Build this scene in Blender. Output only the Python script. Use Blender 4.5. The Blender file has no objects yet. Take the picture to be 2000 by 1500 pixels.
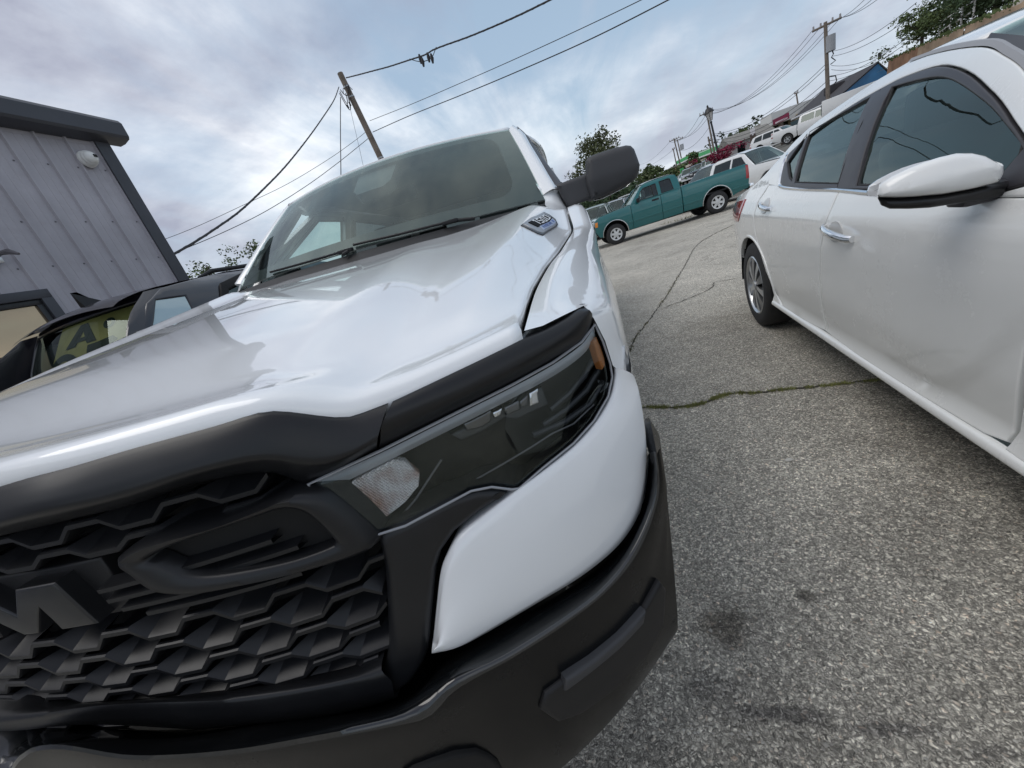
import bpy, bmesh, math, random
import numpy as np
from mathutils import Vector, Matrix
from mathutils.geometry import delaunay_2d_cdt

scene = bpy.context.scene
COL = scene.collection
# ------------------------------------------------------------------ camera, sky, sun, exposure
CAM_ROT = [[0.942259, 0.160423, -0.293959], [-0.211456, -0.395654, -0.893725], [-0.25968, 0.90428, -0.338887]]
CAM_LOC = [1.01365, 0.0906, 1.20205]
FOCAL_PX = 723.086
TRUCK_ROT = [[0.998687, -0.00142, 0.051199], [-0.00142, 0.998465, 0.055376], [-0.051199, -0.055376, 0.997152]]
TRUCK_OFF = [0.00177, 0.00191, 0.03445]

cam_data = bpy.data.cameras.new('camera')
cam = bpy.data.objects.new('camera', cam_data); COL.objects.link(cam)
cam_data.sensor_fit = 'HORIZONTAL'; cam_data.sensor_width = 36.0
cam_data.lens = 36.0*FOCAL_PX/2000.0
cam_data.clip_start = 0.02; cam_data.clip_end = 3000
_r, _d, _f = [Vector(v) for v in CAM_ROT]
_m = Matrix((( _r.x, -_d.x, -_f.x, CAM_LOC[0]), (_r.y, -_d.y, -_f.y, CAM_LOC[1]), (_r.z, -_d.z, -_f.z, CAM_LOC[2]), (0, 0, 0, 1)))
cam.matrix_world = _m
scene.camera = cam

SUN_EL, SUN_AZ = math.radians(58), math.radians(-116)      # azimuth clockwise from +Y
world = bpy.data.worlds.new('World'); scene.world = world; world.use_nodes = True
def build_world():
    nt = world.node_tree; N = nt.nodes; L = nt.links; N.clear()
    def n(t, **kw):
        o = N.new(t)
        for k, v in kw.items(): setattr(o, k, v)
        return o
    def math_(op, a, b=None, c=None, clamp=False):
        o = n('ShaderNodeMath', operation=op, use_clamp=clamp)
        for i, v in enumerate((a, b, c)):
            if v is None: continue
            if isinstance(v, (int, float)): o.inputs[i].default_value = v
            else: L.new(v, o.inputs[i])
        return o.outputs[0]
    out = n('ShaderNodeOutputWorld'); bg = n('ShaderNodeBackground')
    sky = n('ShaderNodeTexSky', sky_type='NISHITA', sun_disc=False, sun_elevation=SUN_EL, sun_rotation=SUN_AZ)
    sky.air_density = 1.2; sky.dust_density = 1.5; sky.ozone_density = 2.0
    tc = n('ShaderNodeTexCoord')
    sep = n('ShaderNodeSeparateXYZ'); L.new(tc.outputs['Generated'], sep.inputs[0])
    z = math_('MAXIMUM', sep.outputs[2], 0.0)
    zz = math_('ADD', z, 0.30)
    cx = math_('DIVIDE', sep.outputs[0], zz); cy = math_('DIVIDE', sep.outputs[1], zz)
    cmb = n('ShaderNodeCombineXYZ'); L.new(cx, cmb.inputs[0]); L.new(cy, cmb.inputs[1])
    # large soft banks
    mp = n('ShaderNodeMapping'); mp.inputs['Location'].default_value = (BANK_OFF[0], BANK_OFF[1], 0); mp.inputs['Rotation'].default_value = (0, 0, 0.5); mp.inputs['Scale'].default_value = (1.0, 0.75, 1)
    L.new(cmb.outputs[0], mp.inputs[0])
    big = n('ShaderNodeTexNoise'); big.inputs['Scale'].default_value = 0.62; big.inputs['Detail'].default_value = 8; big.inputs['Roughness'].default_value = 0.55; big.inputs['Distortion'].default_value = 0.35
    L.new(mp.outputs[0], big.inputs['Vector'])
    # streaks
    mp2 = n('ShaderNodeMapping'); mp2.inputs['Location'].default_value = (0.4, 5.2, 0); mp2.inputs['Rotation'].default_value = (0, 0, -0.75); mp2.inputs['Scale'].default_value = (3.0, 1.0, 1)
    L.new(cmb.outputs[0], mp2.inputs[0])
    st = n('ShaderNodeTexNoise'); st.inputs['Scale'].default_value = 1.3; st.inputs['Detail'].default_value = 9; st.inputs['Roughness'].default_value = 0.6; st.inputs['Distortion'].default_value = 0.6
    L.new(mp2.outputs[0], st.inputs['Vector'])
    # cloud cover and cloud shade
    mix = math_('ADD', math_('MULTIPLY', big.outputs['Fac'], 0.72), math_('MULTIPLY', st.outputs['Fac'], 0.28))
    cover = n('ShaderNodeValToRGB'); cover.color_ramp.elements[0].position = 0.39; cover.color_ramp.elements[1].position = 0.56
    L.new(mix, cover.inputs[0])
    mp3 = n('ShaderNodeMapping'); mp3.inputs['Location'].default_value = (SHADE_OFF[0], SHADE_OFF[1], 0)
    L.new(cmb.outputs[0], mp3.inputs[0])
    shn = n('ShaderNodeTexNoise'); shn.inputs['Scale'].default_value = 1.0; shn.inputs['Detail'].default_value = 8; shn.inputs['Roughness'].default_value = 0.57; shn.inputs['Distortion'].default_value = 0.15
    L.new(mp3.outputs[0], shn.inputs['Vector'])
    shade = n('ShaderNodeValToRGB'); cr = shade.color_ramp
    cr.elements[0].position = 0.40; cr.elements[0].color = (0.33, 0.35, 0.45, 1)
    cr.elements[1].position = 0.61; cr.elements[1].color = (1.0, 1.02, 1.05, 1)
    e = cr.elements.new(0.5); e.color = (0.56, 0.60, 0.69, 1)
    L.new(shn.outputs['Fac'], shade.inputs[0])
    # clear sky between the clouds, scaled as daylight
    skys = n('ShaderNodeMixRGB', blend_type='MULTIPLY'); skys.inputs[0].default_value = 1.0
    L.new(sky.outputs[0], skys.inputs[1]); skys.inputs[2].default_value = (SKY_K, SKY_K, SKY_K, 1)
    haze = n('ShaderNodeMixRGB'); haze.inputs[0].default_value = 0.55
    L.new(skys.outputs[0], haze.inputs[1]); haze.inputs[2].default_value = (0.46, 0.60, 0.74, 1)
    m = n('ShaderNodeMixRGB'); L.new(cover.outputs[0], m.inputs[0]); L.new(haze.outputs[0], m.inputs[1]); L.new(shade.outputs[0], m.inputs[2])
    # pale veil near the horizon
    hz = math_('POWER', math_('SUBTRACT', 1.0, z, clamp=True), 7.0)
    m2 = n('ShaderNodeMixRGB'); L.new(math_('MULTIPLY', hz, 0.62), m2.inputs[0]); L.new(m.outputs[0], m2.inputs[1]); m2.inputs[2].default_value = (0.66, 0.74, 0.80, 1)
    L.new(m2.outputs[0], bg.inputs[0]); bg.inputs[1].default_value = SKY_S
    L.new(bg.outputs[0], out.inputs[0])
SKY_S = 1.15
SHADE_OFF = (20.7, 9.1)
BANK_OFF = (17.7, 2.9)
SKY_K = 0.10
build_world()
sun_d = bpy.data.lights.new('sun', 'SUN'); sun_d.energy = 1.15; sun_d.angle = math.radians(40); sun_d.color = (1.0, 0.96, 0.9)
sun = bpy.data.objects.new('sun', sun_d); COL.objects.link(sun)
_sd = Vector((math.sin(SUN_AZ)*math.cos(SUN_EL), math.cos(SUN_AZ)*math.cos(SUN_EL), math.sin(SUN_EL)))
sun.rotation_euler = (-_sd).to_track_quat('-Z', 'Y').to_euler()
sun.location = (0, 0, 30)
vs = scene.view_settings
vs.view_transform = 'Standard'; vs.look = 'None'; vs.gamma = 1.0; vs.exposure = 0.0; vs.use_curve_mapping = False
scene.display_settings.display_device = 'sRGB'

# ------------------------------------------------------------------ helpers
rnd = random.Random(7)
def link(o, parent=None):
    COL.objects.link(o)
    if parent is not None: o.parent = parent
    return o
def tag(o, label=None, cat=None, group=None, kind=None):
    if label: o['label'] = label
    if cat: o['category'] = cat
    if group: o['group'] = group
    if kind: o['kind'] = kind
    return o
def empty(name, loc=(0, 0, 0), rz=0.0, label=None, cat=None, group=None):
    o = bpy.data.objects.new(name, None); o.empty_display_size = 0.2
    o.location = loc; o.rotation_euler = (0, 0, rz); link(o)
    return tag(o, label, cat, group)
def mesh_obj(name, verts, faces, mat, parent=None, smooth=True, angle=40):
    me = bpy.data.meshes.new(name)
    me.from_pydata([tuple(map(float, v)) for v in verts], [], [tuple(map(int, f)) for f in faces])
    me.validate()
    if smooth:
        me.polygons.foreach_set('use_smooth', [True]*len(me.polygons))
        me.set_sharp_from_angle(angle=math.radians(angle))
    me.update()
    mats = mat if isinstance(mat, (list, tuple)) else [mat]
    for m in mats: me.materials.append(m)
    o = bpy.data.objects.new(name, me); link(o, parent)
    return o
class MB:
    """collects shapes and links them as one mesh object"""
    def __init__(s): s.v = []; s.f = []
    def add(s, v, f):
        b = len(s.v); s.v += [tuple(p) for p in v]; s.f += [tuple(i+b for i in q) for q in f]
    def box(s, c, d, rz=0.0, bev=0.0, M=None):
        bm = bmesh.new(); bmesh.ops.create_cube(bm, size=1.0)
        for v in bm.verts: v.co = Vector((v.co.x*d[0], v.co.y*d[1], v.co.z*d[2]))
        if bev: bmesh.ops.bevel(bm, geom=bm.edges[:], offset=bev, segments=2, affect='EDGES', profile=0.6)
        T = Matrix.Translation(c) @ Matrix.Rotation(rz, 4, 'Z')
        if M is not None: T = T @ M
        bm.transform(T); bm.verts.index_update()
        s.add([v.co[:] for v in bm.verts], [[v.index for v in f.verts] for f in bm.faces]); bm.free(); return s
    def tube(s, pts, r, n=8, closed=False, caps=True):
        P = [Vector(p) for p in pts]; m = len(P); rad = r if isinstance(r, (list, tuple)) else [r]*m
        vs_ = []; up = None
        for i in range(m):
            t = (P[(i+1) % m]-P[i-1]) if closed else (P[min(i+1, m-1)]-P[max(i-1, 0)])
            t.normalize()
            if up is None: up = t.orthogonal().normalized()
            up = (up - t*up.dot(t)); up = up.normalized() if up.length > 1e-6 else t.orthogonal().normalized()
            sd = t.cross(up)
            for k in range(n):
                a = 2*math.pi*k/n; vs_.append(P[i]+(up*math.cos(a)+sd*math.sin(a))*rad[i])
        fs = []
        for i in range(m if closed else m-1):
            j = (i+1) % m
            for k in range(n): fs.append((i*n+k, i*n+(k+1) % n, j*n+(k+1) % n, j*n+k))
        if caps and not closed: fs += [tuple(range(n-1, -1, -1)), tuple((m-1)*n+k for k in range(n))]
        s.add(vs_, fs); return s
    def lathe(s, prof, M=None, n=24, close=False):
        vs_ = []; m = len(prof)
        for (r, h) in prof:
            for k in range(n):
                a = 2*math.pi*k/n; p = Vector((r*math.cos(a), r*math.sin(a), h)); vs_.append(M @ p if M else p)
        fs = []
        for i in range(m if close else m-1):
            j = (i+1) % m
            for k in range(n): fs.append((i*n+k, i*n+(k+1) % n, j*n+(k+1) % n, j*n+k))
        s.add(vs_, fs); return s
    def well(s, x0, x1, y, z, r, n=16):
        """upper half of a wheel housing, axis along x"""
        v = [(x, y+r*math.cos(a), z+r*math.sin(a)) for x in (x0, x1) for a in np.linspace(-.05, math.pi+.05, n)]
        s.add(v, [(i, i+1, i+1+n, i+n) for i in range(n-1)]+[tuple(range(n))]); return s
    def poly(s, pts, back):
        """an outline pts (3D) with the vector 'back' as its thickness"""
        P = [Vector(p) for p in pts]; n = len(P); Bk = Vector(back)
        s.add(P+[p+Bk for p in P], [tuple(range(n)), tuple(range(2*n-1, n-1, -1))]+[(i, i+n, (i+1) % n+n, (i+1) % n) for i in range(n)]); return s
    def build(s, name, mat, parent=None, smooth=True, angle=40): return mesh_obj(name, s.v, s.f, mat, parent, smooth, angle)

def arc(P, n, smooth=False):
    """resample a polyline to n points by length"""
    P = np.asarray(P, float)
    if smooth and len(P) > 2: P = catmull(P, 6)
    d = np.r_[0, np.cumsum(np.linalg.norm(np.diff(P, axis=0), axis=1))]
    t = np.linspace(0, d[-1], n)
    return np.stack([np.interp(t, d, P[:, k]) for k in range(P.shape[1])], 1)
def catmull(P, m):
    P = np.asarray(P, float); Q = np.vstack([2*P[0]-P[1], P, 2*P[-1]-P[-2]]); out = []
    for i in range(1, len(Q)-2):
        a, b, c, d = Q[i-1], Q[i], Q[i+1], Q[i+2]
        for k in range(m):
            t = k/m; out.append(.5*(2*b+(c-a)*t+(2*a-5*b+4*c-d)*t*t+(3*b-a-3*c+d)*t**3))
    out.append(Q[-2]); return np.array(out)
def grid_faces(m, n, closed=False, flip=False):
    fs = []
    for i in range(m-1):
        for j in range(n if closed else n-1):
            k = (j+1) % n; q = (i*n+j, i*n+k, (i+1)*n+k, (i+1)*n+j); fs.append(q[::-1] if flip else q)
    return fs
def loft(rows, n=40, sub=1, smooth_rows=True, resample=True):
    R = [arc(r, n, smooth_rows) if resample else np.asarray(r, float) for r in rows]; G = np.array(R)
    if sub > 1: G = np.stack([catmull(G[:, j], sub) for j in range(G.shape[1])], 1)
    return G
def loft_obj(name, rows, mat, parent=None, n=40, sub=1, flip=False, mirror=False, angle=40, smooth_rows=True, resample=True, thick=0.0):
    G = loft(rows, n, sub, smooth_rows, resample); m, n = G.shape[:2]
    v = G.reshape(-1, 3); f = grid_faces(m, n, flip=flip)
    if thick:
        o = mesh_obj(name, v, f, mat, parent, True, angle); md = o.modifiers.new('thickness', 'SOLIDIFY'); md.thickness = thick; md.offset = -1; 
        if mirror: mirror_copy(o, parent)
        return o
    o = mesh_obj(name, v, f, mat, parent, True, angle)
    if mirror: mirror_copy(o, parent)
    return o
def mirror_copy(o, parent):
    """the same part on the other side of the vehicle (local x -> -x)"""
    me = o.data.copy()
    for v in me.vertices: v.co.x = -v.co.x
    me.flip_normals(); me.update()
    c = bpy.data.objects.new(o.name, me); link(c, parent)
    for md in o.modifiers:
        n = c.modifiers.new(md.name, md.type)
        if md.type == 'SOLIDIFY': n.thickness = md.thickness; n.offset = md.offset
    return c
def mirror_tree(o, parent):
    c = mirror_copy(o, parent)
    for ch in list(o.children): mirror_copy(ch, c)
    return c
def pip(pts, poly):
    x, y = pts[:, 0], pts[:, 1]; ins = np.zeros(len(pts), bool); n = len(poly); j = n-1
    for i in range(n):
        xi, yi = poly[i]; xj, yj = poly[j]
        c = ((yi > y) != (yj > y)); 
        with np.errstate(divide='ignore', invalid='ignore'): ins ^= c & (x < (xj-xi)*(y-yi)/(yj-yi+1e-30)+xi)
        j = i
    return ins
def densify(P, h, closed=True):
    P = np.asarray(P, float); out = []
    for i in range(len(P) if closed else len(P)-1):
        a, b = P[i], P[(i+1) % len(P)]; k = max(1, int(math.ceil(np.linalg.norm(b-a)/h)))
        for q in range(k): out.append(a+(b-a)*q/k)
    return np.array(out)
def area(P): x, y = P[:, 0], P[:, 1]; return .5*np.sum(x*np.roll(y, -1)-y*np.roll(x, -1))
def inset(P, d):
    a = np.roll(P, 1, 0); b = np.roll(P, -1, 0)
    t1 = P-a; t2 = b-P; t1 /= np.linalg.norm(t1, axis=1)[:, None]+1e-12; t2 /= np.linalg.norm(t2, axis=1)[:, None]+1e-12
    n1 = np.stack([-t1[:, 1], t1[:, 0]], 1); n2 = np.stack([-t2[:, 1], t2[:, 0]], 1)
    b_ = n1+n2; l = np.sum(b_*b_, 1)[:, None]/2
    return P + b_/np.maximum(l, .55)*d
def seg_dist(Q, P):
    A_ = P; B_ = np.roll(P, -1, 0); D = B_-A_; L2 = np.sum(D*D, 1)+1e-12; best = np.full(len(Q), 1e9)
    for i in range(len(P)):
        t = np.clip(((Q-A_[i])@D[i])/L2[i], 0, 1); e = Q-(A_[i]+t[:, None]*D[i]); best = np.minimum(best, np.sum(e*e, 1))
    return np.sqrt(best)
def panel(name, poly, S, mat, parent=None, h=0.03, r=0.006, thick=0.02, holes=(), out=1, proud=0.0, smooth=False, angle=50, back=False):
    """a pressed sheet: outline 'poly' on the surface S(a,b)->xyz, edges rolled over with radius r, rim 'thick' deep"""
    P = np.asarray(poly, float)
    if smooth: P = catmull(np.vstack([P, P[:1]]), 5)[:-1]
    P = densify(P, h)
    if area(P) < 0: P = P[::-1]
    H = []
    for q in holes:
        q = np.asarray(q, float); q = densify(q, h)
        if area(q) > 0: q = q[::-1]
        H.append(q)
    prof = [(0, r)] + [(r*(1-math.cos(a)), r*(1-math.sin(a))) for a in (math.radians(25), math.radians(50), math.radians(72))] + [(r, 0)] if r > 0 else [(0, 0)]
    rings = []
    for lp in [P]+H: rings.append([inset(lp, d) for d, _ in prof])
    inner = [rg[-1] for rg in rings]
    lo, hi = P.min(0), P.max(0)
    gx, gy = np.meshgrid(np.arange(lo[0]+h/2, hi[0], h), np.arange(lo[1]+h/2, hi[1], h)); Q = np.stack([gx.ravel(), gy.ravel()], 1)
    ok = pip(Q, inner[0])
    for q in inner[1:]: ok &= ~pip(Q, q)
    Q = Q[ok]
    for q in inner:
        if len(Q): Q = Q[seg_dist(Q, q) > h*.45]
    vv = [tuple(p) for q in inner for p in q]; ed = []; b = 0
    for q in inner: ed += [(b+i, b+(i+1) % len(q)) for i in range(len(q))]; b += len(q)
    vv += [tuple(p) for p in Q]
    ov, oe, of, a1, a2, a3 = delaunay_2d_cdt([Vector(p) for p in vv], ed, [], 1, 1e-7)
    ov = np.array([v[:] for v in ov]); tri = [tuple(t) for t in of]
    if H:
        c = np.array([ov[list(t)].mean(0) for t in tri]); keep = np.ones(len(tri), bool)
        for q in inner[1:]: keep &= ~pip(c, q)
        tri = [t for t, k in zip(tri, keep) if k]
    uv = [ov]; drop = [np.zeros(len(ov))]; fs = list(tri); base = len(ov)
    idx = {}
    for i, orig in enumerate(a1):
        for o_ in orig: idx[o_] = i
    off = 0; rim = []
    for rg in rings:
        n = len(rg[0]); prev = [idx.get(off+i, 0) for i in range(n)]
        for (d, z), ring in list(zip(prof, rg))[::-1][1:]:
            cur = list(range(base, base+n)); uv.append(ring); drop.append(np.full(n, z)); base += n
            for i in range(n): j = (i+1) % n; fs.append((cur[i], cur[j], prev[j], prev[i]))
            prev = cur
        cur = list(range(base, base+n)); uv.append(rg[0]); drop.append(np.full(n, (r+thick))); base += n
        for i in range(n): j = (i+1) % n; fs.append((cur[i], cur[j], prev[j], prev[i]))
        off += n
    UV = np.vstack(uv); D = np.concatenate(drop); e = 1e-3
    A0 = np.array([S(a, b) for a, b in UV]); Aa = np.array([S(a+e, b) for a, b in UV]); Ab = np.array([S(a, b+e) for a, b in UV])
    N = np.cross(Aa-A0, Ab-A0); N /= np.linalg.norm(N, axis=1)[:, None]+1e-12; N *= out
    V = A0 + N*(proud-D)[:, None]
    if out < 0: fs = [t[::-1] for t in fs]
    return mesh_obj(name, V, fs, mat, parent, True, angle)

# ------------------------------------------------------------------ materials
MATS = {}
def mat(name, col, rough=0.5, metal=0.0, coat=0.0, spec=0.5, bump=None, var=None, trans=0.0, ior=1.45, emit=None, alpha=None, dirt=None):
    """procedural principled material; bump=(scale,strength), var=(scale,amount) colour variation, dirt=(scale,colour,amount)"""
    if name in MATS: return MATS[name]
    m = bpy.data.materials.new(name); m.use_nodes = True; nt = m.node_tree; b = nt.nodes['Principled BSDF']; L = nt.links
    b.inputs['Base Color'].default_value = (*col, 1); b.inputs['Roughness'].default_value = rough; b.inputs['Metallic'].default_value = metal
    b.inputs['Coat Weight'].default_value = coat; b.inputs['Coat Roughness'].default_value = 0.02; b.inputs['Specular IOR Level'].default_value = spec
    b.inputs['Transmission Weight'].default_value = trans; b.inputs['IOR'].default_value = ior
    if emit: b.inputs['Emission Color'].default_value = (*emit[0], 1); b.inputs['Emission Strength'].default_value = emit[1]
    tc = nt.nodes.new('ShaderNodeTexCoord'); src = None
    if var:
        nz = nt.nodes.new('ShaderNodeTexNoise'); nz.inputs['Scale'].default_value = var[0]; nz.inputs['Detail'].default_value = 6; nz.inputs['Roughness'].default_value = .6; L.new(tc.outputs['Object'], nz.inputs['Vector'])
        rp = nt.nodes.new('ShaderNodeValToRGB'); rp.color_ramp.elements[0].position = .3; rp.color_ramp.elements[1].position = .7
        a = var[1]; rp.color_ramp.elements[0].color = (*[max(0, c*(1-a)) for c in col], 1); rp.color_ramp.elements[1].color = (*[min(1, c*(1+a)) for c in col], 1)
        L.new(nz.outputs['Fac'], rp.inputs[0]); src = rp.outputs[0]
    if dirt:
        nz = nt.nodes.new('ShaderNodeTexNoise'); nz.inputs['Scale'].default_value = dirt[0]; nz.inputs['Detail'].default_value = 10; nz.inputs['Roughness'].default_value = .7; L.new(tc.outputs['Object'], nz.inputs['Vector'])
        rp = nt.nodes.new('ShaderNodeValToRGB'); rp.color_ramp.elements[0].position = .48; rp.color_ramp.elements[1].position = .75
        rp.color_ramp.elements[1].color = (dirt[2],)*3+(1,); rp.color_ramp.elements[0].color = (0, 0, 0, 1); L.new(nz.outputs['Fac'], rp.inputs[0])
        mx = nt.nodes.new('ShaderNodeMixRGB'); L.new(rp.outputs[0], mx.inputs[0]); mx.inputs[2].default_value = (*dirt[1], 1)
        if src: L.new(src, mx.inputs[1])
        else: mx.inputs[1].default_value = (*col, 1)
        src = mx.outputs[0]
        rr = nt.nodes.new('ShaderNodeMath'); rr.operation = 'MULTIPLY_ADD'; L.new(rp.outputs[0], rr.inputs[0]); rr.inputs[1].default_value = .35; rr.inputs[2].default_value = rough; L.new(rr.outputs[0], b.inputs['Roughness'])
    if src: L.new(src, b.inputs['Base Color'])
    if bump:
        nz = nt.nodes.new('ShaderNodeTexNoise'); nz.inputs['Scale'].default_value = bump[0]; nz.inputs['Detail'].default_value = 5; L.new(tc.outputs['Object'], nz.inputs['Vector'])
        bp = nt.nodes.new('ShaderNodeBump'); bp.inputs['Strength'].default_value = bump[1]; bp.inputs['Distance'].default_value = .01; L.new(nz.outputs['Fac'], bp.inputs['Height']); L.new(bp.outputs[0], b.inputs['Normal'])
    MATS[name] = m; return m
def glass(name, tint=(0.55, 0.62, 0.60), spec=1.0, rough=0.0):
    """thin sheet of tinted glass: see-through with a fresnel reflection"""
    if name in MATS: return MATS[name]
    m = bpy.data.materials.new(name); m.use_nodes = True; nt = m.node_tree; nt.nodes.clear(); L = nt.links
    o = nt.nodes.new('ShaderNodeOutputMaterial'); t = nt.nodes.new('ShaderNodeBsdfTransparent'); t.inputs[0].default_value = (*tint, 1)
    g = nt.nodes.new('ShaderNodeBsdfGlossy'); g.inputs['Roughness'].default_value = rough; g.inputs[0].default_value = (.88, 1, .95, 1)
    lw = nt.nodes.new('ShaderNodeLayerWeight'); lw.inputs[0].default_value = .5
    p5 = nt.nodes.new('ShaderNodeMath'); p5.operation = 'POWER'; p5.inputs[1].default_value = 4.0; L.new(lw.outputs['Facing'], p5.inputs[0])
    k = nt.nodes.new('ShaderNodeMath'); k.operation = 'MULTIPLY_ADD'; k.inputs[1].default_value = .85*spec; k.inputs[2].default_value = .085*spec; k.use_clamp = True; L.new(p5.outputs[0], k.inputs[0])
    mx = nt.nodes.new('ShaderNodeMixShader'); L.new(k.outputs[0], mx.inputs[0]); L.new(t.outputs[0], mx.inputs[1]); L.new(g.outputs[0], mx.inputs[2]); L.new(mx.outputs[0], o.inputs[0])
    MATS[name] = m; return m
WHITE = mat('white_paint', (.80, .815, .825), .28, 0, 1.0, .5)
SEDAN_WHITE = mat('pearl_white_paint', (.80, .805, .79), .25, 0, 1.0, .5, dirt=(3.0, (.72, .71, .68), .25))
SATIN = mat('satin_black_plastic', (.010, .0105, .012), .33, 0, 0, .45, dirt=(9, (.028, .028, .030), .3))
BUMPER = mat('black_bumper_paint', (.003, .0035, .0042), .24, 0, 0, .28, dirt=(14, (.010, .011, .013), .2))
LEDGE = mat('glossy_bumper_step', (.006, .007, .008), .17, 0, .9, .5, dirt=(22, (.03, .03, .032), .3))
MATTE = mat('matte_black_plastic', (.012, .012, .013), .5, 0, 0, .4)
TEXT = mat('grained_black_plastic', (.045, .046, .050), .5, 0, 0, .45, bump=(900, .12))
RUBBER = mat('rubber', (.022, .022, .023), .75, bump=(120, .3), dirt=(12, (.07, .065, .06), .5))
CAVITY = mat('dark_cavity', (.006, .006, .006), .8)
CHROME = mat('chrome', (.82, .83, .85), .06, 1.0)
ALLOY = mat('silver_alloy', (.55, .56, .57), .3, .9)
TRIM = mat('dark_window_trim', (.045, .042, .047), .38)
FRIT = mat('windscreen_frit', (.022, .02, .023), .5)
WIND = glass('windscreen_glass', (.66, .78, .75), .85)
SIDEG = glass('side_glass', (.60, .74, .70), .9)
PRIV = glass('privacy_glass', (.10, .11, .11), 1.0)
LENS = glass('lamp_lens', (.84, .86, .87), .55)
CABIN = mat('dark_cabin_cloth', (.085, .09, .09), .85)
CABIN_GREY = mat('grey_headliner', (.26, .27, .27), .9)
AMBER = mat('amber_reflector', (.75, .25, .03), .15, 0, .6)
RED = mat('red_lamp', (.35, .012, .018), .12, 0, 1.0)
_zk=np.array([.15,.2,.27,.30,.335,.5,.75,.88,.97,1.0,1.1,1.2,1.3,1.38,1.42])
_wk=np.array([.80,.850,.884,.884,.874,.898,.912,.905,.868,.85,.80,.74,.67,.585,.50])
def sedan_half_width(u,z):
    """half width of the sedan's body at u metres behind the front axle and height z"""
    w=np.interp(z,_zk,_wk)
    # the lower door is pressed in below a crease that climbs steeply at its front end
    cu=[.45,.56,.62,.755,.826,.92,1.24,1.66,2.26,2.5]; cz=[.95,.704,.604,.439,.385,.362,.342,.341,.326,.31]
    zc=np.interp(u,cu,cz); sl=(np.interp(u+.02,cu,cz)-np.interp(u-.02,cu,cz))/.04
    q=np.clip(((z-zc)/np.sqrt(1+sl*sl)+.022)/.03,0,1); q=q*q*(3-2*q)
    low=np.clip((z-.30)/.04,0,1)*np.clip((1.0-z)/.3,0,1)
    w=w-.011*(1-q)*low*np.clip((u-.3)/.2,0,1)
    w=w-.16*np.clip((u-3.0)/.9,0,1)**2-.03*np.clip((1.0-u)/1.6,0,1)**2-.10*np.clip((-.3-u)/.7,0,1)**2
    return w


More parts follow.
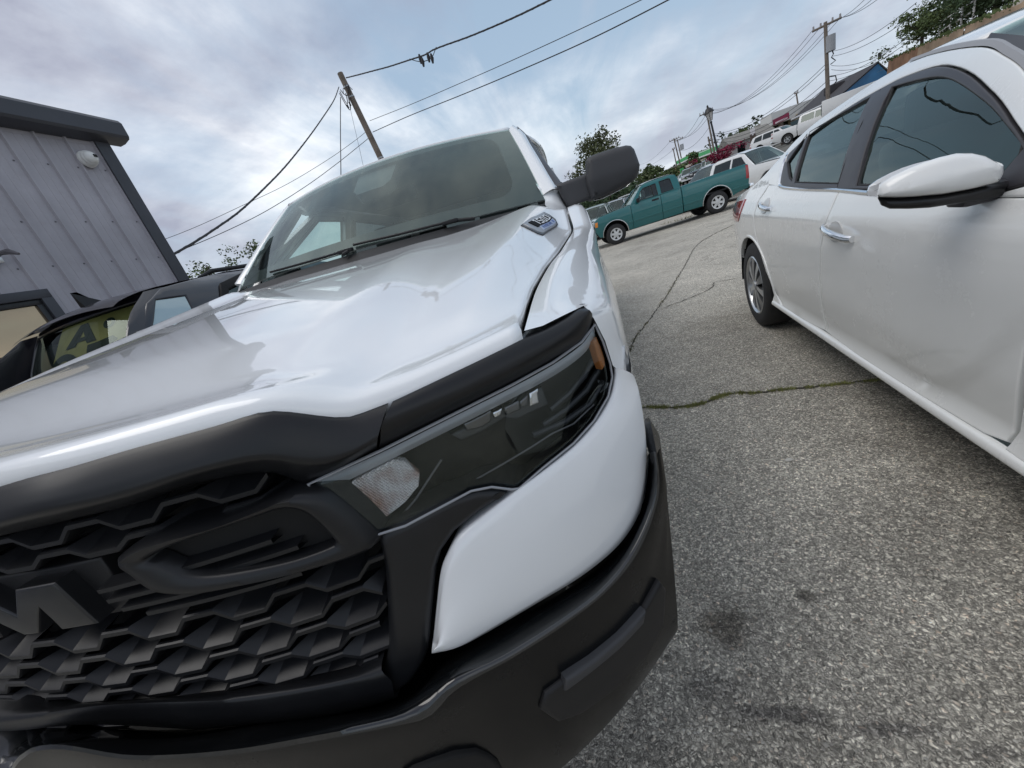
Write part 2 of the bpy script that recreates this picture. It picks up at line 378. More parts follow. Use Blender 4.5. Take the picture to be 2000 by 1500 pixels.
# ------------------------------------------------------------------ ground
def asphalt_material():
    m = bpy.data.materials.new('weathered_asphalt'); m.use_nodes = True; nt = m.node_tree; b = nt.nodes['Principled BSDF']; L = nt.links
    def n(t, **kw):
        o = nt.nodes.new(t)
        for k, v in kw.items():
            if k in o.inputs: o.inputs[k].default_value = v
            else: setattr(o, k, v)
        return o
    tc = n('ShaderNodeTexCoord'); v = tc.outputs['Object']
    wob = n('ShaderNodeTexNoise', Scale=60.0, Detail=2.0); L.new(v, wob.inputs['Vector'])
    ad = n('ShaderNodeMixRGB', blend_type='LINEAR_LIGHT'); ad.inputs[0].default_value = .012; L.new(v, ad.inputs[1]); L.new(wob.outputs['Color'], ad.inputs[2])
    def stones(scale, elems):
        vo = n('ShaderNodeTexVoronoi', Scale=scale, Randomness=1.0); L.new(ad.outputs[0], vo.inputs['Vector'])
        sp = n('ShaderNodeSeparateColor'); L.new(vo.outputs['Color'], sp.inputs[0])
        rp = n('ShaderNodeValToRGB'); cr = rp.color_ramp; cr.interpolation = 'LINEAR'
        cr.elements[0].position = elems[0][0]; cr.elements[0].color = (*elems[0][1], 1); cr.elements[1].position = elems[-1][0]; cr.elements[1].color = (*elems[-1][1], 1)
        for p, c in elems[1:-1]: e = cr.elements.new(p); e.color = (*c, 1)
        L.new(sp.outputs[0], rp.inputs[0]); return vo, rp, sp
    v1, c1, s1 = stones(150, [(0, (.035, .034, .033)), (.35, (.11, .107, .10)), (.65, (.20, .195, .180)), (.86, (.36, .35, .325)), (.95, (.56, .55, .51)), (1, (.36, .29, .24))])
    v2, c2, s2 = stones(340, [(0, (.035, .034, .033)), (.5, (.14, .136, .128)), (.85, (.33, .32, .30)), (1, (.62, .61, .58))])
    mx = n('ShaderNodeMixRGB'); mx.inputs[0].default_value = .45; L.new(c1.outputs[0], mx.inputs[1]); L.new(c2.outputs[0], mx.inputs[2])
    # dark binder between the stones
    gap = n('ShaderNodeMapRange'); gap.inputs['From Min'].default_value = .35; gap.inputs['From Max'].default_value = .75; gap.inputs['To Min'].default_value = 0; gap.inputs['To Max'].default_value = .55
    L.new(v1.outputs['Distance'], gap.inputs['Value'])
    mg = n('ShaderNodeMixRGB'); L.new(gap.outputs[0], mg.inputs[0]); L.new(mx.outputs[0], mg.inputs[1]); mg.inputs[2].default_value = (.07, .068, .064, 1)
    # broad patches of wear
    w = n('ShaderNodeTexNoise', Scale=.55, Detail=7.0, Roughness=.65); L.new(v, w.inputs['Vector'])
    wr = n('ShaderNodeMapRange'); wr.inputs['From Min'].default_value = .3; wr.inputs['From Max'].default_value = .7; wr.inputs['To Min'].default_value = .78; wr.inputs['To Max'].default_value = 1.32; L.new(w.outputs['Fac'], wr.inputs['Value'])
    w2 = n('ShaderNodeTexNoise', Scale=7.0, Detail=6.0, Roughness=.7); L.new(v, w2.inputs['Vector'])
    wr2 = n('ShaderNodeMapRange'); wr2.inputs['From Min'].default_value = .3; wr2.inputs['From Max'].default_value = .72; wr2.inputs['To Min'].default_value = .88; wr2.inputs['To Max'].default_value = 1.12; L.new(w2.outputs['Fac'], wr2.inputs['Value'])
    pm = n('ShaderNodeMath', operation='MULTIPLY'); L.new(wr.outputs[0], pm.inputs[0]); L.new(wr2.outputs[0], pm.inputs[1])
    mul = n('ShaderNodeMixRGB', blend_type='MULTIPLY'); mul.inputs[0].default_value = 1; L.new(mg.outputs[0], mul.inputs[1]); L.new(pm.outputs[0], mul.inputs[2])
    # hairline crazing of the old surface
    cw = n('ShaderNodeTexNoise', Scale=1.6, Detail=6.0); L.new(v, cw.inputs['Vector'])
    ca = n('ShaderNodeMixRGB', blend_type='LINEAR_LIGHT'); ca.inputs[0].default_value = .35; L.new(v, ca.inputs[1]); L.new(cw.outputs['Color'], ca.inputs[2])
    cv = n('ShaderNodeTexVoronoi', Scale=1.25, feature='DISTANCE_TO_EDGE'); L.new(ca.outputs[0], cv.inputs['Vector'])
    cl = n('ShaderNodeMapRange'); cl.inputs['From Min'].default_value = .0; cl.inputs['From Max'].default_value = .016; cl.inputs['To Min'].default_value = 1; cl.inputs['To Max'].default_value = 0; L.new(cv.outputs['Distance'], cl.inputs['Value'])
    area_ = n('ShaderNodeTexNoise', Scale=.32, Detail=2.0); L.new(v, area_.inputs['Vector'])
    am = n('ShaderNodeMapRange'); am.inputs['From Min'].default_value = .46; am.inputs['From Max'].default_value = .58; am.inputs['To Max'].default_value = .75; L.new(area_.outputs['Fac'], am.inputs['Value'])
    # crazing only beyond the bays where the cars stand
    sx = n('ShaderNodeSeparateXYZ'); L.new(v, sx.inputs[0])
    fy = n('ShaderNodeMapRange'); fy.inputs['From Min'].default_value = 3.0; fy.inputs['From Max'].default_value = 4.5; L.new(sx.outputs[1], fy.inputs['Value'])
    c3 = n('ShaderNodeMath', operation='MULTIPLY'); L.new(cl.outputs[0], c3.inputs[0]); L.new(am.outputs[0], c3.inputs[1])
    c4 = n('ShaderNodeMath', operation='MULTIPLY'); L.new(c3.outputs[0], c4.inputs[0]); L.new(fy.outputs[0], c4.inputs[1])
    mc = n('ShaderNodeMixRGB'); L.new(c4.outputs[0], mc.inputs[0]); L.new(mul.outputs[0], mc.inputs[1]); mc.inputs[2].default_value = (.045, .043, .04, 1)
    col = mc.outputs[0]
    # stains and broad darker patches on the surface (place, radius, colour, strength)
    for (x, y, rx, ry, c, k) in DARK_PATCHES:
        mp = n('ShaderNodeMapping'); mp.inputs['Location'].default_value = (-x/rx, -y/ry, 0); mp.inputs['Scale'].default_value = (1/rx, 1/ry, 0); L.new(v, mp.inputs[0])
        ln = n('ShaderNodeVectorMath', operation='LENGTH'); L.new(mp.outputs[0], ln.inputs[0])
        nz = n('ShaderNodeMath', operation='MULTIPLY_ADD'); L.new(w2.outputs['Fac'], nz.inputs[0]); nz.inputs[1].default_value = 1.6; nz.inputs[2].default_value = -.8
        sm = n('ShaderNodeMath', operation='ADD'); L.new(ln.outputs['Value'], sm.inputs[0]); L.new(nz.outputs[0], sm.inputs[1])
        rg = n('ShaderNodeMapRange'); rg.inputs['From Min'].default_value = .35; rg.inputs['From Max'].default_value = 1.0; rg.inputs['To Min'].default_value = k; rg.inputs['To Max'].default_value = 0; L.new(sm.outputs[0], rg.inputs['Value'])
        q = n('ShaderNodeMixRGB', blend_type='MULTIPLY'); L.new(rg.outputs[0], q.inputs[0]); L.new(col, q.inputs[1]); q.inputs[2].default_value = (*c, 1); col = q.outputs[0]
    gain = n('ShaderNodeMixRGB', blend_type='MULTIPLY'); gain.inputs[0].default_value = 1; L.new(col, gain.inputs[1]); gain.inputs[2].default_value = (ASPHALT_GAIN*1.04, ASPHALT_GAIN, ASPHALT_GAIN*.92, 1)
    L.new(gain.outputs[0], b.inputs['Base Color']); b.inputs['Roughness'].default_value = .85; b.inputs['Specular IOR Level'].default_value = .3
    inv = n('ShaderNodeMath', operation='MULTIPLY_ADD'); L.new(v1.outputs['Distance'], inv.inputs[0]); inv.inputs[1].default_value = -1.0; inv.inputs[2].default_value = 1
    hh = n('ShaderNodeMath', operation='MULTIPLY_ADD'); L.new(v2.outputs['Distance'], hh.inputs[0]); hh.inputs[1].default_value = -.4; L.new(inv.outputs[0], hh.inputs[2])
    hc = n('ShaderNodeMath', operation='MULTIPLY_ADD'); L.new(c4.outputs[0], hc.inputs[0]); hc.inputs[1].default_value = -2.0; L.new(hh.outputs[0], hc.inputs[2])
    bp = n('ShaderNodeBump'); bp.inputs['Strength'].default_value = .7; bp.inputs['Distance'].default_value = .005; L.new(hc.outputs[0], bp.inputs['Height']); L.new(bp.outputs[0], b.inputs['Normal'])
    return m
ASPHALT_GAIN = 2.3
DARK_PATCHES = [(1.16, .90, .10, .07, (.42, .40, .38), .9), (1.42, .98, .035, .03, (.35, .34, .33), .8), (2.35, 1.62, .55, .6, (.62, .61, .60), .8),
          (1.22, .685, .16, .022, (.35, .35, .38), .8), (1.42, .66, .12, .018, (.35, .35, .38), .7), (1.60, .625, .10, .02, (.4, .4, .42), .6), (1.10, .74, .10, .05, (.5, .5, .52), .6), (1.9, 1.2, .35, .3, (.72, .72, .72), .7), (1.05, .35, .4, .45, (.6, .6, .6), .8), (2.2, 3.6, .8, .35, (.75, .74, .72), .6)]
ASPH = asphalt_material()
def ground_z(x, y):
    """the lot falls away to the right; beyond it the land is level, so it climbs to the right seen from the lot"""
    k = min(1, max(0, (y-23)/14.0)); k = k*k*(3-2*k)
    return k*.095*max(-25, min(55, x))
def build_ground():
    xs = sorted(set([-900, -500, -250, -120, -60] + list(range(-40, 121, 4)) + [140, 200, 300, 500, 900]))
    ys = sorted(set([-400, -100, -40, -20, -8] + list(range(0, 121, 3)) + [140, 170, 210, 260, 330, 450, 700, 1200, 2000]))
    v = [(x, y, ground_z(x, y)-.003) for y in ys for x in xs]
    o = mesh_obj('ground', v, grid_faces(len(ys), len(xs)), mat('far_ground', (.13, .125, .11), .9, var=(.05, .35)), None)
    tag(o, 'wide ground running out beyond the parking lot', 'ground', kind='structure')
    n = 40; v = [(x, y, .004) for y in np.linspace(-14, 23.5, n) for x in np.linspace(-16, 34, n)]
    o = mesh_obj('parking_lot', v, grid_faces(n, n), ASPH, None)
    tag(o, 'old grey parking lot asphalt with pale stone chips showing', 'parking lot', kind='structure')
build_ground()
# cracks: sunken dark seams, with weeds in the two big ones
def ribbon(name, pts, w, m, z=.008, jit=.012, label=None, cat=None, seed=1, wv=.5):
    r = random.Random(seed); P = arc(np.array([(p[0], p[1], 0) for p in pts]), max(12, int(60*np.linalg.norm(np.array(pts[0][:2])-np.array(pts[-1][:2])))//2), True)
    v = []
    for i, p in enumerate(P):
        t = P[min(i+1, len(P)-1)]-P[max(i-1, 0)]; t /= np.linalg.norm(t)+1e-9; nn = np.array([-t[1], t[0], 0]); c = p+nn*r.uniform(-jit, jit)
        a = w*(1+r.uniform(-wv, wv)); v += [c+nn*a+np.array([0, 0, z]), c-nn*a+np.array([0, 0, z])]
    o = mesh_obj(name, v, [(2*i, 2*i+1, 2*i+3, 2*i+2) for i in range(len(P)-1)], m, None)
    return tag(o, label, cat, kind='structure')
CRACKM = mat('crack_soil', (.05, .046, .036), .95, var=(40, .5)); TAR = mat('tar_seam', (.07, .07, .074), .7, var=(30, .4))
crack_a = [(1.1207, 2.3214, 0), (1.17, 2.3294, 0), (1.3681, 2.2446, 0), (1.4839, 2.2426, 0), (1.5962, 2.2832, 0), (1.6766, 2.2957, 0), (1.7655, 2.2525, 0), (1.9373, 2.2242, 0), (2.0708, 2.1912, 0), (2.2022, 2.1706, 0), (2.3238, 2.146, 0), (2.5032, 2.1549, 0)]
crack_b = [(1.087, 2.9212, 0), (1.2813, 3.6934, 0), (1.5002, 4.236, 0), (1.7174, 4.7625, 0), (1.9518, 5.3459, 0), (2.2941, 6.2943, 0), (2.6372, 7.2281, 0), (3.1407, 8.6566, 0), (3.5198, 9.4833, 0)]
crack_c = [(1.7137, 4.6517, 0), (1.9618, 4.7412, 0), (2.2253, 4.8793, 0), (2.3976, 5.0371, 0), (2.4781, 5.2619, 0), (2.6168, 5.2139, 0), (2.7573, 5.1539, 0)]
crack_d = [(3.5198, 9.4833, 0), (4.0681, 10.2283, 0), (4.773, 10.9717, 0)]
ribbon('pavement_crack', crack_a, .006, CRACKM, label='weedy crack across the lot between the two white vehicles', cat='crack', seed=2)
ribbon('pavement_crack', crack_b, .006, CRACKM, label='long crack running away towards the green pickup', cat='crack', seed=3)
ribbon('pavement_crack', crack_c, .006, CRACKM, label='thin curling crack ending at the rear tyre of the white sedan', cat='crack', seed=4)
ribbon('pavement_crack', crack_d, .012, CRACKM, label='short crack just in front of the green pickup', cat='crack', seed=5)
def weeds(name, spans, label, seed, hgt=.02, mats=None):
    r = random.Random(seed); v = []; f = []
    for pts, dens, wd in spans:
        P = arc(np.array([(p[0], p[1], 0) for p in pts]), 200, True); ln = np.sum(np.linalg.norm(np.diff(P, axis=0), axis=1))
        for _ in range(int(dens*ln)):
            t = r.random()
            if math.sin(t*23+seed)+math.sin(t*57) < -.5: continue
            p = P[int(t*199)]+np.array([r.gauss(0, wd), r.gauss(0, wd), 0]); h = hgt*r.uniform(.35, 1.1); a = r.uniform(0, 6.28); w = h*.16; l = r.uniform(0, h*.9); la = r.uniform(0, 6.28)
            b = len(v); z = .006; dx, dy = math.cos(a)*w, math.sin(a)*w
            v += [(p[0]-dx, p[1]-dy, z), (p[0]+dx, p[1]+dy, z), (p[0]+l*math.cos(la), p[1]+l*math.sin(la), z+h)]; f.append((b, b+1, b+2))
    o = mesh_obj(name, v, f, mats or WEED, None, False)
    return tag(o, label, 'weeds', kind='stuff')
WEED = mat('moss_weed', (.24, .25, .09), .8, var=(25, .5))
DRYW = mat('dry_weed', (.20, .19, .10), .85, var=(25, .4))
weeds('weeds', [(crack_a[:7], 4500, .011), (crack_a[6:], 2500, .008)], 'low yellow green weeds in the crack beside the truck bumper', 3, .016)
weeds('weeds', [(crack_b[:3], 250, .012), (crack_b[3:6], 180, .016), (crack_d, 60, .03)], 'thin dry weeds along the crack leading to the green pickup', 5, .02, DRYW)
weeds('weeds', [([(4.4239, 18.6742, 0), (5.1058, 17.9614, 0), (5.7673, 18.1877, 0)], 60, .10)], 'tufts of grass on the ground under the green pickup', 6, .10, DRYW)
p = (1.6605, 1.6091, 0)
pb = MB(); pb.v = []; 
bm = bmesh.new(); bmesh.ops.create_icosphere(bm, subdivisions=2, radius=.014)
for v_ in bm.verts: v_.co = Vector((v_.co.x*1.2, v_.co.y*.8, v_.co.z*.4))*(1+rnd.uniform(-.15, .15))
bm.transform(Matrix.Translation((p[0], p[1], .008))); pb.add([v_.co[:] for v_ in bm.verts], [[v_.index for v_ in f_.verts] for f_ in bm.faces]); bm.free()
tag(pb.build('pebble', mat('white_stone', (.6, .58, .53), .8)), 'single pale pebble lying on the asphalt in front of the sedan', 'pebble')

def gravel():
    r = random.Random(77); v = []; f = []
    base = [Vector(q).normalized() for q in ((1, .1, .3), (-.3, 1, .2), (-.8, -.7, .25), (.4, -.9, .3), (0, .1, 1), (.1, 0, -.8))]; tri = [(0, 1, 4), (1, 2, 4), (2, 3, 4), (3, 0, 4), (1, 0, 5), (2, 1, 5), (3, 2, 5), (0, 3, 5)]
    for i in range(1500):
        d = .55+3.2*r.random()**1.6; a = math.radians(r.uniform(-5, 75)); x, y = CAM_LOC[0]+d*math.sin(a), CAM_LOC[1]+d*math.cos(a); s = r.uniform(.0015, .0042)*(1.6 if r.random() < .06 else 1)
        b = len(v); an = r.uniform(0, 6.28)
        for q in base: v.append((x+s*(q.x*math.cos(an)-q.y*math.sin(an))*r.uniform(.8, 1.5), y+s*(q.x*math.sin(an)+q.y*math.cos(an))*r.uniform(.8, 1.3), .005+s*q.z*.7))
        f += [tuple(b+k for k in t) for t in tri]
    tag(mesh_obj('gravel', v, f, mat('loose_grit', (.40, .38, .34), .9, var=(9, .6)), None, False), 'loose pale grit scattered over the asphalt beside the bumper', 'grit', kind='stuff')
gravel()

# ------------------------------------------------------------------ the white pickup in front
RM = Matrix([TRUCK_ROT[0]+[TRUCK_OFF[0]], TRUCK_ROT[1]+[TRUCK_OFF[1]], TRUCK_ROT[2]+[TRUCK_OFF[2]], [0, 0, 0, 1]])
RI = RM.inverted()
def LT(x, y, z): return tuple(RI @ Vector((x, y, z)))          # lot coordinates -> truck coordinates
ram = bpy.data.objects.new('pickup_truck', None); link(ram); ram.matrix_world = RM
tag(ram, 'large white pickup with black grille and black bumper filling the left of the view', 'pickup')
def fas(x): return .20+.36*abs(x)**3
def FS(d=0.0): return lambda x, z: np.array((x, fas(x)-d, z))
def both(o): mirror_tree(o, ram); return o
# ---- hood
GAP = [(.436, .869, 1.143), (.498, .862, 1.152), (.57, .86, 1.162), (.68, .861, 1.177), (.85, .873, 1.201), (1.0, .893, 1.222), (1.2, .911, 1.250), (1.4, .928, 1.278), (1.62, .915, 1.372)]
_gy = [g[0] for g in GAP]
def gap_x(y): return float(np.interp(y, _gy, [g[1] for g in GAP]))
def gap_z(y): return float(np.interp(y, _gy, [g[2] for g in GAP]))
EDGE = [(0, 1.152), (.3, 1.152), (.5, 1.153), (.6, 1.154), (.65, 1.150), (.672, 1.141), (.69, 1.131), (.71, 1.125), (.756, 1.127), (.804, 1.133), (.869, 1.143)]
def edge_z(x): return float(np.interp(abs(x), [e[0] for e in EDGE], [e[1] for e in EDGE]))
def sm(t): t = min(1, max(0, t)); return t*t*(3-2*t)
def hood_rear(x): return 1.655-.165*(1-(x/.83)**2)
def hood_z(x, y):
    ax = abs(x); base = 1.120+.212*(y-.30); s = min(1, max(0, (y-.3)/1.2))
    xc = .668-.30*s
    dome = (.030-.025*s)*(1-sm((ax-xc+.07)/.15))
    rg = .014*sm((y-.40)/.6)*math.exp(-((ax-.775)/.14)**2)
    valley = 0.0
    gx = gap_x(y); drop = base+.0-gap_z(y); x0 = .77
    f = sm((ax-x0)/(gx-x0+1e-6)) if ax > x0 else 0
    crown = (.060-.050*s)*max(0.0, .45-ax*ax)*sm((y-.3)/.25)
    return base+dome+crown+(rg+valley)*(1-f)-drop*f
def build_hood():
    n, m = 141, 56; rows = []
    lipz = [(-.002, -.030), (-.004, -.017), (-.0015, -.006)]
    for dy, dz in lipz:
        rows.append([(x, fas(x)+dy-.004, edge_z(x)+dz+.012) for x in np.linspace(-.869, .869, n)])
    for j in range(m):
        t = (j/(m-1)); row = []
        for i in range(n):
            r = -1+2*i/(n-1)
            y0 = fas(.869*r)+.006
            # walk back along the gap on each side
            xx = .869*r; yr = 1.0
            for _ in range(3):
                yr = hood_rear(min(.83, abs(xx))); y = y0+(yr-y0)*t; xx = r*gap_x(y)*.996
            z = hood_z(xx, y); e = edge_z(xx)+.013; k = sm((y-y0)/.16); z = e*(1-k)+z*k if k < 1 else z
            row.append((xx, y, z))
        rows.append(row)
    G = np.array(rows); V = G.reshape(-1, 3)
    o = mesh_obj('hood', V, grid_faces(len(rows), n), WHITE, ram, True, 60)
    md = o.modifiers.new('thickness', 'SOLIDIFY'); md.thickness = .012; md.offset = -1
    return o
build_hood()
# ---- fender and the body side back to the door
def fender_section(y):
    gx, gz = gap_x(y)+.004, gap_z(y)-.001; zb = .39+.0513+.0555*y-.0345
    d = abs(y-1.20); zl = zb+math.sqrt(max(0, .485**2-d*d)) if d < .485 else zb+.05
    k = sm((y-.5)/.5)
    side = .993+.012*k
    top = [(gx, y, gz-.012), (gx+.001, y, gz-.001), (gx+.03, y, gz+.002), (gx+.055, y, gz-.006), (max(gx+.07, .972), y, gz-.030), (side-.004, y, gz-.075), (side+.004, y, gz-.16)]
    zt = gz-.16; bul = .016*math.exp(-(d/.5)**2)*sm((y-.58)/.4)
    for q in (.33, .66, 1.0): zz = zt+(zl-zt)*q; top.append((side+.006+bul*q, y, zz))
    top.append((side-.03+bul, y, zl-.004))
    return top
def build_fender():
    front = [(0.87, 0.4331, 1.145), (0.8715, 0.4343, 1.1468), (0.891, 0.4507, 1.1453), (0.9148, 0.4716, 1.1487), (0.9399, 0.495, 1.1515), (0.9494, 0.5041, 1.1315), (0.9587, 0.5132, 1.0975), (0.9634, 0.5179, 1.0606)]
    front += [(.974, .535, 1.041), (.981, .550, 1.033), (.972, .565, 1.029)]
    s62 = fender_section(.62); gz = gap_z(.62)
    for i, (x_, z_) in enumerate(((.983, gz-.055), (.988, 1.075), (.990, 1.052), (.991, 1.040), (.991, 1.034), (.980, 1.029))): s62[5+i] = (x_, .62, z_)
    mid = [tuple(.5*(a+b) for a, b in zip(p, q)) for p, q in zip(front, s62)]
    rows = [front, s62]+[fender_section(y) for y in (.74, .86, 1.0, 1.1, 1.2, 1.3, 1.42, 1.54, 1.62, 1.66, 1.75, 1.84)]
    o = loft_obj('fender', rows, WHITE, ram, sub=3, resample=False, flip=True, angle=70)
    return both(o)
build_fender()
# ---- black header across the grille, and the eyebrow over each lamp
def build_header():
    top = [(0, 1.138), (.25, 1.139)]; R = []
    t0 = [(0, fas(0), 1.136), (.2, fas(.2), 1.137)]+[(0.4017, 0.2233, 1.1463), (0.4739, 0.2383, 1.1482), (0.5392, 0.2564, 1.1505), (0.5994, 0.2775, 1.15), (0.6347, 0.292, 1.1496), (0.6504, 0.299, 1.1455), (0.6665, 0.3066, 1.1372), (0.6919, 0.3192, 1.1228), (0.706, 0.3267, 1.1187), (0.7376, 0.3445, 1.1211)]
    t1 = [(0, fas(0)-.012, 1.128), (.2, fas(.2)-.012, 1.128)]+[(0.4165, 0.214, 1.1397), (0.4859, 0.2293, 1.1423), (0.5485, 0.2474, 1.1443), (0.6068, 0.2684, 1.1445), (0.6417, 0.2831, 1.1458), (0.657, 0.2901, 1.1421), (0.6725, 0.2975, 1.1335), (0.6953, 0.309, 1.1205), (0.7092, 0.3164, 1.1169), (0.7383, 0.3329, 1.1186)]
    t2 = [(0, fas(0)-.026, 1.102), (.2, fas(.2)-.026, 1.102)]+[(0.4258, 0.2018, 1.1214), (0.5146, 0.2231, 1.1193), (0.5859, 0.2464, 1.1216), (0.6303, 0.2641, 1.1189), (0.6497, 0.2727, 1.1137), (0.6645, 0.2796, 1.1043), (0.6801, 0.2873, 1.0959), (0.6958, 0.2953, 1.0928), (0.7127, 0.3043, 1.093), (0.7316, 0.315, 1.0991)]
    t3 = [(0, fas(0)-.020, 1.090), (.2, fas(.2)-.020, 1.090)]+[(0.4072, 0.2043, 1.1092), (0.4616, 0.2154, 1.1084), (0.5303, 0.2337, 1.1075), (0.5781, 0.2496, 1.1108), (0.6216, 0.2665, 1.1083), (0.645, 0.2766, 1.1011), (0.6614, 0.2842, 1.0885), (0.6806, 0.2935, 1.0823), (0.7027, 0.3049, 1.0838), (0.7246, 0.317, 1.0887)]
    t4 = [(0, fas(0)+.01, 1.080), (.2, fas(.2)+.01, 1.080)]+[(0.3389, 0.224, 1.0883), (0.4056, 0.234, 1.0897), (0.4872, 0.2516, 1.0902), (0.5424, 0.2674, 1.0946), (0.5918, 0.2846, 1.0906), (0.6195, 0.2956, 1.0798), (0.6377, 0.3034, 1.058), (0.6618, 0.3143, 1.062), (0.6823, 0.3243, 1.0667), (0.7069, 0.3372, 1.0725)]
    t5 = [(p[0], p[1]+.03, p[2]-.002) for p in t4]
    half = loft([[(p[0], p[1]+.03, p[2]) for p in t0], t0, t1, t2, t3, t4, t5], 60, 3)
    full = np.concatenate([half[:, :0:-1]*np.array([-1, 1, 1]), half], 1)
    mesh_obj('grille_header', full.reshape(-1, 3), grid_faces(full.shape[0], full.shape[1], flip=True), SATIN, ram, True, 60)
    a = [(0.7412, 0.3466, 1.1208), (0.7937, 0.38, 1.129), (0.8563, 0.4261, 1.1385), (0.8697, 0.4368, 1.1405), (0.8897, 0.4536, 1.1407), (0.9139, 0.4748, 1.1446), (0.9333, 0.4927, 1.1501), (0.9419, 0.5009, 1.1482)]
    b = [(0.743, 0.3337, 1.1197), (0.797, 0.3683, 1.1261), (0.8576, 0.4131, 1.1339), (0.8737, 0.4261, 1.1356), (0.8925, 0.442, 1.1371), (0.9163, 0.4629, 1.1413), (0.9355, 0.4807, 1.1477), (0.9441, 0.489, 1.147)]
    c = [(0.7345, 0.3206, 1.1058), (0.795, 0.3589, 1.1087), (0.8242, 0.3795, 1.1119), (0.8656, 0.4115, 1.1172), (0.9116, 0.4507, 1.1269), (0.9297, 0.4673, 1.1357), (0.9423, 0.4792, 1.144), (0.9464, 0.4831, 1.1462)]
    d = [(0.7236, 0.3244, 1.0883), (0.7888, 0.3647, 1.0955), (0.8506, 0.4095, 1.1029), (0.8962, 0.4471, 1.1101), (0.9289, 0.4765, 1.1178), (0.944, 0.4908, 1.1313), (0.947, 0.4938, 1.1379), (0.9477, 0.4944, 1.1415)]
    e = [(0.7112, 0.3355, 1.0729), (0.7805, 0.3772, 1.0832), (0.8452, 0.4233, 1.0913), (0.8927, 0.4621, 1.0985), (0.9287, 0.4944, 1.1068), (0.9456, 0.5103, 1.123), (0.9484, 0.5131, 1.1314), (0.9486, 0.5133, 1.1368)]
    rows = [[(p[0], p[1]+.03, p[2]) for p in a], a, b, c, d, e, [(p[0], p[1]+.03, p[2]) for p in e]]
    both(loft_obj('lamp_brow', rows, SATIN, ram, 50, 3, flip=True, angle=60))
build_header()
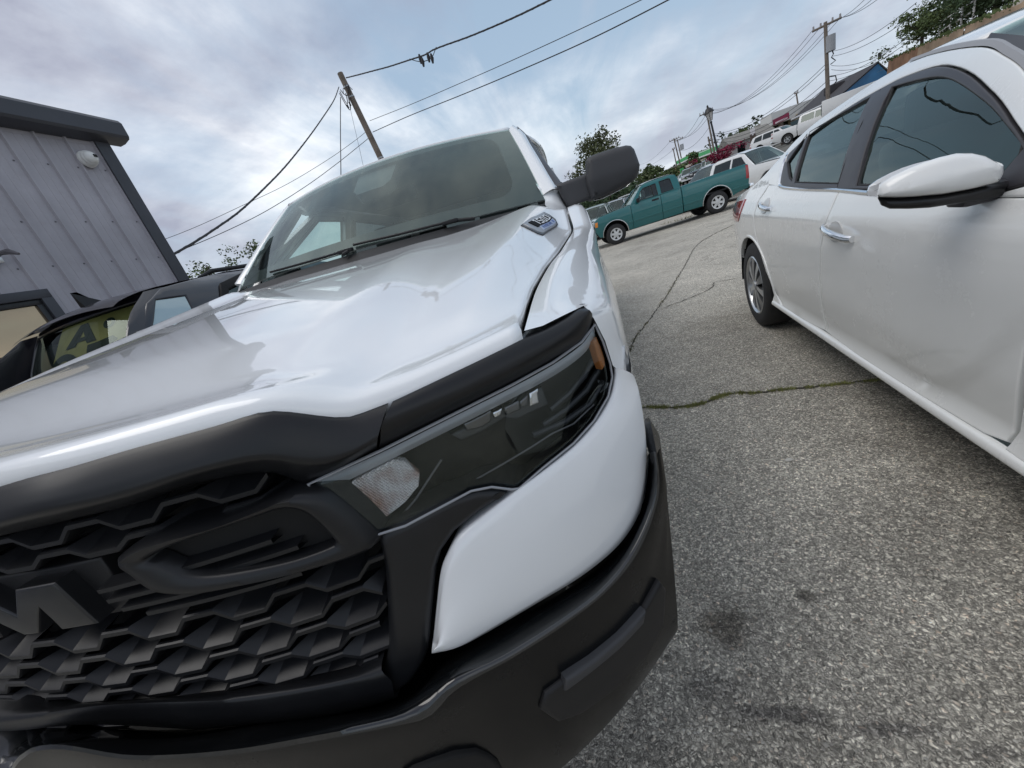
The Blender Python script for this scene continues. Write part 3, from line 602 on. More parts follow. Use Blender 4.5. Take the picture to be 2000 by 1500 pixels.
# ---- headlamp
def build_lamp():
    outl = [(0.6485, 1.0645), (0.7163, 1.0739), (0.7836, 1.084), (0.8469, 1.0917), (0.8934, 1.0986), (0.9298, 1.1089), (0.9494, 1.1235), (0.9559, 1.0974), (0.9604, 1.0651), (0.9602, 1.0459), (0.9505, 1.0225), (0.9267, 0.9998), (0.8969, 0.9847), (0.8568, 0.9739), (0.8271, 0.963), (0.8196, 0.9663), (0.8006, 0.9819), (0.7804, 0.9883), (0.748, 0.9847), (0.712, 0.98), (0.6829, 0.9827), (0.6634, 1.0301)]
    P = np.array(outl)
    hb = panel('headlamp', inset(P[::-1] if area(P) < 0 else P, -.002), FS(-.05), mat('lamp_housing', (.007, .0065, .006), .3, 0, 0, .3), ram, .03, 0, .02, out=-1 if False else 1)
    # the housing's wall out to the lens
    def wall(pp, d0, d1): return [[(x, fas(x)-d0, z) for x, z in pp]+[(pp[0][0], fas(pp[0][0])-d0, pp[0][1])], [(x, fas(x)-d1, z) for x, z in pp]+[(pp[0][0], fas(pp[0][0])-d1, pp[0][1])]]
    G = loft(wall(outl, -.05, .001), 120, 1, False); w = mesh_obj('lamp_rim', G.reshape(-1, 3), grid_faces(2, 120), SATIN, hb)
    panel('lens', outl, FS(.005), LENS, hb, .03, .010, .004)
    ed = [(x, fas(x)-.004, z) for x, z in outl]; MB().tube(densify(ed, .02), .0016, 5, True).build('lens_edge_glint', mat('lens_glint_grey', (.30, .31, .33), .25), hb)  # light caught along the lens rim, put in as a thin grey tube
    # reflection in the lens's thick top edge, put in as a grey bar
    a = [(0.6471, 0.2976, 1.0622), (0.7134, 0.3307, 1.0699), (0.7814, 0.3718, 1.08), (0.8454, 0.4175, 1.0877), (0.8923, 0.4558, 1.0945), (0.9291, 0.4887, 1.1048), (0.9475, 0.5062, 1.1194)]
    b = [(0.646, 0.303, 1.056), (0.7123, 0.3361, 1.0624), (0.7806, 0.3772, 1.0717), (0.8454, 0.4235, 1.0794), (0.8933, 0.4626, 1.086), (0.9289, 0.4945, 1.0964), (0.9476, 0.5123, 1.1112)]
    c = [(0.6444, 0.3163, 1.0414), (0.706, 0.3467, 1.0515), (0.7762, 0.3883, 1.0616), (0.8428, 0.4355, 1.0696), (0.8924, 0.4759, 1.0762), (0.9278, 0.5075, 1.0866), (0.9463, 0.5251, 1.1014)]
    loft_obj('lens_top_reflection', [a, b, c], mat('top_reflection_grey', (.50, .53, .58), .3, .2), hb, 50, 2, flip=True)
    # turn signal block
    ts = [(0.6497, 1.0365), (0.676, 1.0444), (0.7118, 1.0514), (0.7217, 1.044), (0.7303, 1.0235), (0.7254, 1.0094), (0.708, 0.9959), (0.6866, 0.9871), (0.6683, 0.985), (0.6595, 1.0118)]
    m = mat('ribbed_signal', (.8, .77, .75), .16, .25)
    if not m.get('done'):
        nt = m.node_tree; tc = nt.nodes.new('ShaderNodeTexCoord'); mp = nt.nodes.new('ShaderNodeMapping'); mp.inputs['Rotation'].default_value = (0, .5, 0)
        ck = nt.nodes.new('ShaderNodeTexVoronoi'); ck.inputs['Scale'].default_value = 400; ck.inputs['Randomness'].default_value = 0; nt.links.new(tc.outputs['Object'], mp.inputs[0]); nt.links.new(mp.outputs[0], ck.inputs['Vector'])
        bp = nt.nodes.new('ShaderNodeBump'); bp.inputs['Strength'].default_value = .8; bp.inputs['Distance'].default_value = .004; nt.links.new(ck.outputs['Distance'], bp.inputs['Height']); nt.links.new(bp.outputs[0], nt.nodes['Principled BSDF'].inputs['Normal'])
        nz = nt.nodes.new('ShaderNodeTexNoise'); nz.inputs['Scale'].default_value = 22; nt.links.new(tc.outputs['Object'], nz.inputs['Vector']); rp = nt.nodes.new('ShaderNodeValToRGB')
        rp.color_ramp.elements[0].position = .42; rp.color_ramp.elements[0].color = (.5, .33, .26, 1); rp.color_ramp.elements[1].position = .56; rp.color_ramp.elements[1].color = (.85, .83, .81, 1); nt.links.new(nz.outputs['Fac'], rp.inputs[0]); nt.links.new(rp.outputs[0], nt.nodes['Principled BSDF'].inputs['Base Color']); m['done'] = 1
    panel('turn_signal', ts, FS(-.018), m, hb, .02, .002, .01)
    # frame ridge between signal and lamp, lower ridge
    tb = MB().tube([(0.7533, 0.3739, 1.0297), (0.7361, 0.3636, 1.0129), (0.7173, 0.3529, 0.9944), (0.696, 0.3414, 0.9791), (0.6844, 0.3354, 0.9721)], .0014, 6); tb.build('ridge', mat('dull_silver', (.16, .16, .165), .35, .5), hb)
    tb = MB().tube([(0.7041, 0.3477, 0.973), (0.7332, 0.3639, 0.9807), (0.7734, 0.3885, 0.9861), (0.8212, 0.4214, 0.9927), (0.8463, 0.4402, 0.9962), (0.8726, 0.4612, 1.0006), (0.899, 0.4835, 0.999), (0.9294, 0.511, 1.0111)], .0012, 6); tb.build('ridge', mat('dull_silver', (.22, .22, .23), .3, .7), hb)
    # row of square reflectors under the top bar
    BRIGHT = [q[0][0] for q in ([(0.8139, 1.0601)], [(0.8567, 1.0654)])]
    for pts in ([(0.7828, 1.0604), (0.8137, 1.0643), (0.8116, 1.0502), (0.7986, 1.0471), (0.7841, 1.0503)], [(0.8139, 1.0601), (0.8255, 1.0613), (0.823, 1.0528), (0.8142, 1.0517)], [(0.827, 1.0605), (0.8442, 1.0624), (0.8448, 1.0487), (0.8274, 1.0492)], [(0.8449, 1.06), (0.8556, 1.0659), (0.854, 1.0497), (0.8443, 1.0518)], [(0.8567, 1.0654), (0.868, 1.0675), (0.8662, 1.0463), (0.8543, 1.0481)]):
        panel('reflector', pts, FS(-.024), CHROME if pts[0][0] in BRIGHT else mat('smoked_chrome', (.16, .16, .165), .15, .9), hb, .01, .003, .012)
    panel('bezel', [(0.7638, 1.0495), (0.8101, 1.0574), (0.8712, 1.0636), (0.8747, 1.036), (0.8345, 1.035), (0.8214, 1.0432), (0.794, 1.0372), (0.7716, 1.0372)], FS(-.034), mat('lamp_bezel', (.06, .062, .066), .25, .3), hb, .02, .004, .012)
    # reflected arcs inside the lamp, put in as dark glossy tubes
    for k in range(14):
        t = k/13; c = MB()
    for pts in ([(0.8748, 0.469, 1.0312), (0.8996, 0.4901, 1.0404), (0.9229, 0.511, 1.0548), (0.9402, 0.5272, 1.0726), (0.9485, 0.5352, 1.0874)], [(0.8618, 0.4604, 1.0148), (0.8925, 0.4859, 1.0206), (0.9226, 0.5128, 1.0335), (0.9445, 0.5334, 1.0546)], [(0.8485, 0.4459, 1.0093), (0.8867, 0.4769, 1.0065), (0.9226, 0.5087, 1.0133), (0.9471, 0.5318, 1.0352)]):
        MB().tube(pts, .0045, 8).build('reflection_arc', mat('lamp_reflection_arc', (.03, .032, .034), .12), hb)
    panel('side_marker', [(0.9443, 1.1005), (0.9493, 1.1053), (0.9529, 1.0896), (0.9549, 1.0719), (0.9541, 1.0628), (0.9492, 1.0593), (0.9467, 1.0738)], FS(-.004), mat('lamp_amber', (.42, .16, .05), .25), hb, .01, .002, .01)
    mirror_tree(hb, ram)
build_lamp()
# ---- black surround between grille, lamp and painted corner
def build_bezel():
    pl = [(0.6861, 0.9821), (0.7073, 0.985), (0.7614, 0.9904), (0.788, 0.9866), (0.8088, 0.9746), (0.8199, 0.966), (0.8165, 0.9608), (0.7842, 0.9548), (0.7557, 0.9448), (0.7368, 0.9275), (0.7268, 0.9102), (0.7089, 0.8597), (0.6885, 0.8017), (0.6768, 0.7847), (0.6568, 0.7637), (0.6351, 0.7579), (0.6245, 0.7834), (0.642, 0.8102), (0.6529, 0.8363), (0.6779, 0.9289), (0.683, 0.9605)]
    both(panel('grille_surround', pl, FS(.006), SATIN, ram, .025, .012, .03, smooth=False))
    low = [[(0, fas(0)-d, z) for d, z in ()]]
    r0 = [(0, fas(0)+.01, .868), (.15, fas(.15)+.01, .863)]+[(0.2956, 0.2193, 0.844), (0.4314, 0.2389, 0.8341), (0.5255, 0.2622, 0.8227), (0.5982, 0.287, 0.8122), (0.6359, 0.3026, 0.8172)]
    r1 = [(0, fas(0)-.012, .862), (.15, fas(.15)-.012, .857)]+[(0.3457, 0.2029, 0.8699), (0.4617, 0.2234, 0.8511), (0.509, 0.2355, 0.8407), (0.5657, 0.2532, 0.8285), (0.612, 0.2705, 0.8186), (0.6406, 0.2826, 0.8131)]
    r2 = [(0, fas(0)-.016, .850), (.15, fas(.15)-.016, .845)]+[(0.3465, 0.199, 0.8628), (0.4609, 0.2193, 0.8418), (0.5065, 0.2308, 0.8277), (0.5639, 0.2486, 0.8169), (0.6152, 0.2678, 0.8055), (0.6479, 0.2819, 0.795)]
    r3 = [(0, fas(0)-.006, .828), (.15, fas(.15)-.006, .823)]+[(0.2836, 0.2022, 0.8316), (0.3707, 0.2123, 0.8133), (0.4223, 0.2211, 0.7981), (0.4862, 0.2354, 0.787), (0.5443, 0.252, 0.772), (0.5952, 0.2699, 0.7613), (0.6375, 0.2873, 0.7562)]
    r4 = [(p[0], p[1]+.05, p[2]-.004) for p in r3]
    r5 = [(p[0], p[1]+.06, p[2]-.10) for p in r3]
    half = loft([r0, r1, r2, r3, r4, r5], 50, 3); full = np.concatenate([half[:, :0:-1]*np.array([-1, 1, 1]), half], 1)
    mesh_obj('grille_sill', full.reshape(-1, 3), grid_faces(full.shape[0], full.shape[1], flip=True), SATIN, ram, True, 60)
build_bezel()
# ---- grille: wavy bars meeting in a honeycomb, horn loops, letters
def build_grille():
    pitch, rows_z = .0955, [.800, .8215, .8455, .869, .8955, .926, .957, .987, 1.018, 1.045, 1.0655, 1.092]
    def wave(x, ph):
        q = ((x-.0105)/pitch+ph) % 1.0; t = abs(q-.5)*2                  # 0 at the hole centre, 1 between holes
        return 1-2*sm((t-.36)/.28)
    def right_end(z): return float(np.interp(z, [.78, .806, .829, .855, .88, .905, .943, .96, 1.05, 1.1], [.618, .640, .650, .659, .666, .672, .680, .682, .664, .60]))
    for k in range(len(rows_z)-1):
        z0, z1 = rows_z[k], rows_z[k+1]; mid = .5*(z0+z1); amp = (z1-z0)*.25; ph = (.5 if k % 2 else 0.0)
        xe = right_end(mid); spans = [(-xe, xe)] if not .960 < mid < 1.050 else ([(-.425, .425)] if False else [])
        if .955 < mid < 1.052: spans = []
        if 1.050 < mid < 1.06 : spans = [(-xe, xe)]
        for xa, xb in spans:
            # corners of the honeycomb fall at fixed fractions of the pitch
            ks = [(0.0, 1), (.17, 1), (.33, 0), (.67, 0), (.83, 1)]
            x0 = math.floor((xa-.0105)/pitch-1)*pitch+.0105-(ph-.5)*pitch; xs = []
            for q in range(int((xb-xa)/pitch)+4):
                for fr_, hole in ks:
                    x = x0+(q+fr_)*pitch
                    if xa <= x <= xb: xs.append((x, hole))
            v = []
            for x, hole in xs:
                zc = mid+(amp if hole else -amp); y = fas(x)+.004
                if hole: bk = (x, y+.004, zc+.0036)
                else: bk = (x, y+.032, zc+.0175)
                v += [bk, (x, y+.0012, zc+.0032), (x, y-.0008, zc+.0018), (x, y-.0008, zc-.0030), (x, y+.0010, zc-.0042), (x, y+.034, zc-.0035)]
            m = 6; f = []
            for i in range(len(xs)-1):
                for j in range(m-1): f.append((i*m+j, i*m+j+1, (i+1)*m+j+1, (i+1)*m+j))
            mesh_obj('grille_bar', v, f, SATIN, ram, True, 22)
    # dark core behind, with the air slots
    v = []; xs = np.linspace(-.70, .70, 40)
    for x in xs: v += [(x, fas(min(abs(x), .68))+.075, .76), (x, fas(min(abs(x), .68))+.075, 1.13)]
    mesh_obj('grille_core', v, [(2*i, 2*i+2, 2*i+3, 2*i+1) for i in range(39)], CAVITY, ram)
    # horn loop: a rounded ring
    lo = np.array([(0.477, 1.0516), (0.5166, 1.0609), (0.576, 1.0597), (0.6168, 1.0641), (0.6363, 1.0665), (0.6535, 1.0613), (0.6655, 1.0479), (0.6776, 1.0179), (0.6863, 0.9881), (0.6867, 0.9768), (0.675, 0.9722), (0.6238, 0.9753), (0.5635, 0.9823), (0.5228, 0.9876), (0.4948, 0.9976), (0.4823, 1.0098), (0.4776, 1.0311)])
    li = np.array([(0.5035, 1.0433), (0.5359, 1.0504), (0.5765, 1.0532), (0.6114, 1.0545), (0.6269, 1.0544), (0.6389, 1.0497), (0.6476, 1.0389), (0.6533, 1.0217), (0.6575, 1.0041), (0.6564, 0.998), (0.6488, 0.9952), (0.616, 0.9953), (0.5744, 1.0008), (0.5429, 1.0071), (0.5251, 1.0152), (0.5168, 1.0241), (0.5092, 1.0338)])
    def blend(t): q = lo*(1-t)+li*t; q = np.vstack([q[-1:], q, q[:2]]); q = catmull(q, 6)[6:-6]; return q
    rows = [[(x, fas(x)-d, z) for x, z in blend(t)] for t, d in ((0, -.03), (0, .002), (.10, .015), (.38, .022), (.70, .021), (.92, .019), (1.0, .016), (1.0, .000))]
    lp = mesh_obj('horn_loop', np.array(rows).reshape(-1, 3), grid_faces(8, len(rows[0]), flip=False), SATIN, ram, True, 60)
    a = [(x, fas(x)+.02, z) for x, z in li]
    for s in ((.445, 1.0165, .600, 1.0205), (.447, 1.003, .618, 1.0045), (.455, .9895, .622, .9875), (.475, .978, .610, .974)):
        xs = np.linspace(s[0]-.012, s[2]+.004, 14); v = []
        for x in xs:
            z = s[1]+(s[3]-s[1])*(x-s[0])/(s[2]-s[0]); y = fas(x)
            v += [(x, y+.004, z+.0055), (x, y-.011, z+.0018), (x, y-.011, z-.0028), (x, y+.004, z-.004)]
        f = [(i*4+j, i*4+j+1, i*4+j+5, i*4+j+4) for i in range(13) for j in range(3)]
        mesh_obj('loop_slat', v, f, SATIN, lp, True, 30)
    bk = panel('loop_back', inset(lo if area(lo) > 0 else lo[::-1], .006), FS(-.002), CAVITY, lp, .03, 0, .003)
    mirror_tree(lp, ram)
    # band across the letters, then the letters
    band = [(-.42, 1.040), (.42, 1.040), (.42, .968), (-.42, .968)]
    panel('letter_band', band, FS(-.012), MATTE, ram, .03, .003, .02)
    GL = mat('gloss_black_letter', (.014, .0145, .016), .3, 0, .2)
    M = [(.236, .974), (.274, .974), (.2765, 1.006), (.307, .974), (.327, .974), (.352, 1.007), (.3565, .974), (.400, .974), (.388, 1.033), (.340, 1.033), (.317, 1.002), (.289, 1.033), (.248, 1.033)]
    Aa = [(-.10, .974), (-.052, .974), (-.042, .985), (.042, .985), (.052, .974), (.10, .974), (.045, 1.033), (-.045, 1.033)]
    Ah = [(-.026, .998), (.026, .998), (.010, 1.018), (-.010, 1.018)]
    Rr = [(-.395, .974), (-.352, .974), (-.352, .989), (-.325, .989), (-.300, .974), (-.246, .974), (-.284, .994), (-.262, 1.004), (-.262, 1.022), (-.282, 1.033), (-.395, 1.033)]
    Rh = [(-.352, 1.002), (-.312, 1.002), (-.304, 1.007), (-.304, 1.015), (-.312, 1.020), (-.352, 1.020)]
    panel('letter', M, FS(.006), GL, ram, .02, .003, .022, angle=20); panel('letter', Aa, FS(.006), GL, ram, .02, .003, .022, holes=[Ah], angle=20); panel('letter', Rr, FS(.006), GL, ram, .02, .003, .022, holes=[Rh], angle=20)
build_grille()
# ---- painted corner panel and bumper
def build_bumper():
    r0 = [(0.6897, 0.3181, 0.803), (0.7098, 0.3287, 0.8601), (0.7257, 0.3376, 0.9031), (0.7381, 0.3448, 0.9231), (0.7553, 0.3551, 0.9412), (0.7832, 0.3729, 0.9514), (0.8198, 0.3983, 0.9618), (0.8556, 0.4255, 0.9697), (0.8961, 0.459, 0.9806), (0.9262, 0.486, 0.9959), (0.9509, 0.5095, 1.0183), (0.9624, 0.5209, 1.0433), (0.9644, 0.5229, 1.0558)]
    rA = [(0.6966, 0.3117, 0.8095), (0.7164, 0.3224, 0.8643), (0.732, 0.3312, 0.9047), (0.7457, 0.3393, 0.9264), (0.7625, 0.3496, 0.9418), (0.7894, 0.3671, 0.9518), (0.8254, 0.3924, 0.9617), (0.8602, 0.4191, 0.9696), (0.9008, 0.4532, 0.9802), (0.9313, 0.4808, 0.9953), (0.9565, 0.5051, 1.0169), (0.968, 0.5166, 1.0423), (0.9694, 0.518, 1.0558)]
    r1 = [(0.703, 0.3071, 0.8152), (0.7229, 0.318, 0.8645), (0.7371, 0.3262, 0.8943), (0.7538, 0.3362, 0.9176), (0.7758, 0.3501, 0.9328), (0.8079, 0.3718, 0.9409), (0.8581, 0.4094, 0.9493), (0.8923, 0.4378, 0.9578), (0.9251, 0.467, 0.9727), (0.9492, 0.4899, 0.9896), (0.9698, 0.5103, 1.0109), (0.978, 0.5188, 1.0344), (0.9789, 0.5197, 1.0497)]
    r2 = [(0.7065, 0.3009, 0.8222), (0.7299, 0.314, 0.849), (0.7601, 0.3321, 0.871), (0.7916, 0.3526, 0.8869), (0.8287, 0.3789, 0.8982), (0.8708, 0.4117, 0.9096), (0.9096, 0.4449, 0.9241), (0.9413, 0.4743, 0.9448), (0.9652, 0.4977, 0.9681), (0.9801, 0.5129, 0.994), (0.9862, 0.5193, 1.0137), (0.9885, 0.5218, 1.0292), (0.9861, 0.5192, 1.0441)]
    r3 = [(0.7049, 0.2981, 0.8238), (0.7284, 0.3111, 0.8236), (0.7629, 0.3318, 0.8342), (0.8018, 0.3576, 0.84), (0.8455, 0.3896, 0.8437), (0.8904, 0.4261, 0.8538), (0.9294, 0.461, 0.8722), (0.959, 0.4895, 0.8994), (0.9789, 0.5097, 0.935), (0.9883, 0.5195, 0.9655), (0.9921, 0.5236, 0.9912), (0.9924, 0.5238, 1.0146), (0.9897, 0.521, 1.0338)]
    r4 = [(0.6985, 0.3027, 0.8145), (0.7225, 0.3158, 0.8031), (0.7523, 0.3333, 0.8021), (0.8156, 0.3753, 0.8023), (0.8721, 0.4188, 0.798), (0.9207, 0.461, 0.8006), (0.9509, 0.4895, 0.8128), (0.9679, 0.5065, 0.8301), (0.9801, 0.5189, 0.8594), (0.9881, 0.5273, 0.8908), (0.9918, 0.5312, 0.9163), (0.9932, 0.5327, 0.9497), (0.9919, 0.5313, 0.9919)]
    # carry the panel round the corner along the truck's side
    side = [(1.004, .60, .80), (1.007, .60, .86), (1.008, .60, .92), (1.008, .60, .98), (1.006, .60, 1.025)]
    rows = [[(p[0], p[1]+.025, p[2]) for p in r0], r0, rA, r1, r2, r3, r4, [(p[0]-.01, p[1]+.03, p[2]-.003) for p in r4]]
    o = loft_obj('bumper_corner_panel', rows, WHITE, ram, 60, 3, flip=False, angle=60)
    both(o)
    # flank piece between corner panel and wheel arch
    fl = [[(.930, .56, z) for z in np.linspace(1.034, .885, 8)], [(.966, .522, z) for z in np.linspace(1.030, .885, 8)], [(.984, .545, z) for z in np.linspace(1.026, .885, 8)], [(.992, .60, z) for z in np.linspace(1.026, .88, 8)], [(.998, .66, z) for z in np.linspace(1.026, .875, 8)], [(1.003, .73, z) for z in np.linspace(1.026, .87, 8)]]
    both(loft_obj('bumper_flank', fl, WHITE, ram, 8, 2, resample=False, flip=False))
    # black bumper, centre to corner
    b0 = [(0, fas(0)+.05, .815), (.14, fas(.14)+.05, .812)]+[(0.1982, 0.2528, 0.7172), (0.3536, 0.2659, 0.7165), (0.4801, 0.2898, 0.7038), (0.5694, 0.3165, 0.6921), (0.6103, 0.3318, 0.6905), (0.6356, 0.3424, 0.7068), (0.6542, 0.3508, 0.7199), (0.6822, 0.3643, 0.7257), (0.7185, 0.3835, 0.7282), (0.7931, 0.4296, 0.7305), (0.859, 0.4782, 0.7272), (0.9151, 0.5259, 0.7309), (0.9502, 0.5588, 0.7468), (0.9727, 0.5813, 0.7727), (0.9891, 0.5984, 0.8159), (0.9976, 0.6074, 0.8606)]
    b1 = [(0, fas(0)-.006, .808), (.14, fas(.14)-.006, .806)]+[(0.2779, 0.2017, 0.8186), (0.3944, 0.2161, 0.7953), (0.4973, 0.2383, 0.7845), (0.5835, 0.2655, 0.7615), (0.6437, 0.29, 0.7472), (0.6732, 0.3038, 0.7594), (0.6906, 0.3126, 0.7709), (0.7129, 0.3245, 0.777), (0.7433, 0.3418, 0.7778), (0.8091, 0.3847, 0.7782), (0.8677, 0.4292, 0.7737), (0.9179, 0.4724, 0.7762), (0.9503, 0.503, 0.7912), (0.9736, 0.5262, 0.8166), (0.9875, 0.5407, 0.8562), (0.9964, 0.5502, 0.8991)]
    b2 = [(0, fas(0)-.046, .790), (.14, fas(.14)-.046, .786)]+[(0.3278, 0.1667, 0.8674), (0.4315, 0.1829, 0.8369), (0.5204, 0.2047, 0.8161), (0.5977, 0.2309, 0.8001), (0.66, 0.2575, 0.7834), (0.6927, 0.2737, 0.7825), (0.7185, 0.2875, 0.7945), (0.7463, 0.3036, 0.7942), (0.7734, 0.3206, 0.79), (0.8296, 0.3595, 0.7876), (0.8866, 0.4049, 0.7862), (0.931, 0.4445, 0.7975), (0.9625, 0.475, 0.8217), (0.9858, 0.4989, 0.8544), (0.9968, 0.5105, 0.8893), (0.9991, 0.5131, 0.9243)]
    b3 = [(0, fas(0)-.058, .752), (.14, fas(.14)-.058, .752)]+[(0.3282, 0.1547, 0.876), (0.4277, 0.1702, 0.8454), (0.5169, 0.1917, 0.8211), (0.5951, 0.2179, 0.8013), (0.6635, 0.2471, 0.7778), (0.6958, 0.2633, 0.7671), (0.7248, 0.2791, 0.7841), (0.7554, 0.2972, 0.786), (0.79, 0.3195, 0.7831), (0.8478, 0.3614, 0.7805), (0.9035, 0.4075, 0.7807), (0.9451, 0.4459, 0.7924), (0.9734, 0.474, 0.8189), (0.9947, 0.4963, 0.8554), (1.0019, 0.5041, 0.8886), (1.0027, 0.5049, 0.9253)]
    b4 = [(0, fas(0)-.050, .700), (.14, fas(.14)-.050, .700)]+[(0.3093, 0.1587, 0.8119), (0.4102, 0.1728, 0.7874), (0.5026, 0.1937, 0.765), (0.5803, 0.2183, 0.7417), (0.6502, 0.247, 0.7245), (0.6863, 0.2644, 0.716), (0.7174, 0.2809, 0.7278), (0.755, 0.3029, 0.7296), (0.7985, 0.3313, 0.7233), (0.856, 0.3738, 0.7188), (0.9139, 0.4228, 0.7171), (0.9555, 0.4621, 0.7344), (0.9831, 0.4901, 0.7682), (1.0032, 0.5115, 0.8149), (1.0101, 0.519, 0.8595), (1.0085, 0.5172, 0.9008)]
    b4 = [(0, fas(0)-.050, .700), (.14, fas(.14)-.050, .700)]+[(0.3093, 0.1587, 0.8119), (0.4102, 0.1728, 0.7874), (0.5026, 0.1937, 0.765), (0.5803, 0.2183, 0.7417), (0.6502, 0.247, 0.7245), (0.6863, 0.2644, 0.716), (0.7174, 0.2809, 0.7278), (0.755, 0.3029, 0.7296), (0.7985, 0.3313, 0.7233), (0.856, 0.3738, 0.7188), (0.9139, 0.4228, 0.7171), (0.9555, 0.4621, 0.7344), (0.9831, 0.4901, 0.7682), (1.0032, 0.5115, 0.8149), (1.0115, 0.5206, 0.8491), (1.0116, 0.5207, 0.8974)]
    bx = [.22, .32, .42, .50, .58, .64, .70, .755, .805, .85, .89, .925, .953, .975, .992, 1.003]
    b5 = [(0, fas(0)-.045, .60), (.14, fas(.14)-.045, .60)]+[(x, fas(x)-.040, .60) for x in bx]
    b6 = [(p[0]*(1-.006*p[0]**8), fas(p[0])-.022+.010*p[0]**8, .50+.012*p[0]**8) for p in b5]
    b7 = [(p[0]*(1-.016*p[0]**8), fas(p[0])-.002+.018*p[0]**8, .450+.030*p[0]**8) for p in b5]
    b8 = [(p[0]*(1-.030*p[0]**8), fas(p[0])+.035+.015*p[0]**8, .438+.040*p[0]**8) for p in b5]
    b9 = [(p[0]*.96, fas(p[0])+.16, .45) for p in b5]
    half = loft([b0, b1, b2, b3, b4, b5, b6, b7, b8, b9], 90, 3)
    full = np.concatenate([half[:, :0:-1]*np.array([-1, 1, 1]), half], 1)
    k = 10                                       # stepped upper ledge split off and made glossier to strengthen its sky highlight
    mesh_obj('bumper_step', full[:k].reshape(-1, 3), grid_faces(k, full.shape[1], flip=True), LEDGE, ram, True, 70)
    low = full[k-1:]
    bump = mesh_obj('bumper', low.reshape(-1, 3), grid_faces(low.shape[0], low.shape[1], flip=True), BUMPER, ram, True, 70)
    # the bumper's wrap back to the wheel arch
    e1 = [tuple(half[i][-1]) for i in (3, 6, 9, 12, 15, 18, 21, 24)]
    zs = [e[2] for e in e1]; 
    cap = [e1, [(e[0]+.010*math.sin(i/7*3.1), (.62), z+max(0, .53-z)) for i, (z, e) in enumerate(zip(zs, e1))], [(1.004+.014*math.sin(i/7*3.1), .73, .875+(.60-.875)*i/7) for i in range(8)]]
    both(loft_obj('bumper_end', cap, BUMPER, ram, 8, 3, resample=False, flip=False, angle=70))
    # corner pocket of the bumper with its step
    pk = [(0.798, 0.6684), (0.8097, 0.6916), (0.8356, 0.6925), (0.8835, 0.6841), (0.9343, 0.6817), (0.9615, 0.7029), (0.9816, 0.7165), (0.9901, 0.6873), (0.9792, 0.6194), (0.9458, 0.5847), (0.9003, 0.5786), (0.8382, 0.5961), (0.81, 0.6184)]
    def PS(d): return lambda x, z: np.array((x, fas(x)-float(np.interp(z, [.44, .50, .60, .70, .78], [.002, .023, .0425, .0555, .060]))-d, z))
    pocket = panel('fog_lamp_cover', pk, PS(.0035), MATTE, ram, .03, .006, .02)
    st = [(0.8375, 0.7016), (0.8726, 0.6946), (0.9133, 0.6924), (0.9534, 0.697), (0.9472, 0.6776), (0.9071, 0.6731), (0.8694, 0.6761), (0.8321, 0.6799)]
    panel('cover_step', st, PS(.010), TEXT, pocket, .03, .005, .02)
    mirror_tree(pocket, ram)
    lg = [(0.6447, 0.6905), (0.6593, 0.6962), (0.6793, 0.6928), (0.7005, 0.6843), (0.7212, 0.6662), (0.7298, 0.6416), (0.7342, 0.6154), (0.7331, 0.5831), (0.642, 0.6621)]
    lo_ = panel('lower_intake', lg, PS(.003), CAVITY, ram, .03, .004, .01); 
    for k in range(4):
        z = .60-.014*k; MB().tube([(x, fas(x)-.056+max(0, .70-z)*.2, z) for x in np.linspace(.60, .70, 5)], .004, 6).build('intake_bar', SATIN, lo_)
    mirror_tree(lo_, ram)
build_bumper()
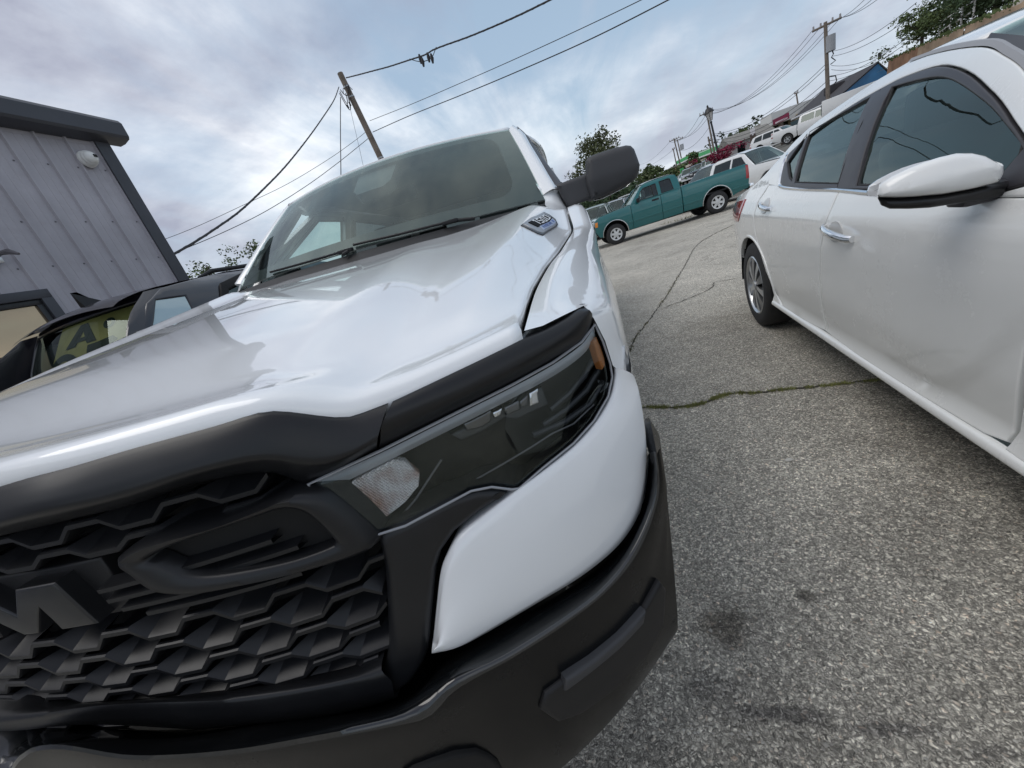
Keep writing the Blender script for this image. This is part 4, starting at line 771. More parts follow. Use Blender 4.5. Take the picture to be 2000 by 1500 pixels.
# ---- cab: windscreen, pillars, roof, doors
WB = [(.845, 1.735, 1.430), (.83, 1.757, 1.440)]
def wind_pt(a, b):
    """a across -1..1, b up 0..1"""
    w = .832+(.690-.832)*b; y = (1.757-.20*(1-a*a)*(1-.4*b))+(2.197-1.757)*b-.0; z = 1.437+(1.852-1.437)*b+.022*(1-a*a)*b+.014*math.sin(b*3.14)-.004*(1-a*a)*(1-b)
    return np.array((a*w, y, z))
def build_cab():
    N, M = 41, 15
    G = np.array([[wind_pt(-1+2*i/(N-1), j/(M-1)) for i in range(N)] for j in range(M)])
    ws = mesh_obj('windscreen', G.reshape(-1, 3), grid_faces(M, N), WIND, ram, True, 80)
    # black printed border inside the glass
    def inn(p): return np.array(p)+np.array((0, .003, -.004))
    def band(a0, a1, b0, b1, na, nb): return np.array([[inn(wind_pt(a0+(a1-a0)*i/(na-1), b0+(b1-b0)*j/(nb-1))) for i in range(na)] for j in range(nb)])
    v = []; f = []
    for args in ((-1, 1, 0, .13, 41, 3), (-1, 1, .93, 1, 41, 3), (-1, -.885, .13, .93, 3, 12), (.885, 1, .13, .93, 3, 12)):
        g = band(*args); b = len(v); v += [tuple(p) for p in g.reshape(-1, 3)]; f += [tuple(i+b for i in q) for q in grid_faces(g.shape[0], g.shape[1])]
    # the two rounded lower corners
    for s in (-1, 1):
        b = len(v); c = [inn(wind_pt(s*.885, .13))]+[inn(wind_pt(s*(.885-.09*(1-math.sin(t))), .13+.17*(1-math.cos(t)))) for t in np.linspace(0, math.pi/2, 7)]
        v += [tuple(p) for p in c]; f += [((b, b+i, b+i+1) if s < 0 else (b, b+i+1, b+i)) for i in range(1, 7)]
        b = len(v); c = [inn(wind_pt(s*.885, .93))]+[inn(wind_pt(s*(.885-.09*(1-math.sin(t))), .93-.17*(1-math.cos(t)))) for t in np.linspace(0, math.pi/2, 7)]
        v += [tuple(p) for p in c]; f += [((b, b+i, b+i+1) if s > 0 else (b, b+i+1, b+i)) for i in range(1, 7)]
    mesh_obj('frit_band', v, f, FRIT, ws, True)
    # mirror and sensor housing at the top centre
    sh = [(-.16, .92), (-.145, .70), (-.10, .64), (.10, .64), (.145, .70), (.16, .92)]
    panel('sensor_housing', [(a*1.0, b) for a, b in sh][::1], lambda a, b: wind_pt(a, b)+np.array((0, .012, -.012)), mat('sensor_plastic', (.06, .058, .065), .4), ws, .05, 0, .05)
    MB().box((0.02, 2.12, 1.70), (.26, .035, .075), bev=.015).build('rear_view_mirror', MATTE, ws)
    MB().tube([(0.0, 2.09, 1.80), (0.01, 2.115, 1.735)], .012).build('mirror_stem', MATTE, ws)
    # wipers and cowl
    cw = loft([[(x, hood_rear(min(.83, abs(x)))-.06, hood_z(x, 1.5)-.05) for x in np.linspace(-.82, .82, 30)], [(*wind_pt(x, -.02)[:2], wind_pt(x, -.02)[2]-.006) for x in np.linspace(-1, 1, 30)]], 30, 1)
    mesh_obj('cowl', cw.reshape(-1, 3), grid_faces(2, 30), MATTE, ram)
    for px0, px1, hb in ((.60, .02, 0), (-.02, -.60, 0)):
        pts = [wind_pt(px0*1.1, -.03)+np.array((0, -.02, .004)), wind_pt(px0*.9, -.005)+np.array((0, -.010, .006)), wind_pt((px0+px1)*.5, .005)+np.array((0, -.009, .006)), wind_pt(px1, .03)+np.array((0, -.007, .006))]
        wp = MB().tube(catmull(pts, 5), [.007]*6+[.005]*10, 6).build('wiper', MATTE, ram)
        MB().box(tuple(pts[1]), (.07, .02, .014), bev=.004).build('wiper_pivot', MATTE, wp)
    # A pillar, roof edge
    gi = [wind_pt(1.004, b) for b in np.linspace(0.05, 1.0, 12)]
    outer = [(0.89, 1.81, 1.4634), (0.8836, 1.84, 1.4854), (0.8552, 1.93, 1.561), (0.8172, 2.05, 1.6671), (0.7851, 2.15, 1.7515), (0.7572, 2.25, 1.832), (0.7044, 2.31, 1.8865)]
    edge = [(0.9147, 1.89, 1.4838), (0.908, 1.92, 1.5046), (0.8766, 2, 1.5754), (0.8436, 2.1, 1.6494), (0.81, 2.18, 1.7257), (0.7742, 2.27, 1.8106), (0.7268, 2.33, 1.8875)]
    outer = arc(outer, 12, True); edge = arc(edge, 12, True)
    rows = [[tuple(p+np.array((-.004, .01, -.012))) for p in gi], [tuple(p) for p in gi], [tuple(np.array(p)*.5+np.array(q)*.5+np.array((.012, -.012, .010))) for p, q in zip(arc(gi, 12), outer)], [tuple(p) for p in outer], [tuple(p+np.array((-.010, .02, -.004))) for p in outer]]
    both(loft_obj('a_pillar', rows, WHITE, ram, 12, 3, flip=True, angle=60))
    rows = [[tuple(p+np.array((-.004, .012, -.002))) for p in outer], [tuple(.5*(p+q)) for p, q in zip(outer, edge)], [tuple(q) for q in edge], [tuple(q+np.array((-.03, .05, -.01))) for q in edge]]
    both(loft_obj('door_frame', rows, TRIM, ram, 12, 2, flip=True, angle=60))
    foot = [[(0.787, 1.9, 1.5602), (0.8207, 1.93, 1.5556), (0.8598, 1.96, 1.5496), (0.8765, 2, 1.5512)], [(0.8073, 1.81, 1.498), (0.8465, 1.82, 1.4846), (0.8845, 1.83, 1.4756), (0.8959, 1.88, 1.4791)], [(0.8141, 1.8, 1.4827), (0.8499, 1.8, 1.471), (0.8877, 1.82, 1.455), (0.8976, 1.88, 1.4533)], [(0.8299, 1.765, 1.4358), (0.8663, 1.76, 1.4175), (0.9049, 1.8, 1.401), (0.9124, 1.88, 1.3979)], [(0.8341, 1.7, 1.4063), (0.8805, 1.7, 1.3823), (0.9242, 1.76, 1.3556), (0.9335, 1.86, 1.3476)], [(0.872, 1.62, 1.3665), (0.9114, 1.62, 1.3298), (0.9502, 1.7, 1.3048), (0.958, 1.82, 1.2916)]]
    both(loft_obj('pillar_foot', foot, WHITE, ram, 10, 4, flip=False))
    # roof
    rf = [[tuple(wind_pt(-1+2*i/24, 1.0)+np.array((0, dy, dz))) for i in range(25)] for dy, dz in ((.004, -.012), (.004, .004), (.03, .016))]
    for y, zc, w in ((2.42, 1.935, .775), (2.9, 1.985, .80), (3.5, 2.01, .79), (4.05, 1.99, .75), (4.12, 1.93, .74)):
        rf.append([((-1+2*i/24)*w, y-.10*(1-(-1+2*i/24)**2)*(1 if y < 2.5 else 0), zc-.035*(-1+2*i/24)**2-.05*abs(-1+2*i/24)**8) for i in range(25)])
    roof = loft_obj('roof', rf, WHITE, ram, 25, 3, resample=False)
    md = roof.modifiers.new('t', 'SOLIDIFY'); md.thickness = .02; md.offset = -1
    v = [(a*.74, y, z) for y, z in ((2.2, 1.845), (2.7, 1.90), (4.0, 1.91)) for a in (-1, -.3, .3, 1)]
    mesh_obj('headliner', v, grid_faces(3, 4, flip=True), CABIN_GREY, ram)
    # doors with window openings (truck frame, body rises with the lot's slope)
    def side_x(z, y):
        zl = z-.0513*.9-.0555*y+.0345
        return float(np.interp(zl, [.30, .5, .8, 1.05, 1.18, 1.30, 1.5, 1.7, 1.76], [.97, 1.0, 1.010, 1.0, .975, .925, .845, .765, .735]))
    def ZL(zl, y): return zl+.0513*.9+.0555*y-.0345
    def DS(y, zl): return np.array((side_x(ZL(zl, y), y), y, ZL(zl, y)))
    fd = [(1.86, .42), (2.90, .42), (2.90, 1.72), (2.52, 1.72), (2.10, 1.50), (1.88, 1.29)]
    fw = [(2.02, 1.22), (2.83, 1.22), (2.83, 1.66), (2.52, 1.66), (2.20, 1.46), (2.02, 1.34)]
    rd = [(2.906, .42), (3.30, .42), (3.45, .60), (3.75, .90), (3.80, 1.24), (3.80, 1.70), (2.906, 1.72)]
    rw = [(2.98, 1.22), (3.70, 1.24), (3.68, 1.62), (2.98, 1.66)]
    cb = [(3.806, .95), (4.10, .95), (4.10, 1.70), (3.806, 1.70)]
    for nm, po_, wn in (('front_door', fd, fw), ('rear_door', rd, rw)):
        d = panel(nm, po_, DS, WHITE, ram, .08, .006, .03, holes=[wn], out=1)
        w = np.array(wn); cen = w.mean(0)
        g = panel('side_window', inset(w if area(w) > 0 else w[::-1], -.004), DS, SIDEG if nm == 'front_door' else PRIV, d, .15, 0, .003, proud=-.012)
        panel('window_trim', inset(w if area(w) > 0 else w[::-1], -.028), DS, TRIM, d, .08, .002, .01, holes=[inset(w if area(w) > 0 else w[::-1], .006)], proud=.003)
        yh = 2.78 if nm == 'front_door' else 3.66
        MB().box(DS(yh, 1.02)+np.array((.03, 0, 0)), (.03, .19, .035), bev=.01).build('handle', MATTE, d)
        panel('door_lining', [(p[0], min(p[1], 1.18)) for p in po_], DS, CABIN, d, .2, 0, .004, proud=-.05, holes=[])
        mirror_tree(d, ram)
    both(panel('cab_corner', cb, DS, WHITE, ram, .08, .006, .03))
    # rear wall of the cab with its window
    bw = panel('rear_window', [(-.62, 1.26), (.62, 1.26), (.58, 1.62), (-.58, 1.62)], lambda x, zl: np.array((x, 4.09, ZL(zl, 4.09))), PRIV, ram, .2, 0, .004)
    panel('cab_back', [(-.98, .95), (.98, .95), (.80, 1.74), (-.80, 1.74)], lambda x, zl: np.array((x, 4.10, ZL(zl, 4.1))), WHITE, ram, .2, .004, .01, holes=[[(-.62, 1.26), (.62, 1.26), (.58, 1.62), (-.58, 1.62)]], out=-1)
    # inside
    it = MB(); it.add([(a*.90, y, ZL(zl, y)) for y, zl in ((1.80, 1.10), (2.05, 1.16), (2.12, .95), (2.2, .6), (4.05, .6)) for a in (-1, -.5, 0, .5, 1)], grid_faces(5, 5)); it.build('dashboard', CABIN, ram)
    MB().lathe([(.185+.014*math.cos(a), .014*math.sin(a)) for a in np.linspace(0, 6.28, 9)], Matrix.Translation((.40, 2.26, ZL(1.10, 2.2))) @ Matrix.Rotation(math.radians(65), 4, 'X'), 28).build('steering_wheel', MATTE, ram)
    for x in (-.42, .42):
        for y, k in ((2.75, 1), (3.65, .96)):
            sb = MB().box((x, y, ZL(1.02, y)), (.52, .16, .62), bev=.06, M=Matrix.Rotation(math.radians(-14), 4, 'X')); sb.box((x, y-.25, ZL(.68, y)), (.54, .55, .18), bev=.06)
            s = sb.build('seat', CABIN, ram); MB().box((x, y+.10, ZL(1.44, y)), (.28, .10, .20), bev=.04).build('headrest', CABIN, s)
build_cab()
# ---- tow mirrors
def build_mirror():
    def MS(x, z):
        q = z-(1.405+.42*(x-1.0)*.35)
        return np.array((x, 1.735+(.30*max(0, 1.452+.05*(x-1.1)-z)+.10*max(0, z-1.47)), z))
    hd = [(p[0], p[2]) for p in [(1.0179, 1.75, 1.5331), (1.0282, 1.75, 1.545), (1.0512, 1.75, 1.5495), (1.1289, 1.75, 1.5508), (1.179, 1.75, 1.5471), (1.1973, 1.75, 1.5401), (1.2086, 1.75, 1.5243), (1.2159, 1.75, 1.4918), (1.2217, 1.75, 1.4611), (1.2186, 1.75, 1.4363), (1.208, 1.75, 1.4151), (1.1867, 1.75, 1.4022), (1.1311, 1.75, 1.3907), (1.0619, 1.75, 1.3783), (1.0184, 1.75, 1.3801), (1.009, 1.75, 1.4469)]]
    h = panel('wing_mirror', hd, MS, TEXT, ram, .02, .030, .075)
    am = [(p[0], p[2]) for p in [(0.8858, 1.8, 1.4834), (0.9083, 1.8, 1.4853), (0.9612, 1.8, 1.4887), (1.026, 1.8, 1.4923), (1.0302, 1.8, 1.3922), (0.9751, 1.8, 1.3865), (0.9302, 1.8, 1.3819), (0.9134, 1.8, 1.3987), (0.8984, 1.8, 1.4355)]]
    a = panel('mirror_arm', am, lambda x, z: np.array((x, 1.775+.2*max(0, 1.39-z), z)), TEXT, h, .02, .018, .07)
    gl = np.array(hd); c = gl.mean(0); gl = c+(gl-c)*.86
    panel('mirror_glass', gl, lambda x, z: np.array((x, 1.905, z)), CHROME, h, .03, .002, .004, out=-1)
    ft = [(p[0], p[2]) for p in [(0.8862, 1.8, 1.4853), (0.8938, 1.8, 1.4571), (0.9093, 1.8, 1.4121), (0.9251, 1.8, 1.3667), (0.9477, 1.8, 1.369), (0.9395, 1.8, 1.396), (0.9281, 1.8, 1.4519), (0.9115, 1.8, 1.4904)]]
    panel('mirror_foot', ft, lambda x, z: np.array((x, 1.79, z)), TEXT, h, .03, .008, .10)
    c = mirror_tree(h, ram); c.location = (.16, .42, .0)
build_mirror()
# ---- hood badge
def build_badge():
    # outline on the outer slope of the hood, in (x,y)
    def HS(e): return lambda x, y: np.array((x, y, hood_z(x, y)+e))
    def onhood(pts):
        out = []
        for (cx, cy, cz) in pts: out.append((cx, cy))
        return out
    pl = BADGE
    b = panel('hood_badge', pl, HS(.004), mat('badge_frame', (.03, .03, .033), .3), ram, .03, .002, .006, out=1)
    c = np.array(pl).mean(0); q = c+(np.array(pl)-c)*.90
    panel('badge_plate', q, HS(.0065), mat('badge_silver', (.36, .365, .38), .4, .6), b, .03, .0015, .003, out=1)
    P0, P1, P3 = [np.array(p) for p in (BADGE_DARK[0], BADGE_DARK[1], BADGE_DARK[3])]
    def UV(u, v): return P0+(P1-P0)*u+(P3-P0)*v
    panel('badge_window', [tuple(UV(u, v)) for u, v in ((0, 0), (1, 0), (1, 1), (0, 1))], HS(.0085), mat('badge_black', (.008, .008, .009), .7, 0, 0, .1), b, .03, .001, .002, out=1)
    dig = mat('badge_digit', (.80, .81, .82), .35, .2)
    def stroke(rects, u0):
        for (a, b0, c_, d) in rects:
            pts = [tuple(UV(u0+a*.2, b0)), tuple(UV(u0+c_*.2, b0)), tuple(UV(u0+c_*.2, d)), tuple(UV(u0+a*.2, d))]; yield pts
    one = [(.45, 0.1, .64, .92), (.2, .78, .45, .92)]
    five = [(.08, .1, .88, .21), (.71, .1, .88, .56), (.08, .46, .88, .56), (.08, .46, .25, .92), (.08, .81, .88, .92)]
    zero = [(.08, .1, .88, .21), (.08, .81, .88, .92), (.08, .1, .25, .92), (.71, .1, .88, .92)]
    for u0, D in ((.12, one), (.32, five), (.54, zero), (.76, zero)):
        mb = MB()
        for pts in stroke(D, u0):
            top = [HS(.0105)(*p) for p in pts]; mb.poly(top, (0, 0, -.001))
        mb.build('digit', dig, b, False)
    P0, P1, P3 = [np.array(p) for p in (BADGE_BLUE[0], BADGE_BLUE[1], BADGE_BLUE[3])]
    panel('badge_strip', [tuple(UV2(P0, P1, P3, u, v)) for u, v in ((0, 0), (1, 0), (1, 1), (0, 1))], HS(.0085), mat('badge_blue_grey', (.36, .42, .55), .45, .2), b, .03, .001, .002, out=1)
    let = mat('badge_blue', (.10, .17, .42), .3, .4); mb = MB()
    # small blue letters  H E M I
    for u0, D in ((.08, [(0, 0, .25, 1), (.75, 0, 1, 1), (0, .4, 1, .6)]), (.32, [(0, 0, .25, 1), (0, 0, 1, .2), (0, .4, .8, .6), (0, .8, 1, 1)]), (.56, [(0, 0, .22, 1), (.78, 0, 1, 1), (.2, .6, .8, .9), (.4, .35, .6, .7)]), (.82, [(.3, 0, .6, 1)])):
        for (a, b0, c_, d) in D:
            pts = [UV2(P0, P1, P3, u0+a*.18, .2+.6*b0), UV2(P0, P1, P3, u0+c_*.18, .2+.6*b0), UV2(P0, P1, P3, u0+c_*.18, .2+.6*d), UV2(P0, P1, P3, u0+a*.18, .2+.6*d)]
            mb.poly([HS(.0105)(*p) for p in pts], (0, 0, -.001))
    mb.build('badge_lettering', let, b, False)
    mirror_tree(b, ram)
def UV2(P0, P1, P3, u, v): return P0+(P1-P0)*u+(P3-P0)*v
def hood_ray(px):
    out = []
    for d in px:
        D = Vector(d); lo = None
        o = Vector(RI @ Vector(CAM_LOC))
        for i in range(1, 3000):
            p = o+D*(i*.001)
            if p.z < hood_z(p.x, p.y) and p.y > .5: lo = p; break
        out.append((lo.x, lo.y))
    return out
BADGE = [(.7908, 1.1726), (.8071, 1.3505), (.8352, 1.5176), (.8572, 1.507), (.8753, 1.4783), (.8828, 1.4323), (.8493, 1.1641), (.8365, 1.1501), (.8113, 1.1548)]
BADGE_DARK = [(.8336, 1.219), (.8654, 1.4654), (.838, 1.4901), (.8079, 1.2221)]
BADGE_BLUE = [(.8496, 1.2281), (.877, 1.4392), (.8673, 1.468), (.8363, 1.241)]
build_badge()
# ---- bed and wheels, the lower body
def build_ram_rear():
    def ZL(zl, y): return zl+.0555*y-.0345
    def BS(y, zl): return np.array((.985+.012*math.sin(min(1, max(0, (zl-.4)/.8))*3.1), y, ZL(zl, y)+.0513*.98))
    bd = [(4.14, .46), (4.34, .46)]+[(4.87+.50*math.cos(a), .42+.50*math.sin(a)) for a in np.linspace(math.pi*.98, .05, 14)]+[(5.42, .46), (5.95, .52), (5.97, 1.30), (4.14, 1.28)]
    both(panel('bed_side', bd, BS, WHITE, ram, .08, .01, .04))
    tg = panel('tailgate', [(-.80, .55), (.80, .55), (.80, 1.28), (-.80, 1.28)], lambda x, zl: np.array((x, 5.95, ZL(zl, 5.95))), WHITE, ram, .2, .01, .04, out=-1)
    MB().box((0, 5.0, ZL(.62, 5.0)), (1.7, 1.85, .06)).build('bed_floor', MATTE, ram)
    MB().box((0, 6.0, ZL(.58, 6.0)), (1.85, .12, .20), bev=.03).build('rear_bumper', CHROME, ram)
    MB().box((0, 2.95, ZL(.36, 3.0)), (1.72, 2.2, .16), bev=.03).build('underbody', CAVITY, ram)
    MB().box((0, 1.0, ZL(.55, 1.0)), (1.50, 1.2, .5), bev=.03).build('engine_bay', CAVITY, ram)
    for y in (1.20, 4.87):
        for s in (-1, 1):
            M = Matrix.Translation((s*.86, y, .40+.0513*s*.9+.0555*y-.0345)) @ Matrix.Rotation(s*math.pi/2, 4, 'Y')
            w = MB().lathe([(.20, -.13), (.33, -.135), (.385, -.12), (.400, -.08), (.400, .08), (.385, .12), (.33, .135), (.24, .125), (.235, .09)], M, 36).build('wheel', RUBBER, ram)
            MB().lathe([(.235, .10), (.245, .122), (.22, .115), (.19, .06), (.08, .07), (.07, .10), (.0, .10)], M, 36).build('rim', ALLOY, w)
    for s in (-1, 1):
        MB().well(s*.5, s*.985, 1.20, .43+.0513*s*.9, .48, 24).build('wheel_well', CAVITY, ram)
build_ram_rear()

# ------------------------------------------------------------------ white sedan on the right
SED_YAW = math.atan2(-(3.129-2.792), 3.282-.472)
sedan = empty('sedan', (2.792, .472, 0), SED_YAW, 'white four-door sedan with chrome door handles parked at the right edge', 'sedan')
def SS(u, z): return np.array((-float(sedan_half_width(u, z)), u, z))
def sp(name, poly, m=None, parent=None, **k):
    k.setdefault('h', .04); k.setdefault('r', .005); k.setdefault('thick', .02)
    return panel(name, poly, SS, m or SEDAN_WHITE, parent or sedan, out=-1, **k)
def ins(P, d):
    P = np.array(P, float); P = P if area(P) > 0 else P[::-1]; return inset(P, d)
def sboth(o): return mirror_tree(o, sedan)
def build_sedan():
    rg = [(1.5634, 0.9965), (1.5644, 0.8976), (1.6077, 0.7617), (1.6435, 0.6065), (1.6586, 0.4689), (1.6672, 0.3099)]
    fg = [(0.5966, 0.3158), (0.5787, 0.4881), (0.5703, 0.6265)]
    belt_z = lambda u: float(np.interp(u, [.3, .74, 1.2, 1.57, 2.3, 2.45, 2.9, 3.4], [.955, .955, .968, .990, 1.024, 1.05, 1.062, .985]))
    # front door
    fd = [(u-.003, z) for u, z in rg]+[(1.30, .297), (.92, .300), (.66, .305)]+[(u, z) for u, z in fg]+[(.50, .80), (.46, .945)]+[(u, belt_z(u)-.006) for u in (.74, 1.2, 1.4)]
    d1 = sp('front_door', fd, h=.03)
    rdoor = [(u+.003, z) for u, z in rg]+[(2.0, .294), (2.263, .300), (2.40, .345), (2.50, .50), (2.60, .66), (2.672, .80), (2.69, .95), (2.60, 1.045), (2.45, 1.04), (2.3, 1.018), (2.0, 1.004)]
    d2 = sp('rear_door', rdoor, h=.03)
    # rear quarter with the wheel arch
    arch_ = [(2.825+.39*math.cos(a), .335+.378*math.sin(a)) for a in np.linspace(math.radians(-8), math.radians(188), 26)]
    qp = [(2.27, .296), (2.425, .281)]+arch_[::-1]+[(3.24, .22), (3.60, .24), (3.80, .30), (3.86, .55), (3.84, .80), (3.70, .965), (3.40, 1.00), (3.10, 1.035), (2.86, 1.085), (2.66, 1.10), (2.607, 1.047), (2.695, .953), (2.678, .80), (2.606, .66), (2.506, .50), (2.404, .342)]
    q = sp('rear_quarter', qp, h=.04, r=.008)
    # wheel arch lip
    sp('wheel_arch', [(2.825+.405*math.cos(a), .335+.393*math.sin(a)) for a in np.linspace(math.radians(-8), math.radians(188), 26)]+[(2.825+.388*math.cos(a), .335+.376*math.sin(a)) for a in np.linspace(math.radians(188), math.radians(-8), 26)], r=.004, proud=.006)
    farch = [(.0+.39*math.cos(a), .335+.378*math.sin(a)) for a in np.linspace(math.radians(-8), math.radians(188), 22)]
    ff = [(.585, .30), (.40, .285)]+farch+[(-.45, .22), (-.80, .25), (-.88, .45), (-.80, .70), (-.3, .86), (.2, .935), (.455, .945), (.495, .80), (.548, .635), (.556, .499), (.585, .315)]
    sp('front_fender', ff, h=.05, r=.006)
    # sill
    rows = [[(-float(sedan_half_width(u, z))-e, u, z) for u in np.linspace(.40, 2.44, 40)] for z, e in ((.300, -.012), (.296, .004), (.285, .010), (.270, .010), (.255, .004), (.235, -.015), (.215, -.05), (.205, -.12))]
    o = loft_obj('sill', rows, SEDAN_WHITE, sedan, 40, 2, resample=False, flip=False, angle=70); sboth(o)
    # side glass: black frame, panes, pillars
    def sc(P): return [tuple(p) for p in catmull(P, 4)]
    fr = [(1.60, .995), (.74, .962)]+sc([(.62, .985), (.700, 1.020), (.808, 1.085), (.982, 1.177), (1.193, 1.264), (1.387, 1.316), (1.622, 1.335), (1.75, 1.333), (1.95, 1.318), (2.20, 1.281), (2.36, 1.245), (2.50, 1.195)])+[(2.49, 1.15), (2.40, 1.055), (2.33, 1.028), (2.0, 1.010)]
    fg_ = [(1.446, 1.000), (.77, .975)]+sc([(.75, 1.045), (.808, 1.078), (.953, 1.150), (1.132, 1.222), (1.301, 1.276), (1.468, 1.302), (1.655, 1.318)])
    rgl = [(2.1488, 1.0388), (2.3312, 1.2716), (1.8068, 1.3173), (1.6144, 1.0109)]
    qgl = [(2.4433, 1.1485), (2.3597, 1.2645), (2.1961, 1.0456), (2.2727, 1.0659)]
    frame = sp('window_frame', fr, TRIM, holes=[ins(fg_, .0), ins(rgl, .0), ins(qgl, .0)], r=.004, thick=.02, proud=.002, h=.05)
    for nm, g in (('front_window', fg_), ('rear_window', rgl), ('quarter_window', qgl)):
        sp(nm, ins(g, -.006), SIDEG, frame, r=0, thick=.003, proud=-.010, h=.08)
        P = arc(np.array([SS(a, b)+np.array((.006, 0, 0)) for a, b in list(ins(g, .0))+[tuple(ins(g, .0)[0])]]), 60)
        MB().tube(P, .005, 6, True).build('seal', RUBBER, frame)
    # B pillar seam
    MB().tube([SS(u, z)+np.array((-.001, 0, 0)) for u, z in ((1.602, 1.0), (1.64, 1.08), (1.70, 1.22), (1.755, 1.33))], .0025, 5).build('seam', CAVITY, frame)
    # chrome along the belt, kicked up round the quarter window
    bl = [(.74, .957), (1.0, .959), (1.3, .972), (1.6, .990), (2.0, 1.005), (2.33, 1.026), (2.41, 1.056), (2.50, 1.15), (2.515, 1.20)]
    B2 = catmull([SS(u, z) for u, z in bl], 6); rows = [B2+np.array((.004, 0, -.010)), B2+np.array((-.006, 0, -.006)), B2+np.array((-.007, 0, .004)), B2+np.array((.004, 0, .008))]
    o = mesh_obj('belt_trim', np.array(rows).reshape(-1, 3), grid_faces(4, len(B2)), CHROME, sedan); sboth(o)
    # white cant rail, pillars and the roof
    up = sc([(3.40, .998), (3.11, 1.037), (2.863, 1.09), (2.612, 1.206), (2.512, 1.262), (2.302, 1.322), (1.989, 1.372), (1.762, 1.389), (1.496, 1.368), (1.215, 1.320), (1.066, 1.271), (.914, 1.205), (.70, 1.075), (.47, .950)])
    def off(P, d): return [(p[0], p[1]+d) for p in P]
    hole = ins(fr, -.004)
    sp('roof_rail', up+[(.74, .950), (1.2, .962), (1.6, .984), (2.3, 1.018), (2.6, 1.047)], holes=[hole], r=.006, thick=.015, h=.05)
    # roof skin between the rails with a grey joint moulding
    E = [(2.612, 1.206), (2.512, 1.262), (2.302, 1.322), (1.989, 1.372), (1.762, 1.389), (1.496, 1.372), (1.30, 1.340)]
    rows = []
    for u, z in E:
        w = float(sedan_half_width(u, z)); rows.append([(a*w*.985, u-(.0 if u > 1.4 else .12*(1-a*a)), z+.048*(1-a*a)**.8-.0) for a in np.linspace(-1, 1, 25)])
    roof = loft_obj('roof', rows, SEDAN_WHITE, sedan, 25, 3, resample=False, flip=True)
    md = roof.modifiers.new('t', 'SOLIDIFY'); md.thickness = .015; md.offset = -1
    ml = catmull([SS(u, z)+np.array((.006, 0, .004)) for u, z in ((1.75, 1.392), (1.496, 1.368), (1.215, 1.320), (1.066, 1.271), (.914, 1.205), (.70, 1.075), (.47, .955))], 6)
    rows = [ml+np.array((-.004, 0, -.004)), ml+np.array((.006, -.004, .006)), ml+np.array((.015, -.004, .006)), ml+np.array((.020, -.003, -.006))]
    o = mesh_obj('roof_moulding', np.array(rows).reshape(-1, 3), grid_faces(4, len(ml), flip=False), mat('grey_moulding', (.30, .30, .31), .45), sedan); sboth(o)
    # windscreen, bonnet, back window, boot, ends
    def wsp(a, b):
        u0, z0, w0 = .30+.0-.22*(1-a*a), .965+.02*(1-a*a), .76; t = b
        u1, z1, w1 = 1.29-.12*(1-a*a), 1.352+.040*(1-a*a), .585
        return np.array((a*(w0+(w1-w0)*t), u0+(u1-u0)*t, z0+(z1-z0)*t+.03*math.sin(t*3.14)))
    G = np.array([[wsp(-1+2*i/20, j/8) for i in range(21)] for j in range(9)])
    mesh_obj('windscreen', G.reshape(-1, 3), grid_faces(9, 21), WIND, sedan)
    ap = [[wsp(-1, b) for b in np.linspace(0, 1, 10)], [wsp(-1, b)+np.array((-.02, .01, .0)) for b in np.linspace(0, 1, 10)]]
    G = loft([[SS(u, z)+np.array((.03, -.004, -.006)) for u, z in ((.47, .955), (.70, 1.075), (.914, 1.205), (1.066, 1.271), (1.215, 1.320), (1.30, 1.342))], [wsp(-1, b) for b in np.linspace(0, 1, 10)]], 20)
    o = mesh_obj('a_pillar', G.reshape(-1, 3), grid_faces(2, 20), TRIM, sedan); sboth(o)
    rows = [[(a*w, u-.10*(1-a*a), z+.05*(1-a*a)) for a in np.linspace(-1, 1, 17)] for u, z, w in ((.44, .948, .845), (0, .912, .880), (-.5, .815, .845), (-.82, .68, .77), (-.90, .5, .72), (-.93, .30, .70), (-.85, .22, .70))]
    loft_obj('bonnet', rows, SEDAN_WHITE, sedan, 17, 3, resample=False, flip=True)
    rows = [[(a*w, u, z+.03*(1-a*a)) for a in np.linspace(-1, 1, 13)] for u, z, w in ((2.60, 1.225, .66), (2.95, 1.11, .68), (3.30, 1.005, .68))]
    loft_obj('back_window', rows, PRIV, sedan, 13, 2, resample=False, flip=True)
    rows = [[(a*w, u+.07*(1-a*a), z+.02*(1-a*a)) for a in np.linspace(-1, 1, 17)] for u, z, w in ((3.28, 1.000, .80), (3.55, .99, .77), (3.74, .975, .72), (3.80, .86, .72), (3.82, .70, .72), (3.86, .55, .70), (3.85, .32, .68), (3.70, .24, .66))]
    loft_obj('boot', rows, SEDAN_WHITE, sedan, 17, 3, resample=False, flip=True)
    tl = [(3.04, .985), (3.20, .975), (3.50, .955), (3.72, .93), (3.70, .82), (3.40, .845), (3.15, .835), (3.06, .86)]
    t = sp('tail_lamp', [(3.02, .975), (3.2, .968), (3.6, .935), (3.78, .90), (3.76, .80), (3.40, .80), (3.12, .815), (3.04, .88)], RED, r=.006, proud=.006, h=.05); sboth(t)
